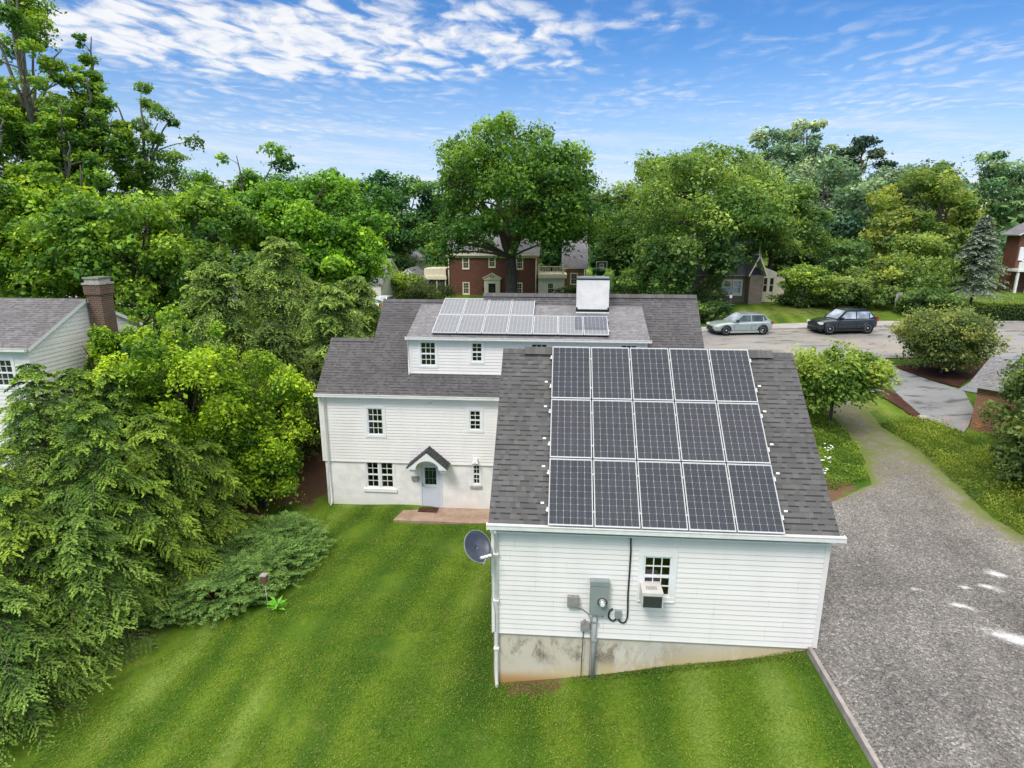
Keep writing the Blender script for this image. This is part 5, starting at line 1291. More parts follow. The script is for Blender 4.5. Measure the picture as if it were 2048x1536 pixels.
# neighbour house on the left with brick chimney
nb = thing('neighbour_house', 'white sided house with grey roof and vine grown chimney at the edge of the yard', 'house', (-24, 9.9, 1.5))
NX = -18.05; ny0, ny1, nz0, nze, nrs = 7.05, 12.75, -0.6, 7.42, 1.32
Wn = south(0, ny0)
nw = (-19.45, -18.72, 6.05, 7.0)
mb = MB(); siding(mb, Wn, -32, NX, nz0, nze, [nw, (-24, -23.2, 6.05, 7.0)], e=.15); siding(mb, east(NX, 0), ny0, ny1, nz0, nze, (), e=.15); gable_tri(mb, east(NX, 0), ny0, ny1, nze, nrs, e=.15); mb.wbox(Wn, NX - .12, NX + .02, nz0, nze, -.02, .025); mb.build('siding_wall', M['siding'], nb)
for q in (nw, (-24, -23.2, 6.05, 7.0)): window(nb, Wn, *q, trim=.1, open_room=False)
mb = MB(); gable_roof_x(mb, -32, NX, ny0, ny1, nze + .06, nrs, .14); mb.build('roof', [M['roof_neighbour'], M['trim']], nb)
mb = MB(); mb.box((-17.95, 9.98, 0.5), (-17.38, 10.64, 9.2)); mb.box((-18.00, 9.93, 8.95), (-17.33, 10.69, 9.32)); c_ = mb.build('chimney', M['brick_old'], nb)
mb = MB(); mb.box((-18.03, 9.90, 9.32), (-17.30, 10.72, 9.39)); mb.box((-17.95, 9.98, 9.39), (-17.38, 10.64, 9.54)); mb.build('chimney_crown', M['stone_light'], c_)
mb = MB(); mb.box((-17.99, 9.94, 9.54), (-17.34, 10.68, 9.60)); mb.build('chimney_cap', M['chrome'], c_)
gutter('gutter', -32.1, NX + .1, ny0 - .26, nze + .02, nb)
# brick garage of the neighbour at the right edge
ng = thing('neighbour_garage', 'orange brick garage with pale grey roof hidden in bushes at the edge of the drive', 'garage', (19.1, 16.0, 2.4))
mb = MB(); walls(mb, 19.1, 25, 16.0, 20.6, 1.8, 4.65); mb.build('brick_wall', M['brick_orange'], ng)
mb = MB(); slab(mb, [(18.8, 15.7, 4.65), (25.4, 15.7, 4.65), (25.4, 18.3, 5.6), (18.8, 18.3, 5.6)], .12); slab(mb, [(18.8, 18.3, 5.6), (25.4, 18.3, 5.6), (25.4, 20.9, 4.65), (18.8, 20.9, 4.65)], .12); mb.build('roof', [M['roof_low'], M['trim']], ng); ng.rotation_euler = (0, 0, R(-48))
# basketball hoop
hp = thing('basketball_hoop', 'basketball hoop on a black pole behind the white chimney', 'basketball hoop', (4.72, 56.3, 4.0))
z0 = Hs(4.72, 56.3)
mb = MB(); mb.tube([(4.72, 56.6, z0 - .1), (4.72, 56.6, 7.2), (4.72, 56.15, 7.7)], .06, 8); mb.build('pole', M['blackmetal'], hp)
mb = MB(); mb.box((4.12, 56.0, 7.32), (5.30, 56.04, 8.06)); bd = mb.build('backboard', M['darkglass'], hp)
for nm, (a, b, c, d) in (('outline', (4.12, 5.30, 7.32, 8.06)), ('target_square', (4.50, 4.92, 7.44, 7.80))):
    mb = MB(); s = .05
    mb.box((a, 55.985, c), (b, 55.999, c + s)); mb.box((a, 55.985, d - s), (b, 55.999, d)); mb.box((a, 55.984, c + s), (a + s, 55.998, d - s)); mb.box((b - s, 55.984, c + s), (b, 55.998, d - s)); mb.build(nm, M['trim'], bd)
mb = MB(); mb.tube([(4.71 + .23 * math.cos(a), 55.72 + .23 * math.sin(a), 7.42) for a in np.linspace(0, 2 * PI, 17)], .012, 5, cap=False); mb.build('rim', M['flower_orange'], hp)
mb = MB()
for i in range(12):
    a = i * PI / 6; mb.tube([(4.71 + .23 * math.cos(a), 55.72 + .23 * math.sin(a), 7.41), (4.71 + .13 * math.cos(a + .3), 55.72 + .13 * math.sin(a + .3), 7.02)], .010, 4)
mb.build('net', M['trim'], hp)
# timber fence below the hoop
fc = thing('fence', 'weathered post and rail fence by the basketball hoop', 'fence', (7, 53, 4.3))
for i in range(6):
    x_ = 4.5 + i * 1.1; z = Hs(x_, 53); mb = MB(); mb.box((x_ - .06, 52.94, z - .2), (x_ + .06, 53.06, z + 1.55)); mb.build('post', M['wood_grey'], fc)
for zz in (.5, 1.1, 1.42):
    mb = MB(); mb.box((4.45, 52.97, Hs(7, 53) + zz), (10.05, 53.0, Hs(7, 53) + zz + .09)); mb.build('rail', M['wood_grey'], fc)
# lantern post, iron rail, sign, yellow marker
lp = thing('lantern_post', 'black lantern post on the lawn behind the silver hatchback', 'lamp post', (14.2, 39.3, Hs(14.2, 39.3)))
b = Vector(lp.location)
mb = MB(); mb.tube([b - Vector((0, 0, .1)), b + Vector((0, 0, 1.45))], [.045, .035], 8); mb.build('post', M['blackmetal'], lp)
mb = MB(); mb.lathe([(.02, 1.45), (.10, 1.5), (.13, 1.78), (.02, 1.78)], b, 'z', 6, smooth=False); mb.build('lantern_glass', M['lamp_clear'], lp)
mb = MB(); mb.lathe([(.16, 1.78), (.05, 1.9), (0, 1.95)], b, 'z', 6, smooth=False); mb.build('lantern_roof', M['blackmetal'], lp)
hr = thing('iron_handrail', 'thin black iron handrail by the front steps near the roof edge', 'handrail', (12.05, 37, Hs(12.05, 37)))
b = Vector(hr.location)
mb = MB(); mb.tube([b, b + Vector((0, 0, 1.0)), b + Vector((-.5, 1.4, 1.25)), b + Vector((-.5, 1.4, .2))], .025, 6); mb.build('rail', M['blackmetal'], hr)
sg = thing('sign_board', 'grey leaning board half hidden in the shrubs behind the suv', 'board', (28.4, 41.6, Hs(28.4, 41.6)))
b = Vector(sg.location)
mb = MB(); mb.tube([b, b + Vector((0, 0, 1.6))], .04, 6); mb.build('post', M['conduit'], sg)
mb = MB(); f = lambda x, y, z: b + Vector((x + z * .12, y, z)); mb.box((-.22, -.06, 0.9), (.22, -.03, 1.75), 0, f); mb.build('board', simple('pale_grey_board', (.42, .43, .42), .6), sg)
ym = thing('marker_post', 'yellow marker post at the roof edge before the white parked car', 'post', (-15.1, 39.0, Hs(-15.1, 39.0)))
b = Vector(ym.location)
mb = MB(); mb.tube([b - Vector((0, 0, .1)), b + Vector((0.05, 0, 1.55))], [.16, .13], 8); mb.build('post', M['yellow'], ym)
mb = MB(); mb.lathe([(.15, 1.50), (.13, 1.66), (.0, 1.72)], b + Vector((.05, 0, 0)), 'z', 8); mb.build('post_cap', M['yellow'], ym)
# ------------------------------------------------------------------ vegetation kit
def unit(v): return v / (np.linalg.norm(v, axis=-1, keepdims=True) + 1e-9)

def leaf_mesh(name, P, Nn, T, L, Wd, C, mat, parent=None, loc=None, fold=0.0):
    """many small rhombic leaves: centre P, normal Nn, direction T, length L, width Wd, colour C"""
    n = len(P)
    T = unit(T - Nn * (T * Nn).sum(-1, keepdims=True)); B = np.cross(Nn, T)
    L = np.broadcast_to(np.asarray(L, float), (n,))[:, None]; Wd = np.broadcast_to(np.asarray(Wd, float), (n,))[:, None]
    dn = Nn * (L * fold)
    V = np.stack([P - T * L * 0.5 - dn, P + B * Wd * 0.5 - T * L * 0.08, P + T * L * 0.5 - dn, P - B * Wd * 0.5 - T * L * 0.08], 1).reshape(-1, 3)
    me = bpy.data.meshes.new(name)
    me.vertices.add(4 * n); me.vertices.foreach_set('co', V.astype(np.float32).ravel())
    me.loops.add(4 * n); me.loops.foreach_set('vertex_index', np.arange(4 * n, dtype=np.int32))
    me.polygons.add(n); me.polygons.foreach_set('loop_start', np.arange(0, 4 * n, 4, dtype=np.int32)); me.polygons.foreach_set('loop_total', np.full(n, 4, np.int32))
    me.update(calc_edges=True)
    at = me.attributes.new('Col', 'FLOAT_COLOR', 'POINT')
    c4 = np.ones((n, 4), np.float32); c4[:, :3] = np.clip(C, 0.001, 1)
    at.data.foreach_set('color', np.repeat(c4, 4, 0).ravel())
    me.materials.append(mat)
    return link_mesh(name, me, parent, loc)

def rdir(r, n):
    v = r.normal(size=(n, 3)); return unit(v)

def bez(p0, p1, p2, n): 
    t = np.linspace(0, 1, n)[:, None]; return (1 - t) ** 2 * p0 + 2 * t * (1 - t) * p1 + t * t * p2

def broadleaf(name, label, base, Hh, Rr, zb, seed, col, tip, leaf=0.30, n=26000, puffs=46, psize=(0.18, 0.30), trunk=0.3, fork=0.35, limbs=5, lean=(0, 0), bark=None, mat=None,
              group=None, flat=0.72, lobes=0.35, fill=0.45, droop=0.0, shape='round', branchy=1.0, cat='tree', sparse_top=0.0, pts=None, extra=()):
    """trunk and limbs grown to leaf clumps that fill an uneven crown envelope"""
    r = np.random.default_rng(seed)
    root = thing(name, label, cat, base, group)
    cz, rz = (zb + Hh) / 2, (Hh - zb) / 2
    lob = rdir(r, 9); lg = r.uniform(-lobes, lobes, 9)
    if pts is None:
        d = rdir(r, puffs * 4); d = d[d[:, 2] > -0.75][:puffs]
        k = len(d)
        g = 1 + (np.maximum(0, d @ lob.T - 0.5) * 2 * lg).sum(-1)
        rad = r.uniform(fill, 1.0, k) ** 0.6 * g
        C = np.stack([d[:, 0] * Rr * rad, d[:, 1] * Rr * rad, cz + d[:, 2] * rz * np.minimum(rad, 1.08)], -1)
        if shape == 'vase': C[:, :2] *= (0.45 + 0.55 * np.clip((C[:, 2:3] - zb) / (Hh - zb), 0, 1))
        if shape == 'cone': C[:, :2] *= np.clip(1.25 - 0.95 * (C[:, 2:3] - zb) / (Hh - zb), 0.12, 1)
        if shape == 'column': C[:, :2] *= np.clip(1.0 - 0.55 * ((C[:, 2:3] - zb) / (Hh - zb)) ** 2, 0.2, 1)
        pr = r.uniform(*psize, k) * Rr
        if sparse_top: pr *= 1 - sparse_top * np.clip((C[:, 2] - cz) / rz, 0, 1)
        C[:, 2] = np.minimum(C[:, 2], Hh - pr * 0.45)
    else:
        C = np.array([p[:3] for p in pts], float); pr = np.array([p[3] for p in pts], float); k = len(C)
    if len(extra):
        C = np.concatenate([C, np.array([e[:3] for e in extra], float)]); pr = np.concatenate([pr, [e[3] for e in extra]]); k = len(C)
    C[:, 0] += lean[0] * C[:, 2] / Hh; C[:, 1] += lean[1] * C[:, 2] / Hh
    # --- wood
    mb = MB(); fz = fork * Hh
    fp = np.array([lean[0] * fork, lean[1] * fork, fz])
    if trunk:
        mid = np.array([lean[0] * fork * 0.4 + r.normal() * trunk * 0.5, lean[1] * fork * 0.4 + r.normal() * trunk * .5, fz * 0.5])
        tp = bez(np.array([0, 0, -0.5]), mid, fp, 6)
        mb.tube(tp, [trunk * 1.35, trunk * 1.08, trunk, trunk * 0.95, trunk * 0.9, trunk * 0.85], 8)
        nodes = [fp]; nrad = [trunk * 0.8]
        ang0 = r.uniform(0, 6.28)
        for i in range(limbs):
            an = ang0 + 6.28 * i / limbs + r.normal() * 0.25
            reach = r.uniform(0.45, 0.75); up = r.uniform(0.45, 0.85)
            if i == 0: reach, up = 0.12, 0.9
            e = np.array([math.cos(an) * Rr * reach, math.sin(an) * Rr * reach, max(fz + (Hh - fz) * up, zb + 0.2)]); e[0] += lean[0] * e[2] / Hh; e[1] += lean[1] * e[2] / Hh
            c = fp + np.array([(e[0] - fp[0]) * 0.35, (e[1] - fp[1]) * 0.35, (e[2] - fp[2]) * 0.72])
            path = bez(fp, c, e, 9); path[1:-1] += r.normal(size=(7, 3)) * trunk * 0.25
            rr = np.linspace(trunk * 0.66, trunk * 0.14, 9); mb.tube(path, rr, 6)
            nodes += list(path[2:]); nrad += list(rr[2:])
        nodes = np.array(nodes); nrad = np.array(nrad)
        for i in range(k):
            q = C[i]; dd = np.linalg.norm(nodes - q, axis=1) + np.where(nodes[:, 2] > q[2] - 0.1, 3.0, 0)
            j = int(np.argmin(dd)); s = nodes[j]
            if branchy < 1 and r.random() > branchy: continue
            c = (s + q) / 2 + np.array([0, 0, 0.12 * np.linalg.norm(q - s)]) + r.normal(size=3) * 0.06 * np.linalg.norm(q - s)
            w0 = min(nrad[j] * 0.6, trunk * 0.22); mb.tube(bez(s, c, q, 5), np.linspace(w0, w0 * 0.3, 5), 5, cap=False)
        mb.v = [tuple(Vector(v) + Vector(base)) for v in mb.v]
        mb.build('trunk', bark or M['bark'], root)
    # --- leaves
    w = pr ** 2; cnt = np.maximum(20, (n * w / w.sum()).astype(int))
    idx = np.repeat(np.arange(k), cnt); m = len(idx)
    d = rdir(r, m); d[:, 2] = d[:, 2] * 0.9 + 0.12; d = unit(d)
    pl = rdir(r, k * 5).reshape(k, 5, 3); pg = r.uniform(-0.30, 0.45, (k, 5))
    bump = 1 + (np.maximum(0, np.einsum('ij,ikj->ik', d, pl[idx]) - 0.45) * 1.6 * pg[idx]).sum(-1)
    rad = (r.uniform(0.22, 1.0, m) ** 0.42) * bump * (1 + 0.10 * r.normal(size=m))
    # clumps are uneven ellipsoids, with loose sprigs reaching past them
    e3 = r.uniform(0.72, 1.38, (k, 3)); e3[:, 2] *= 0.9
    sprig = r.random(m) < 0.16
    spd = rdir(r, k * 6).reshape(k, 6, 3); pick = r.integers(0, 6, m)
    sd_ = spd[idx, pick]; sl = r.uniform(0.6, 1.75, m)
    d = np.where(sprig[:, None], unit(sd_ + 0.16 * r.normal(size=(m, 3)) / np.maximum(sl, .6)[:, None]), d); rad = np.where(sprig, sl, rad)
    off = d * e3[idx] * (rad * pr[idx])[:, None]; off[:, 2] *= flat
    if droop: off[:, 2] -= droop * (np.hypot(off[:, 0], off[:, 1]) / pr[idx]) ** 2 * pr[idx]
    P = C[idx] + off
    Nn = unit(0.55 * d + np.array([0, 0, 0.55]) + 0.55 * r.normal(size=(m, 3)))
    T = unit(r.normal(size=(m, 3)) + np.array([0, 0, -0.5]))
    pv = r.normal(size=k); lv = r.normal(size=m)
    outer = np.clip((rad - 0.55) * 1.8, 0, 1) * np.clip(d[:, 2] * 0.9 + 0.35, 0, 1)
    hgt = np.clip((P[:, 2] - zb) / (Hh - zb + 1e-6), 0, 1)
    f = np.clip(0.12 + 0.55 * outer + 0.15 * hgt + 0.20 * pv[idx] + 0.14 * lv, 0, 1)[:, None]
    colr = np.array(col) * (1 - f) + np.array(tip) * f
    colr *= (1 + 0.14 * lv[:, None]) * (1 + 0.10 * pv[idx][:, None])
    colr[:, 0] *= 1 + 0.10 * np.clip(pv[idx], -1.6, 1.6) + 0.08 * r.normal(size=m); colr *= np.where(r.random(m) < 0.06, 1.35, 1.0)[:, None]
    sz = leaf * np.clip(np.exp(0.38 * r.normal(size=m)) * 0.88, 0.4, 1.9)
    leaf_mesh('crown', P, Nn, T, sz, sz * 0.62, colr, mat or M['leaf'], root)
    return root

def conifer(name, label, base, Hh, Rr, seed, col, tip, zb=0.2, nbr=110, twigs=16, per=7, rise=0.25, droop=0.75, leaf=(0.11, 0.035), trunk=0.13, power=0.8, sag=0.5, twl=0.34, group=None, mat=None, top=0.02, lean=(0, 0), flatn=0.9):
    """whorled branches, each a flat drooping frond of twigs lined with leaflets"""
    r = np.random.default_rng(seed)
    root = thing(name, label, 'tree', base, group)
    mb = MB(); zt = np.linspace(-0.4, Hh * 0.97, 8)
    mb.tube([(lean[0] * z / Hh + 0.02 * math.sin(z), lean[1] * z / Hh, z) for z in zt], np.linspace(trunk, 0.015, 8), 7)
    PP, NN, TT, CC, LL = [], [], [], [], []
    for i in range(nbr):
        q = (i + r.uniform(0, 1)) / nbr
        z = zb + (Hh - zb) * (1 - (1 - q) ** 1.15) * 0.985
        an = i * 2.39996 + r.normal() * 0.3
        fr = 1 - z / Hh
        Lb = Rr * max(fr, top) ** power * r.uniform(0.68, 1.14) + 0.12
        dh = np.array([math.cos(an), math.sin(an), 0.0]); sd = np.array([-math.sin(an), math.cos(an), 0.0])
        o = np.array([lean[0] * z / Hh, lean[1] * z / Hh, z])
        ri = rise * r.uniform(0.5, 1.4); dr = droop * r.uniform(0.7, 1.3)
        s = np.linspace(0, 1, 7)
        path = o + dh * (Lb * s)[:, None] + np.array([0, 0, 1.0]) * (Lb * (ri * s - dr * s * s))[:, None]
        if Lb > 0.5: mb.tube(path, np.linspace(trunk * 0.22 * min(1, Lb), 0.006, 7), 4, cap=False)
        nt = max(4, int(twigs * (0.4 + 0.6 * min(1.0, Lb / Rr))))
        st = np.repeat(np.linspace(0.16, 1.0, nt), 2); sg = np.tile([-1.0, 1.0], nt)
        st = np.clip(st + r.normal(size=2 * nt) * 0.02, 0.1, 1)
        tl = Lb * twl * (1.05 - 0.75 * st) * r.uniform(0.7, 1.2, 2 * nt) + leaf[0] * 0.9
        p0 = o + dh * (Lb * st)[:, None] + np.array([0, 0, 1.0]) * (Lb * (ri * st - dr * st * st))[:, None]
        slope = ri - 2 * dr * st
        fw = unit(np.stack([dh[0] * np.ones(2 * nt), dh[1] * np.ones(2 * nt), slope], -1))
        td = unit(fw * 0.75 + sd * (sg * 0.85)[:, None] + r.normal(size=(2 * nt, 3)) * 0.12)
        m = per; qq = np.linspace(0.12, 1.0, m)
        pos = p0[:, None] + td[:, None] * (tl[:, None] * qq)[..., None]
        pos[..., 2] -= sag * (tl[:, None] * qq ** 2) 
        pos += r.normal(size=pos.shape) * leaf[0] * 0.13
        side = np.tile(np.where(np.arange(m) % 2, 1.0, -1.0), (2 * nt, 1))
        lt = unit(td[:, None] * 0.9 + np.cross(td, np.array([0, 0, 1.0]))[:, None] * (0.55 * side)[..., None] + np.array([0, 0, -0.30 - 0.3 * sag]) + r.normal(size=pos.shape) * 0.18)
        nn = unit(np.array([0, 0, flatn]) + dh * 0.25 + r.normal(size=pos.shape) * 0.38)
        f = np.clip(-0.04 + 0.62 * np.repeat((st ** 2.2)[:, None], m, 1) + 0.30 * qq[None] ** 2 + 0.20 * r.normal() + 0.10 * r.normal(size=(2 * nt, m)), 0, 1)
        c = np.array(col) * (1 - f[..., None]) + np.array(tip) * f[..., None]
        PP.append(pos.reshape(-1, 3)); NN.append(nn.reshape(-1, 3)); TT.append(lt.reshape(-1, 3)); CC.append(c.reshape(-1, 3))
    mb.v = [tuple(Vector(v) + Vector(base)) for v in mb.v]
    mb.build('trunk', M['bark'], root)
    P, Nn, T, C = (np.concatenate(a) for a in (PP, NN, TT, CC))
    sz = r.uniform(0.75, 1.3, len(P))
    leaf_mesh('crown', P, Nn, T, leaf[0] * sz, leaf[1] * sz, C, mat or M['needle'], root)
    return root

def place(root, x, y, s=1.0, rz=0.0, label=None, group=None, z=None, sz=None):
    root.location = (x, y, (Hs(x, y) if z is None else z) - 0.03); root.scale = (s, s, sz or s); root.rotation_euler = (0, 0, rz)
    if label: root['label'] = label
    if group: root['group'] = group
    return root
def at(x, y): return (x, y, Hs(x, y) - 0.05)

G_OAK, T_OAK = (0.024, 0.075, 0.012), (0.105, 0.225, 0.026)
G_YEL, T_YEL = (0.050, 0.105, 0.014), (0.205, 0.300, 0.036)
G_MAP, T_MAP = (0.024, 0.080, 0.010), (0.120, 0.260, 0.020)
G_DRK, T_DRK = (0.014, 0.042, 0.014), (0.050, 0.115, 0.028)
G_HAZ, T_HAZ = (0.068, 0.108, 0.074), (0.135, 0.200, 0.110)  # leaf colours with the distance haze already mixed in
G_LIM, T_LIM = (0.030, 0.082, 0.008), (0.155, 0.270, 0.015)
G_HEM, T_HEM = (0.024, 0.062, 0.014), (0.135, 0.230, 0.036)
G_FEA, T_FEA = (0.028, 0.060, 0.014), (0.125, 0.175, 0.045)

# ---- trees across the street
oak_pts = None
broadleaf('oak_tree', 'large spreading oak standing before the red brick colonial house', at(-4.9, 52), 18.9, 9.6, 4.4, 11, (0.020, 0.064, 0.012), (0.092, 0.190, 0.024), leaf=0.32, n=64000, puffs=112, psize=(0.13, 0.24), extra=[(-7.0, -2, 5.2, 1.5), (-5.4, -2.5, 6.5, 1.3), (5.2, -2.5, 6.6, 1.5), (2.6, -3, 7.6, 1.1), (-2.4, -3, 8.0, 1.1), (-7.6, -1, 6.0, 1.5), (-6.0, -2.2, 7.4, 1.6), (-8.6, 0, 7.6, 1.6), (-4.8, -2.4, 7.2, 1.2), (4.6, -2.5, 7.8, 1.5), (6.4, -1.5, 7.8, 1.6), (8.2, 0, 7.6, 1.6), (3.2, -3, 8.6, 1.4), (-3.6, -3, 8.8, 1.5)], trunk=0.62, fork=0.26, limbs=7, lobes=0.25, fill=0.35, group=None, sparse_top=0.35, droop=0.15)
broadleaf('shade_tree', 'dark leafy tree behind the white chimney and the basketball hoop', at(10.6, 62), 15.2, 5.6, 2.2, 12, (0.020, 0.055, 0.014), (0.085, 0.165, 0.030), leaf=0.34, n=20000, puffs=50, trunk=0.3, fork=0.3, psize=(0.2, 0.32))
broadleaf('willow_oak', 'wide pale green tree with exposed dark limbs before the cream gabled house', at(14.0, 48.5), 14.2, 8.6, 3.6, 13, (0.036, 0.084, 0.018), (0.125, 0.215, 0.048), leaf=0.26, n=48000, puffs=78, psize=(0.14, 0.26), trunk=0.42, fork=0.30, limbs=7, lobes=0.3, fill=0.42, bark=M['bark'], droop=0.2, flat=0.6)
broadleaf('shade_tree', 'low round dark tree overhanging the front windows of the cream gabled house', at(10.9, 44.5), 6.8, 4.0, 1.6, 14, (0.022, 0.056, 0.016), (0.085, 0.155, 0.036), leaf=0.28, n=20000, puffs=46, psize=(0.2, 0.34), trunk=0.2, fork=0.3, droop=0.2)
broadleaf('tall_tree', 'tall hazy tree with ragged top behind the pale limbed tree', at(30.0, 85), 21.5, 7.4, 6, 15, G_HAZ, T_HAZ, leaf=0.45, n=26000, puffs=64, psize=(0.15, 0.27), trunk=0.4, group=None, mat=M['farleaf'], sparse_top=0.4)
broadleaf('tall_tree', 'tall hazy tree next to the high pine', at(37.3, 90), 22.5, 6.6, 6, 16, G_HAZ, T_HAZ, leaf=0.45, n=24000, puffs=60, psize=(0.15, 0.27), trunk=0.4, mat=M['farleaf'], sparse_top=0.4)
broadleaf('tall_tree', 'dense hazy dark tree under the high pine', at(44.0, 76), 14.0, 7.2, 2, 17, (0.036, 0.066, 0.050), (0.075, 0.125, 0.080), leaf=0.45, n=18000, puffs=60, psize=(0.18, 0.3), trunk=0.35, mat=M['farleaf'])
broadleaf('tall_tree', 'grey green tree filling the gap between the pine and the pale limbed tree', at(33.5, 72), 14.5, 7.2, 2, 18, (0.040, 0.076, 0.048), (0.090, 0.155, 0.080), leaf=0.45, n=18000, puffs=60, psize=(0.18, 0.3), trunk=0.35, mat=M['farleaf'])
pp = [(0.2, 0, 18.2, 1.5), (-1.6, .3, 16.9, 1.35), (1.9, -.3, 16.6, 1.4), (3.5, 0.4, 15.2, 1.3), (-0.4, .8, 15.6, 1.0), (4.9, -.5, 13.4, 1.5), (3.2, .6, 12.6, 1.4), (-3.2, 0, 14.3, 1.3), (-2.4, 0.8, 11.2, 1.3), (1.6, -.7, 11.0, 1.2), (5.4, 0, 11.2, 1.4), (-3.6, .5, 9.2, 1.4), (4.0, .2, 9.0, 1.5), (0.2, .6, 8.3, 1.2), (6.0, .3, 8.6, 1.4)]
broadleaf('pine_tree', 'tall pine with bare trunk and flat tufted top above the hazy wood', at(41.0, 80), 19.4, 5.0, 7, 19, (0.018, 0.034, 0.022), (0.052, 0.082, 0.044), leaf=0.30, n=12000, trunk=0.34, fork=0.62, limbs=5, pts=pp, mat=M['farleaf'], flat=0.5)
for i, (x, y, h, rr, nm) in enumerate(((51.0, 92, 16.5, 4.4, 'thin topped tree beyond the yellow green tree, next to the pine'), (58.5, 95, 17.0, 5.0, 'rounded tree on the skyline behind the yellow green tree'), (66.5, 93, 18.0, 6.6, 'broad skyline tree behind the far brick house with white porch'), (74.0, 88, 17.0, 6, 'big tree beside the far brick house with white porch'))):
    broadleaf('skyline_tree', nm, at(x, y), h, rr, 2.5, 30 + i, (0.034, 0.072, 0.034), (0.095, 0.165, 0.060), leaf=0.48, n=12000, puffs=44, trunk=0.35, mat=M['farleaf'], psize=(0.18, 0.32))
broadleaf('maple_tree', 'rounded yellow green maple beyond the dark parked suv', at(40.6, 59), 12.6, 5.4, 2.0, 41, (0.040, 0.082, 0.018), (0.125, 0.190, 0.036), leaf=0.32, n=26000, puffs=64, psize=(0.17, 0.28), trunk=0.3)
broadleaf('maple_tree', 'smaller bushy tree in front of the yellow green maple', at(36.2, 55), 8.6, 3.6, 1.2, 42, (0.045, 0.086, 0.022), (0.150, 0.200, 0.050), leaf=0.3, n=15000, puffs=40, psize=(0.2, 0.32), trunk=0.2)
conifer('blue_spruce', 'blue grey spruce in front of the far brick house', at(37.7, 46.8), 8.0, 3.2, 43, (0.040, 0.062, 0.056), (0.130, 0.172, 0.165), zb=1.2, nbr=130, twigs=14, per=6, rise=0.1, droop=0.3, leaf=(0.24, 0.11), sag=0.15, trunk=0.14, power=0.85)
for i, (x, y, h, rr, nm, a, b) in enumerate((
    (27.4, 50, 5.6, 2.9, 'tall loose shrub behind the dark suv, beside the cream gabled house', (0.032, 0.076, 0.024), (0.110, 0.185, 0.050)),
    (29.4, 45.5, 4.2, 3.2, 'wide mixed shrub touching the roof of the dark suv', (0.034, 0.074, 0.018), (0.130, 0.195, 0.045)),
    (33.5, 48.5, 5.8, 2.9, 'bright topped shrub between the suv and the blue spruce', (0.036, 0.082, 0.020), (0.140, 0.215, 0.048)),
    (25.0, 43.2, 2.6, 2.4, 'low weedy shrub at the pavement behind the suv roof', (0.034, 0.070, 0.018), (0.120, 0.180, 0.042)),
    (30.3, 40.6, 2.2, 2.3, 'dark bushy shrub by the pavement between suv and hedge', (0.022, 0.056, 0.016), (0.075, 0.140, 0.032)),
    (23.6, 52.0, 4.4, 2.6, 'dark shrub next to the cream gabled house wall', (0.020, 0.046, 0.020), (0.064, 0.110, 0.040)))):
    broadleaf('shrub', nm, at(x, y), h, rr, 0.1, 50 + i, a, b, leaf=0.24, n=13000, puffs=34, psize=(0.24, 0.4), trunk=0.07, fork=0.2, cat='shrub', group='shrubs across the street')
broadleaf('shade_tree', 'rounded pale green tree beside the cream gabled house, over the parked suv bonnet', at(20.4, 49.5), 10.4, 3.9, 3.6, 59, (0.038, 0.086, 0.022), (0.130, 0.215, 0.050), leaf=0.26, n=22000, puffs=52, psize=(0.17, 0.3), trunk=0.22, droop=0.2)
broadleaf('small_maple', 'small light green tree against the cream gable wall', at(21.0, 42), 4.0, 1.9, 1.0, 60, (0.040, 0.088, 0.018), (0.155, 0.245, 0.042), leaf=0.2, n=8000, puffs=28, psize=(0.24, 0.4), trunk=0.07)
broadleaf('shrub', 'round clipped dark shrub under the front windows of the cream gabled house', at(13.2, 42.6), 2.1, 1.35, 0.0, 61, (0.014, 0.032, 0.012), (0.044, 0.076, 0.024), leaf=0.16, n=6000, puffs=26, psize=(0.35, 0.5), trunk=0.05, cat='shrub', lobes=0.1)
broadleaf('shrub', 'leggy shrub at the foot of the lantern post behind the silver hatchback', at(12.6, 37.4), 1.5, 1.1, 0.0, 62, (0.020, 0.050, 0.016), (0.070, 0.130, 0.036), leaf=0.16, n=4500, puffs=20, psize=(0.3, 0.5), trunk=0.04, cat='shrub')
broadleaf('shrub', 'green shrub beside the front steps by the roof edge', at(10.7, 37.0), 1.7, 1.0, 0.0, 63, (0.020, 0.054, 0.016), (0.080, 0.150, 0.036), leaf=0.16, n=4500, puffs=20, psize=(0.3, 0.5), trunk=0.04, cat='shrub')
broadleaf('shrub', 'low dark hedge plants along the cream gable wall', at(20.5, 43.4), 1.0, 2.0, 0.0, 64, (0.018, 0.044, 0.014), (0.060, 0.11, 0.03), leaf=0.16, n=4500, puffs=24, psize=(0.22, 0.36), trunk=0.04, cat='shrub', flat=0.6)
broadleaf('shrub', 'light green shrub beside the white chimney, in front of the fence', at(7.4, 47.0), 3.4, 2.0, 0.2, 65, (0.034, 0.080, 0.020), (0.130, 0.215, 0.045), leaf=0.2, n=8000, puffs=28, psize=(0.26, 0.4), trunk=0.06, cat='shrub')
broadleaf('shrub', 'low green shrubs under the basketball hoop fence', at(4.4, 50.0), 1.5, 2.2, 0.0, 66, (0.020, 0.050, 0.014), (0.085, 0.14, 0.03), leaf=0.2, n=5000, puffs=24, psize=(0.22, 0.36), trunk=0.04, cat='shrub', flat=0.6)
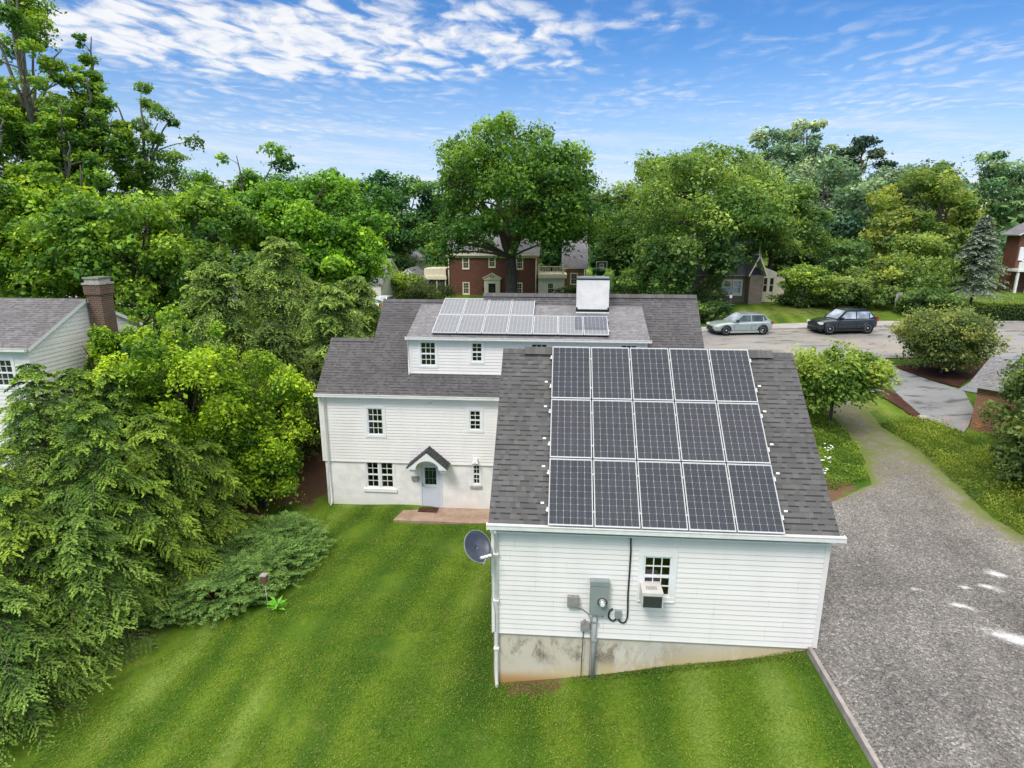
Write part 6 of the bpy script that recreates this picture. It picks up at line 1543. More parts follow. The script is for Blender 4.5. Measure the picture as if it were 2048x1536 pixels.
# clipped box hedge beside the far drive
def clipped_hedge():
    t = thing('hedge', 'square clipped dark green hedge by the far drive entrance', 'hedge', at(36.6, 39.4)); r = np.random.default_rng(5)
    n = 16000; x = r.uniform(-2.9, 3.4, n); y = r.uniform(-0.8, 0.8, n); z = r.uniform(0, 1.55, n)
    f = r.integers(0, 5, n); x = np.where(f == 0, -2.9, np.where(f == 1, 3.4, x)); y = np.where(f == 2, -0.8, np.where(f == 3, 0.8, y)); z = np.where(f == 4, 1.55, z)
    P = np.stack([x, y, z], -1) + r.normal(size=(n, 3)) * 0.05
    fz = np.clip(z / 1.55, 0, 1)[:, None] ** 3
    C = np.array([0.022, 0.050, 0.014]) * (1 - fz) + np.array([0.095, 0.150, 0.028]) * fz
    C = C * (1 + 0.25 * r.normal(size=(n, 1)))
    leaf_mesh('foliage', P, unit(r.normal(size=(n, 3)) + [0, -0.4, 0.8]), rdir(r, n), 0.12, 0.08, C, M['leaf'], t)
    mb = MB(); b = Vector(t.location)
    for i in range(7): mb.tube([b + Vector((-2.6 + i * 0.95, 0, -.1)), b + Vector((-2.5 + i * .95, 0.05, 1.3))], 0.03, 5)
    mb.box((b.x - 2.7, b.y - 0.6, b.z), (b.x + 3.2, b.y + 0.6, b.z + 1.4)); mb.build('stem', simple('hedge_core', (0.012, 0.02, 0.008), 0.9), t)
clipped_hedge()
# round bushes at the foot of the brick colonial
broadleaf('shrub', 'light green round bush between white shed and brick colonial', at(-17.2, 57), 3.0, 2.0, 0.0, 70, (0.040, 0.090, 0.014), (0.170, 0.270, 0.035), leaf=0.2, n=6000, puffs=24, psize=(0.3, 0.45), trunk=0.05, cat='shrub', lobes=0.1)
broadleaf('shrub', 'dark clipped dome bush under the screened porch', at(-14.2, 56), 1.9, 2.2, 0.0, 71, (0.014, 0.034, 0.012), (0.050, 0.085, 0.022), leaf=0.16, n=6000, puffs=26, psize=(0.3, 0.42), trunk=0.05, cat='shrub', lobes=0.05)
broadleaf('shrub', 'dark tree between the white shed and the pale house behind', at(-20.6, 66), 4.6, 3.0, 0.3, 72, G_DRK, T_DRK, leaf=0.25, n=8000, puffs=28, psize=(0.25, 0.4), trunk=0.08, cat='shrub')
broadleaf('shrub', 'low bush at the corner of the cream wing of the brick colonial', at(1.6, 60.0), 1.3, 1.6, 0.0, 73, (0.018, 0.044, 0.014), (0.065, 0.12, 0.03), leaf=0.16, n=4000, puffs=22, psize=(0.3, 0.42), trunk=0.05, cat='shrub', flat=0.6)
# ---- trees beyond the yard, left side
for x, y, h, rr, nm, sd in ((-24.6, 66, 15.0, 4.6, 'dark evergreen looking tree beside the maple, far across the street', 80), (-21.6, 73, 14.6, 4.4, 'dark tree closing the view beside the big oak', 81), (-29.5, 62, 13.0, 4.6, 'dark tree peeping out over the maple crown', 82), (-15.5, 78, 15.0, 4.5, 'dark tree behind the roof of the brick colonial', 83), (-35, 70, 15.0, 5.5, 'dark tree far behind the leaning tree', 84), (-6, 90, 15, 5.5, 'dark tree behind the brick colonial, over its ridge', 85), (3.5, 84, 13.5, 5, 'dark tree behind the balcony wing of the brick colonial', 86), (12.5, 78, 14, 5.5, 'dark tree far behind the basketball hoop', 87), (7.3, 65, 8.2, 3.4, 'dark low tree close behind the basketball hoop', 93), (-0.9, 73, 7.8, 2.6, 'dark low tree behind the balcony wing', 94), (21, 74, 14, 5.5, 'dark tree behind the cream gabled house', 88), (-41, 62, 14, 5.5, 'dark tree behind the tall thin trees', 89)):
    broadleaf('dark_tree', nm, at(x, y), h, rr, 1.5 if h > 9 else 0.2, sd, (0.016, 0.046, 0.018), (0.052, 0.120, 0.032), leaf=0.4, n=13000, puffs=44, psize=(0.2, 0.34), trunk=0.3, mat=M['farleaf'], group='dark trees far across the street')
broadleaf('maple_tree', 'rounded bright green maple between the leaning tree and the big oak', at(-18.8, 33), 12.6, 5.2, 2.4, 90, G_MAP, T_MAP, leaf=0.27, n=42000, puffs=92, psize=(0.15, 0.27), trunk=0.3, fork=0.25, droop=0.2)
broadleaf('maple_tree', 'open airy tree leaning out of the rounded maple, sky showing through', at(-24.4, 36), 14.2, 3.6, 6.0, 91, G_MAP, (0.10, 0.21, 0.022), leaf=0.27, n=11000, puffs=34, psize=(0.16, 0.3), trunk=0.22, fork=0.4, sparse_top=0.3)
broadleaf('maple_tree', 'small bright maple over the white parked car', at(-15.6, 31.5), 9.0, 3.1, 3.2, 92, G_MAP, (0.150, 0.300, 0.022), leaf=0.25, n=17000, puffs=46, psize=(0.18, 0.32), trunk=0.18, droop=0.2)
for i, (x, y, h, rr, zb, nm, g1, g2) in enumerate((
    (-25.4, 23, 11.8, 4.2, 1.5, 'leafy tree behind the brick chimney of the neighbour', (0.032, 0.084, 0.014), (0.140, 0.255, 0.028)),
    (-22.8, 27.5, 10.6, 3.8, 1.2, 'green tree between brick chimney and rounded maple', (0.030, 0.080, 0.014), (0.135, 0.245, 0.026)),
    (-29.5, 25, 13.2, 4.4, 2.0, 'yellow green tree over the neighbour roof ridge', (0.038, 0.094, 0.012), (0.165, 0.285, 0.026)),
    (-33.8, 24, 12.0, 4.4, 2.0, 'dense tree over the far end of the neighbour roof', (0.036, 0.090, 0.012), (0.160, 0.275, 0.026)),
    (-19.8, 24.0, 7.6, 3.0, 0.8, 'lower dark tree in the hollow behind the vines', (0.018, 0.050, 0.014), (0.075, 0.150, 0.024)))):
    broadleaf('yard_tree', nm, at(x, y), h, rr, zb, 100 + i, g1, g2, leaf=0.25, n=26000, puffs=64, psize=(0.16, 0.3), trunk=0.24, fork=0.25, droop=0.15, group='trees behind the neighbour house')
pl = [(0, 0, 17.5, 0.7), (0.2, .3, 16.4, 0.9), (1.3, -.2, 15.8, 0.8), (2.1, 0, 15.2, 0.6), (-.5, .3, 15.0, 0.9), (0.6, 0, 14.2, 1.1), (-.7, 0, 13.3, 1.2), (1.2, .4, 13.0, 1.0), (2.2, 0, 12.9, .6), (-1.9, 0, 12.1, .9), (0.2, -.3, 12.0, 1.3), (1.6, 0, 11.6, 1.2), (-1.0, .4, 11.0, 1.3), (2.9, .3, 10.9, 1.0), (.8, 0, 10.2, 1.5), (-2.2, 0, 10.0, 1.0), (2.4, 0, 9.6, 1.3), (0, 0, 9.0, 1.6), (3.6, 0, 13.9, .7)]
pl = [(a, b, c, r_ * 0.78) for a, b, c, r_ in pl]
broadleaf('leaning_tree', 'tall thin leaning tree with ragged pruned top against the sky', at(-30.6, 32), 17.8, 2.9, 8, 110, (0.034, 0.082, 0.020), (0.115, 0.215, 0.038), leaf=0.20, n=14000, trunk=0.24, fork=0.55, limbs=4, lean=(1.6, 0), pts=pl, bark=M['bark_pale'])
for i, (x, y, h, rr, zb, nm, ln) in enumerate((
    (-34.6, 28, 25.5, 3.4, 6.0, 'very tall tree at the edge of the view, its top out of sight', (0.5, 0)),
    (-32.3, 30, 21.4, 2.4, 8.0, 'tall slender tree with open airy top and grey trunk', (1.2, 0)),
    (-31.8, 27, 16.6, 2.9, 4.0, 'tall bright green tree below the slender airy one', (0, 0)),
    (-34.6, 24, 16.0, 4.0, 3.5, 'bright bushy tree at the foot of the very tall tree', (0, 0)))):
    broadleaf('tulip_tree', nm, at(x, y), h, rr, zb, 120 + i, (0.036, 0.092, 0.014), (0.145, 0.260, 0.030), leaf=0.21, n=(30000, 20000, 32000, 36000)[i], puffs=(90, 70, 84, 90)[i], psize=((0.12, 0.26), (0.12, 0.28), (0.13, 0.28), (0.13, 0.26))[i], trunk=0.26, fork=0.5, limbs=6, lean=ln, bark=M['bark_pale'], shape='column', sparse_top=(0.2, 0.35, 0.3, 0.1)[i], fill=0.2, lobes=0.5, group='tall thin trees behind the neighbour house')
# ---- feathery evergreens beside the house
for i, (x, y, h, rr, nm) in enumerate(((-14.6, 19.5, 9.4, 3.3, 'tallest feathery olive evergreen beyond the house wing'), (-11.2, 17.5, 7.4, 2.4, 'feathery evergreen touching the roof of the house wing'), (-16.6, 16.8, 8.6, 2.8, 'feathery evergreen behind the vine covered tree'), (-12.9, 14.6, 6.6, 2.3, 'dark feathery evergreen in the gap beside the house wall'), (-11.2, 21.5, 6.6, 2.3, 'feathery evergreen next to the white parked car'))):
    conifer('cypress_tree', nm, at(x, y), h, rr, 140 + i, (0.030, 0.066, 0.018) if i != 3 else (0.020, 0.042, 0.012), (0.150, 0.235, 0.058) if i != 3 else (0.075, 0.125, 0.032), zb=0.3, nbr=210, twigs=17, per=7, rise=0.85, droop=0.80, leaf=(0.15, 0.055), sag=0.50, trunk=0.12, power=0.50, twl=0.42, group='feathery evergreens beside the house')
# ---- vine covered trees
for i, (x, y, h, rr, nm) in enumerate(((-14.3, 9.6, 8.5, 2.3, 'tall mound of bright vines over a dead tree by the brick chimney'), (-13.3, 10.8, 6.4, 2.2, 'bright vine mound in front of the feathery evergreens'), (-12.0, 10.6, 4.6, 1.8, 'yellow green vine thicket beside the bare soil'), (-17.2, 9.3, 7.3, 1.1, 'vines climbing to the brick chimney of the neighbour'), (-16.3, 10.6, 8.0, 1.5, 'vine mound covering the far corner of the neighbour gable'))):
    broadleaf('vine_thicket', nm, at(x, y), h, rr, 0.2, 150 + i, G_LIM, T_LIM, leaf=0.12, n=(52000, 50000, 34000, 24000, 24000)[i], puffs=120, psize=(0.13, 0.30), trunk=0.10, fork=0.4, shape='cone' if i == 3 else 'round', lobes=0.75, fill=0.30, droop=0.45, cat='vines', group='vine covered trees beside the yard')
# ---- hemlocks at the left edge of the lawn
ha = conifer('hemlock_tree', 'x x x', (0, 0, 0), 6.6, 2.2, 160, G_HEM, T_HEM, zb=0.25, nbr=120, twigs=17, per=12, rise=0.40, droop=0.58, leaf=(0.090, 0.040), sag=0.26, twl=0.42, power=0.6, trunk=0.11)
hb = conifer('hemlock_tree', 'x x x', (0, 0, 0), 5.0, 2.2, 161, (0.028, 0.068, 0.012), (0.155, 0.240, 0.034), zb=0.15, nbr=110, twigs=17, per=12, rise=0.48, droop=0.66, leaf=(0.090, 0.040), sag=0.28, twl=0.44, power=0.55, trunk=0.10)
hc = conifer('hemlock_tree', 'x x x', (0, 0, 0), 4.2, 2.0, 162, (0.026, 0.064, 0.016), (0.130, 0.220, 0.048), zb=0.1, nbr=100, twigs=17, per=12, rise=0.5, droop=0.70, leaf=(0.088, 0.038), sag=0.28, twl=0.44, power=0.5, trunk=0.09)
HL = [(ha, -15.6, 4.4, 1.08, 0.3, 'tall hemlock before the white gable of the neighbour house'), (ha, -13.4, 3.6, 1.02, 1.7, 'tall hemlock with bright drooping tips at the middle of the row'),
      (hb, -13.3, 6.0, 1.12, 0.9, 'broad hemlock beside the bright vine mound'), (hb, -12.5, 4.3, 0.85, 2.4, 'small hemlock drooping over the juniper bed'),
      (hb, -14.0, 1.2, 1.0, 4.0, 'hemlock with yellowish tips at the edge of the view'), (hc, -12.7, 1.7, 0.98, 5.1, 'hemlock overhanging the lawn edge below the junipers'),
      (hc, -12.9, -0.8, 0.92, 0.7, 'lowest hemlock at the corner of the lawn, with a bare pale branch'), (hb, -12.6, 7.8, 0.84, 3.3, 'hemlock at the back end of the juniper bed'),
      (ha, -17.6, 5.9, 0.74, 2.9, 'hemlock under the window of the neighbour house'), (hb, -16.4, 6.9, 1.22, 4.4, 'hemlock rising against the gable siding of the neighbour house'), (ha, -15.2, 7.0, 0.98, 5.5, 'hemlock between the neighbour chimney and the vines'),
      (hc, -14.6, -1.6, 1.1, 2.0, 'hemlock at the bottom corner, partly out of view'), (hb, -15.8, 2.4, 1.05, 1.2, 'hemlock behind the yellowish tipped one'), (hc, -13.6, 2.6, 1.05, 3.9, 'low bushy hemlock in front of the tall bright tipped one')]
seen = set()
for pr_, x, y, s, rz, nm in HL:
    o = pr_ if pr_.name not in seen else copy_tree(pr_); seen.add(pr_.name)
    place(o, x, y, s, rz, nm, 'hemlocks along the lawn edge')
# bare dead branch low in the corner
mb = MB(); b = Vector((-12.75, -1.3, Hs(-12.75, -1.3) + 0.95))
main = [b + Vector(p) for p in ((-0.9, 0.05, 0.12), (-0.4, 0.0, 0.06), (0.1, 0.02, 0.0), (0.75, 0.05, -0.03))]
mb.tube(main, [0.026, 0.022, 0.018, 0.008], 6)
for s, e in (((-.5, 0, .07), (-.52, -.15, -.45)), ((-.35, 0, .05), (0.05, -.15, -.28)), ((0.05, .02, 0), (0.35, .1, .33)), ((-.1, 0, .02), (0.0, -.1, -.25)), ((.3, .03, -.01), (.28, -.1, -.22)), ((-.7, 0, .1), (-.85, -.1, -.25)), ((.35, .1, .33), (.55, .1, .42))):
    mb.tube([b + Vector(s), b + (Vector(s) + Vector(e)) / 2 + Vector((0.02, 0, 0.02)), b + Vector(e)], [0.012, 0.009, 0.004], 5)
tag(mb.build('dead_branch', M['bark_pale'], loc=tuple(b)), 'bare pale dead branch sticking out of the lowest hemlock', 'branch')
# ---- juniper ground cover
def juniper():
    r = np.random.default_rng(170)
    poly = [(-8.35, 7.6), (-8.2, 6.2), (-8.35, 4.9), (-8.9, 3.9), (-10.0, 2.9), (-11.4, 2.6), (-12.6, 3.8), (-12.6, 7.5), (-11.8, 9.0), (-10.4, 9.2), (-9.3, 8.9)]
    px = r.uniform(-12.8, -8.0, 5000); py = r.uniform(2.6, 9.4, 5000); k = in_poly(px, py, poly); px, py = px[k][:1250], py[k][:1250]
    ed = seg_dist(px, py, poly + [poly[0]])
    hh = 0.22 + 0.72 * np.clip(ed / 0.8, 0, 1) ** 0.7 * (0.75 + 0.35 * np.sin(px * 2.3 + py * 1.1) * np.sin(py * 2.9))
    cen = np.array([[-9.3, 7.2], [-9.4, 5.6], [-10.3, 4.4], [-10.6, 7.6], [-11.6, 4.6], [-10.9, 6.2], [-12, 8]])
    dx = px[:, None] - cen[:, 0]; dy = py[:, None] - cen[:, 1]; j = np.argmin(dx ** 2 + dy ** 2, 1)
    ang = np.arctan2(dy[np.arange(len(px)), j], dx[np.arange(len(px)), j]) + r.normal(size=len(px)) * 0.6
    PP, NN, TT, CC = [], [], [], []
    for x, y, h, a, e in zip(px, py, hh, ang, ed):
        z0 = Hs(x, y); L = r.uniform(0.45, 0.85); dh = np.array([math.cos(a), math.sin(a), 0]); sd = np.array([-math.sin(a), math.cos(a), 0])
        nt = 11; s = np.repeat(np.linspace(0.05, 1, nt), 2); sg = np.tile([-1., 1.], nt); m = 5; q = np.linspace(0.15, 1, m)
        up = r.uniform(0.25, 0.75)
        p0 = np.array([x, y, z0 + h * 0.8]) + dh * (L * (s - 0.4))[:, None] + np.array([0, 0, 1]) * (L * (up * s - 0.45 * up * s * s) - 0.1)[:, None]
        td = unit(dh * 0.8 + sd * (sg * 0.75)[:, None] + np.array([0, 0, 0.35]) + r.normal(size=(2 * nt, 3)) * 0.25)
        pos = p0[:, None] + td[:, None] * ((0.17 * (1.1 - 0.6 * s))[:, None] * q)[..., None] + r.normal(size=(2 * nt, m, 3)) * 0.012
        lt = unit(td[:, None] + r.normal(size=pos.shape) * 0.4)
        f = np.clip(0.1 + 0.65 * np.repeat(s[:, None], m, 1) + 0.2 * r.normal() - 0.1, 0, 1)[..., None]
        c = np.array([0.022, 0.055, 0.014]) * (1 - f) + np.array([0.105, 0.190, 0.060]) * f
        PP.append(pos.reshape(-1, 3)); NN.append(unit(np.array([0, 0, 0.9]) + r.normal(size=pos.shape) * 0.5).reshape(-1, 3)); TT.append(lt.reshape(-1, 3)); CC.append(c.reshape(-1, 3))
    P, Nn, T, C = (np.concatenate(a) for a in (PP, NN, TT, CC))
    z = np.array([0, 0, 0])
    o = leaf_mesh('juniper_cover', P, Nn, T, 0.075, 0.026, C, M['needle'])
    tag(o, 'low spreading juniper ground cover beside the lawn', 'ground cover', kind='stuff')
juniper()
# ---- bird house on a stake and a broad leaved plant
st = thing('garden_stake', 'thin garden stake carrying a small brown bird box at the juniper edge', 'garden stake', (-8.55, 3.55, Hs(-8.55, 3.55)))
b = Vector(st.location)
mb = MB(); mb.tube([b + Vector((0.02, 0, -0.1)), b + Vector((-0.03, 0.02, 1.15))], 0.012, 6); mb.build('stake', M['conduit'], st)
mb = MB(); mb.box((b.x - 0.10, b.y - 0.08, b.z + 1.06), (b.x + 0.06, b.y + 0.08, b.z + 1.30)); bb = mb.build('bird_box', M['ornament'], st, bevel=0.008)
mb = MB(); mb.box((b.x - 0.12, b.y - 0.10, b.z + 1.302), (b.x + 0.08, b.y + 0.10, b.z + 1.33)); mb.build('box_roof', M['wood_grey'], bb, bevel=0.006)
def plant(name, label, x, y, n, L, W, h, col, seed, cat='plant', stems=True, group=None):
    r = np.random.default_rng(seed); t = thing(name, label, cat, (x, y, Hs(x, y)), group)
    a = r.uniform(0, 6.28, n); q = r.uniform(0.25, 1, n)
    d = np.stack([np.cos(a), np.sin(a), np.full(n, 0.35)], -1)
    P = np.stack([np.cos(a) * L * 0.55, np.sin(a) * L * 0.55, q * h], -1)
    leaf_mesh('foliage', P, unit(np.stack([-np.cos(a) * .3, -np.sin(a) * .3, np.ones(n)], -1) + r.normal(size=(n, 3)) * .15), d, L * r.uniform(.8, 1.2, n), W, np.array(col) * (1 + .15 * r.normal(size=(n, 1))), M['leaf'], t, fold=0.08)
    mb = MB(); b = Vector(t.location); mb.tube([b + Vector((0, 0, -.05)), b + Vector((0.01, 0, h))], 0.014, 5); mb.build('stem', simple('green_stem', (0.06, 0.14, 0.03)), t)
    return t
plant('leafy_plant', 'bright broad leaved plant at the foot of the garden stake', -8.30, 3.66, 16, 0.32, 0.11, 0.42, (0.10, 0.28, 0.03), 3)
# ---- right side: shrubs and weeds along the drive
broadleaf('magnolia_shrub', 'yellow green spreading small tree with white blossom beside the garage roof', at(12.6, 15.4), 3.7, 2.35, 0.9, 180, (0.045, 0.095, 0.016), (0.150, 0.225, 0.038), leaf=0.16, n=22000, puffs=62, psize=(0.18, 0.34), trunk=0.09, fork=0.28, limbs=6, lobes=0.3, cat='tree', droop=0.2)
broadleaf('island_shrub', 'large vase shaped shrub on the mulch bed by the street', at(21.9, 23.4), 3.5, 2.75, 0.5, 181, (0.040, 0.066, 0.020), (0.120, 0.165, 0.050), leaf=0.15, n=32000, puffs=84, psize=(0.22, 0.36), trunk=0.09, fork=0.2, limbs=7, shape='vase', cat='shrub', lobes=0.15, fill=0.5)
for i, (x, y, h, rr, nm, a, b) in enumerate((
    (19.3, 12.0, 4.3, 1.7, 'dark evergreen bush beside the neighbour brick garage', (0.018, 0.042, 0.014), (0.064, 0.115, 0.030)),
    (22.3, 13.6, 5.0, 2.0, 'yellow green tree leaning over the pale garage roof', (0.032, 0.070, 0.014), (0.135, 0.205, 0.030)),
    (17.9, 8.8, 3.2, 1.9, 'dark bush at the drive edge below the evergreen', (0.018, 0.042, 0.014), (0.062, 0.105, 0.026)),
    (17.4, 5.6, 1.7, 1.6, 'low dark bush at the side of the gravel', (0.018, 0.040, 0.012), (0.058, 0.100, 0.024)))):
    broadleaf('drive_shrub', nm, at(x, y), h, rr, 0.0, 190 + i, a, b, leaf=0.15, n=20000, puffs=60, psize=(0.22, 0.38), trunk=0.08, fork=0.3, cat='shrub', lobes=0.2, group='shrubs along the gravel drive')
def weeds(name, label, cat, poly, n, hmin, hmax, c1, c2, seed, leaf=0.09, stripe=False):
    r = np.random.default_rng(seed); a = np.array(poly); px = r.uniform(a[:, 0].min(), a[:, 0].max(), n * 4); py = r.uniform(a[:, 1].min(), a[:, 1].max(), n * 4)
    k = in_poly(px, py, poly); px, py = px[k][:n], py[k][:n]; m = len(px)
    pn = np.sin(px * 1.9 + 1.3 * np.sin(py * 1.3)) * np.sin(py * 2.2 + px * 0.7)
    h = r.uniform(0, 1, m) ** 1.6 * (hmax - hmin) * np.clip(0.7 + 0.6 * pn, 0.2, 1.3) + hmin
    P = np.stack([px, py, H(px, py) + 0.02 + h], -1)
    f = np.clip(0.35 + 0.35 * pn + 0.3 * h / hmax + 0.2 * r.normal(size=m), 0, 1)[:, None]
    if stripe: f = np.clip(0.75 * stripe_f(px, py) + 0.12 + 0.22 * np.sin(px * 2.7 + 2 * np.sin(py * 1.9)) * np.sin(py * 3.1 + 1.5 * np.sin(px * 1.3)) + 0.16 * r.normal(size=m), 0, 1.15)[:, None]
    C = np.array(c1) * (1 - f) + np.array(c2) * f
    if stripe:
        q = (r.random(m) < 0.05 + 0.10 * np.clip(np.sin(px * 1.1 + 3 * np.sin(py * 0.7)) * np.sin(py * 1.3), 0, 1))[:, None]; C = np.where(q, np.array([0.17, 0.16, 0.05]), C)
    o = leaf_mesh(name, P, unit(r.normal(size=(m, 3)) * 0.8 + [0, 0, 0.6]), unit(r.normal(size=(m, 3)) + [0, 0, 1.2]), leaf * r.uniform(0.6, 1.5, m), leaf * 0.4, C, M['leaf'])
    return tag(o, label, cat, kind='stuff')
weeds('drive_weeds', 'tangle of weeds along the outer edge of the gravel drive', 'weeds', [(14.9, 3.6), (14.4, 6.0), (14.6, 8.6), (14.9, 10.5), (15.3, 13.1), (15.0, 16.0), (17.4, 17.0), (18.4, 15.2), (18.0, 12.6), (20, 9), (18.5, 2.5), (16.6, 1.5)], 46000, 0.0, 0.55, (0.026, 0.060, 0.012), (0.150, 0.205, 0.030), 200)
weeds('garden_weeds', 'tall grass and weeds in the bed between garage and gravel', 'weeds', [(8.6, 8.6), (10.2, 8.8), (11.7, 9.8), (12.75, 12.8), (13.0, 15.3), (13.2, 19), (9.5, 19), (7.2, 12), (7.2, 8.3)], 34000, 0.0, 0.40, (0.030, 0.075, 0.012), (0.140, 0.215, 0.030), 201)
weeds('lawn_grass', 'short mown grass blades of the back lawn', 'grass', [(-11.6, -5.0), (-11.3, -0.2), (-10.4, 2.2), (-8.8, 3.4), (-8.0, 5.0), (-8.2, 7.6), (-9.4, 9.6), (-9.4, 10.9), (-6.5, 10.9), (-6.4, 9.7), (-1.5, 9.7), (-1.4, 0.25), (5.85, 0.25), (5.9, -5.0)], 150000, 0.0, 0.035, (0.040, 0.098, 0.008), (0.120, 0.195, 0.022), 202, leaf=0.05, stripe=True)
weeds('wall_grass', 'longer uncut grass along the garage foundation', 'grass', [(0.6, 0.10), (5.8, 0.10), (5.8, 0.31), (0.6, 0.31)], 2600, 0.0, 0.05, (0.032, 0.070, 0.012), (0.10, 0.15, 0.03), 203, leaf=0.05)
def lily(x, y, k, col, label, group, sd):
    t = plant('flower', label, x, y, 10, 0.35, 0.03, 0.30, (0.09, 0.20, 0.03), sd, 'flower', group=group)
    mb = MB(); r = random.Random(sd); b = Vector(t.location)
    for i in range(k):
        c = b + Vector((r.uniform(-.18, .18), r.uniform(-.18, .18), r.uniform(.5, .75)))
        for j in range(5):
            a = j * 1.257 + r.random(); d = Vector((math.cos(a), math.sin(a), 0.5)) * 0.055; s = Vector((-math.sin(a), math.cos(a), 0)) * 0.02
            mb.face([c, c + d * .6 + s, c + d, c + d * .6 - s])
    mb.build('blossom', col, t)
for i, (x, y, nm) in enumerate(((18.15, 14.9, 'orange lily clump at the corner of the neighbour brick garage'), (18.75, 14.75, 'orange lily clump under the dark evergreen bush'), (17.6, 15.3, 'orange lily clump next to the wet driveway end'))):
    lily(x, y, 7, M['flower_orange'], nm, 'orange lilies', 300 + i)
for i, (x, y, nm) in enumerate(((9.7, 9.0, 'white flowers beside the bare soil by the garage roof edge'), (10.3, 10.2, 'white flowers in the middle of the weedy bed'), (10.9, 11.4, 'white flowers at the back of the weedy bed'))):
    lily(x, y, 9, M['flower_white'], nm, 'white flowers in the weedy bed', 310 + i)
mg = np.random.default_rng(9)
for i, (dx, dy, dz, nm) in enumerate(((0.9, -1.35, 2.85, 'upper'), (1.35, -1.15, 2.45, 'middle'), (1.0, -1.55, 2.25, 'lower'))): 
    mb = MB(); c0 = Vector((12.6 + dx, 15.4 + dy, Hs(12.6, 15.4) + dz)); r = random.Random(40 + i)
    for k in range(14):
        c = c0 + Vector((r.uniform(-.35, .35), r.uniform(-.3, .3), r.uniform(-.18, .18)))
        for j in range(4):
            a = j * 1.57 + r.random(); d = Vector((math.cos(a), math.sin(a) - .3, 0.6)) * 0.09; s = Vector((-math.sin(a), math.cos(a), 0)) * 0.04
            mb.face([c, c + d * .6 + s, c + d, c + d * .6 - s])
    tag(mb.build('blossom_cluster', M['flower_white'], loc=tuple(c0)), f'{nm} cluster of white blossom on the yellow green small tree', 'blossom', 'white blossom clusters')
for i, (x, y, s, nm) in enumerate(((17.62, 17.1, 0.24, 'flat pale stone at the mulch strip end'), (18.05, 16.6, 0.20, 'smaller pale stone beside the flat one'))):
    mb = MB(); mb.lathe([(0, -0.05), (s, 0.0), (s * 0.95, 0.10), (s * 0.6, 0.15), (0, 0.16)], (x, y, Hs(x, y) + .03), 'z', 9)
    tag(mb.build('stone', M['stone_light'], loc=(x, y, Hs(x, y))), nm, 'stone')
mb = MB(); pts = [(-11.4, 9.55), (-10.6, 9.5), (-9.8, 9.2), (-9.0, 8.75)]
for (ax, ay), (bx, by) in zip(pts[:-1], pts[1:]):
    z0, z1 = Hs(ax, ay), Hs(bx, by); mb.tube([(ax, ay, z0 + .08), (bx, by, z1 + .08)], 0.09, 6, smooth=False)
tag(mb.build('garden_edging', M['wood_grey'], loc=(-10.3, 9.3, 0)), 'dark timber edging between juniper bed and bare soil', 'garden edging')
# ---- distant wood that closes the horizon
def far_wood():
    r = np.random.default_rng(400); C, S = [], []
    for i in range(620):
        a = r.uniform(-1.25, 1.25); d = r.uniform(105, 260); x, y = math.sin(a - 0.07) * d, math.cos(a - 0.07) * d
        h = r.uniform(10.5, 16.5) * (0.85 + 0.15 * math.sin(a * 9)); rr = r.uniform(3.2, 5.5); z0 = 4.0
        for j in range(7):
            dd = rdir(r, 1)[0]; C.append((x + dd[0] * rr * .7, y + dd[1] * rr * .7, z0 + h * .58 + dd[2] * h * .36)); S.append(rr * r.uniform(.4, .62))
        
    C = np.array(C); S = np.array(S); k = len(C); per = 24; idx = np.repeat(np.arange(k), per); m = len(idx)
    d = rdir(r, m); P = C[idx] + d * (S[idx] * r.uniform(.6, 1.1, m))[:, None]
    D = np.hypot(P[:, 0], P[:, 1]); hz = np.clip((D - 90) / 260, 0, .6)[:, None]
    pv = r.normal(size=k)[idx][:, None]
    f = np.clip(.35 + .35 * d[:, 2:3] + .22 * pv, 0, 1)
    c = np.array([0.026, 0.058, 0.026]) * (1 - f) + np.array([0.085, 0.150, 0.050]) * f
    c = c * (1 - hz) + np.array([0.15, 0.20, 0.20]) * hz  # bluish haze mixed into the leaf colour with distance
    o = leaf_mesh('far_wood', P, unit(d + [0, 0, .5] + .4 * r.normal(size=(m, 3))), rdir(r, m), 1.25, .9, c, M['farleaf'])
    tag(o, 'distant wooded skyline behind the houses', 'wood', kind='stuff')
far_wood()
# ------------------------------------------------------------------ camera, sun, sky
cam_d = bpy.data.cameras.new('camera'); cam = bpy.data.objects.new('camera', cam_d); COL.objects.link(cam)
cam_d.sensor_width = 36.0; cam_d.lens = 1223.657 * 36.0 / 2048.0; cam_d.clip_end = 6000; cam_d.clip_start = 0.1
pitch, roll, yaw = R(14.16334), R(-0.100332), R(4.348372)
cy, sy, cp, sp, cr, sr = math.cos(yaw), math.sin(yaw), math.cos(pitch), math.sin(pitch), math.cos(roll), math.sin(roll)
rt = Vector((cy, sy, 0)); f3 = Vector((-sy * cp, cy * cp, -sp)); d3 = Vector((sy * sp, -cy * sp, -cp))
a = rt * cr + d3 * sr; b = -rt * sr + d3 * cr
m = Matrix((a, -b, -f3)).transposed().to_4x4(); m.translation = Vector((0.13734, -12.30936, 11.39226))
cam.matrix_world = m
scene.camera = cam

SUN = Vector((-0.34, -0.62, 0.95)).normalized()
sd = bpy.data.lights.new('sun', 'SUN'); sun = bpy.data.objects.new('sun', sd); COL.objects.link(sun)
sd.energy = 2.2; sd.angle = R(16); sd.color = (1.0, 0.95, 0.88)
sun.location = (-20, -40, 60); sun.rotation_euler = (-SUN).to_track_quat('-Z', 'Y').to_euler()

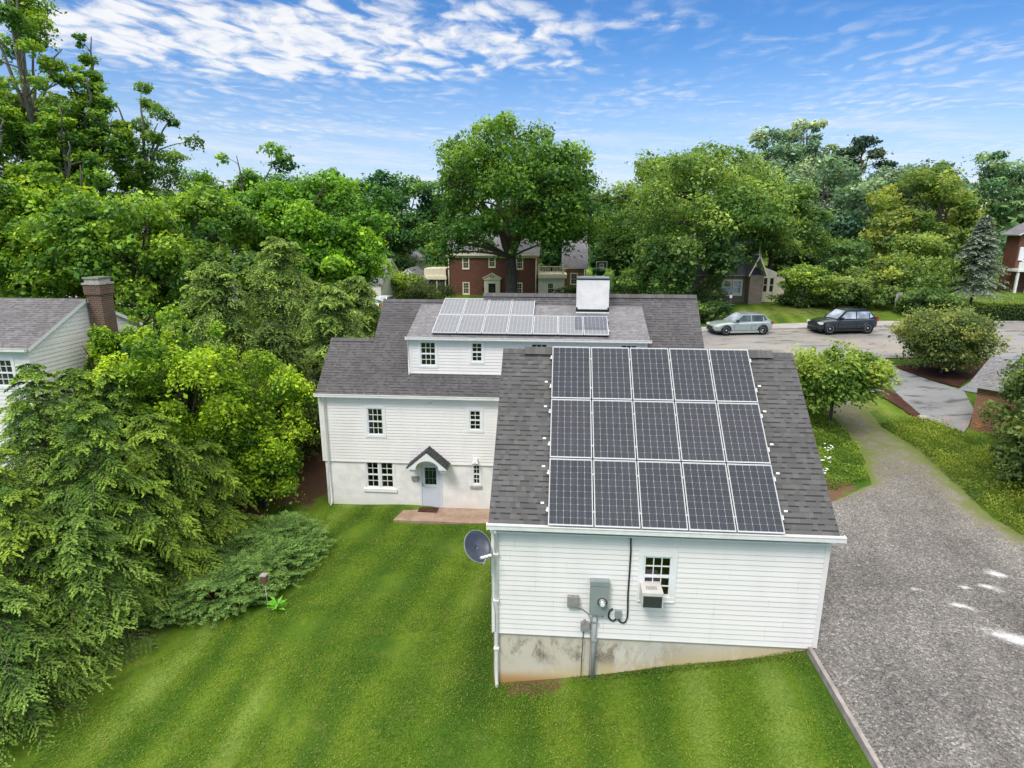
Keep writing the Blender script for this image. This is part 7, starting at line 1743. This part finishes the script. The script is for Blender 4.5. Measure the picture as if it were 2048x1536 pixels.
w = bpy.data.worlds.new('World'); scene.world = w; w.use_nodes = True
class WN(N):
    def __init__(s, t):
        s.t = t; t.nodes.clear(); s.out = t.nodes.new('ShaderNodeOutputWorld')
g = WN(w.node_tree)
sky = g.node('ShaderNodeTexSky', {'sky_type': 'NISHITA', 'sun_disc': False, 'sun_elevation': math.asin(SUN.z), 'sun_rotation': math.atan2(SUN.x, SUN.y), 'air_density': 1.0, 'dust_density': 0.4, 'ozone_density': 2.0}).outputs[0]
sky = g.node('ShaderNodeHueSaturation', None, Saturation=1.25, Value=1.0, Color=sky).outputs[0]
sky = g.mix(1.0, sky, (1.00, 1.26, 1.56), 'MULTIPLY')
d = g.node('ShaderNodeTexCoord').outputs['Generated']
s3 = g.node('ShaderNodeSeparateXYZ', None, Vector=d); dx, dy, dz = s3.outputs
zc = g.math('MAXIMUM', dz, 0.02)
u = g.math('DIVIDE', dx, zc); v = g.math('DIVIDE', dy, zc)
uv = g.node('ShaderNodeCombineXYZ', None, X=u, Y=v).outputs[0]
# blue gradient pulled towards a pale horizon
hz = g.math('SUBTRACT', 1.0, g.step(dz, -0.02, 0.27))
sky = g.mix(g.math('MULTIPLY', hz, 0.85), sky, (6.9, 8.0, 9.8))
# altocumulus field: rounded cells broken up by finer noise
warp = g.noise(uv, 2.2, 3, 0.5, col=True)
uvw = g.node('ShaderNodeVectorMath', {'operation': 'ADD'}, i0=uv, i1=g.scale(warp, (0.35, 0.35, 0))).outputs[0]
vor = g.node('ShaderNodeTexVoronoi', {'feature': 'SMOOTH_F1'}, Vector=g.scale(uvw, (1.3, 0.74, 1)), Scale=6.0, Smoothness=0.8, Randomness=0.9).outputs['Distance']
nz = g.noise(g.scale(uvw, (1.3, 0.72, 1)), 9.0, 5, 0.6)
cell = g.math('SUBTRACT', g.math('ADD', 0.78, g.math('MULTIPLY', g.math('SUBTRACT', nz, 0.5), 0.9)), g.math('MULTIPLY', vor, 0.95))
big = g.noise(uv, 0.55, 4, 0.55)
# the large bank: up and to the left, thinning to the right and towards the horizon
bx = g.math('DIVIDE', g.math('ADD', u, 1.65), 2.1); by = g.math('DIVIDE', g.math('SUBTRACT', v, g.math('ADD', 3.88, g.math('MULTIPLY', u, 0.22))), 1.05)
bank = g.math('SUBTRACT', 1.0, g.math('ADD', g.math('MULTIPLY', bx, bx), g.math('MULTIPLY', by, by)))
b2x = g.math('DIVIDE', g.math('SUBTRACT', u, 0.52), 0.48); b2y = g.math('DIVIDE', g.math('SUBTRACT', v, 3.42), 0.26)
bank2 = g.math('SUBTRACT', 0.55, g.math('ADD', g.math('MULTIPLY', b2x, b2x), g.math('MULTIPLY', b2y, b2y)))
over = g.math('MULTIPLY', g.step(dz, 0.40, 0.60), 1.1)  # unseen cloud cover overhead, added to brighten the soft light
bank = g.math('MAXIMUM', bank, bank2)
cover = g.math('ADD', g.math('MULTIPLY', g.math('MAXIMUM', bank, -1.0), 0.55), g.math('MULTIPLY', g.math('SUBTRACT', big, 0.5), 1.3))
cover = g.math('MAXIMUM', cover, g.math('ADD', over, g.math('MULTIPLY', g.math('SUBTRACT', big, 0.5), 0.7)))
dens = g.step(g.math('ADD', cell, g.math('MULTIPLY', cover, 0.62)), 0.22, 0.78)
dens = g.math('MULTIPLY', dens, g.step(cover, -0.12, 0.30))
# thin stretched streaks low over the trees
az = g.math('ARCTAN2', dx, dy)
st = g.noise(g.node('ShaderNodeCombineXYZ', None, X=g.math('MULTIPLY', az, 2.2), Y=g.math('ADD', g.math('MULTIPLY', dz, 34.0), g.math('MULTIPLY', az, 2.5))).outputs[0], 1.0, 5, 0.6, 0.4)
low = g.math('MULTIPLY', g.step(dz, -0.02, 0.05), g.math('SUBTRACT', 1.0, g.step(dz, 0.08, 0.19)))
streak = g.math('MULTIPLY', g.step(st, 0.44, 0.68), low)
streak = g.math('MULTIPLY', streak, 0.72)
wisp = g.noise(g.scale(uvw, (1.0, 1.9, 1)), 1.9, 5, 0.62)
wisp = g.math('MULTIPLY', g.math('MULTIPLY', g.step(wisp, 0.56, 0.74), 0.5), g.math('SUBTRACT', 1.0, g.step(dz, 0.20, 0.30)))
streak = g.math('MAXIMUM', streak, wisp)
shade = g.math('MULTIPLY', g.step(nz, 0.3, 0.7), 1.0)
ccol = g.mix(shade, (8.8, 9.1, 9.7), (9.9, 9.9, 9.95))
# unseen veil overhead, added as soft fill light, far brighter than the horizon clouds
ccol = g.mix(g.step(dz, 0.36, 0.75), ccol, (23.0, 21.8, 20.0))
c = g.mix(g.math('MULTIPLY', dens, 0.95), sky, ccol)
c = g.mix(streak, c, (9.0, 9.3, 9.8))
bg = g.node('ShaderNodeBackground', None, Color=c, Strength=0.10).outputs[0]
g.t.links.new(bg, g.out.inputs[0])
scene.render.engine = 'CYCLES'
scene.view_settings.view_transform = 'Standard'; scene.view_settings.look = 'None'; scene.view_settings.exposure = 0.0; scene.view_settings.gamma = 1.0
scene.cycles.use_denoising = True
scene.cycles.max_bounces = 6; scene.cycles.diffuse_bounces = 4; scene.cycles.glossy_bounces = 3; scene.cycles.transparent_max_bounces = 8; scene.cycles.transmission_bounces = 3
scene.cycles.caustics_reflective = False; scene.cycles.caustics_refractive = False
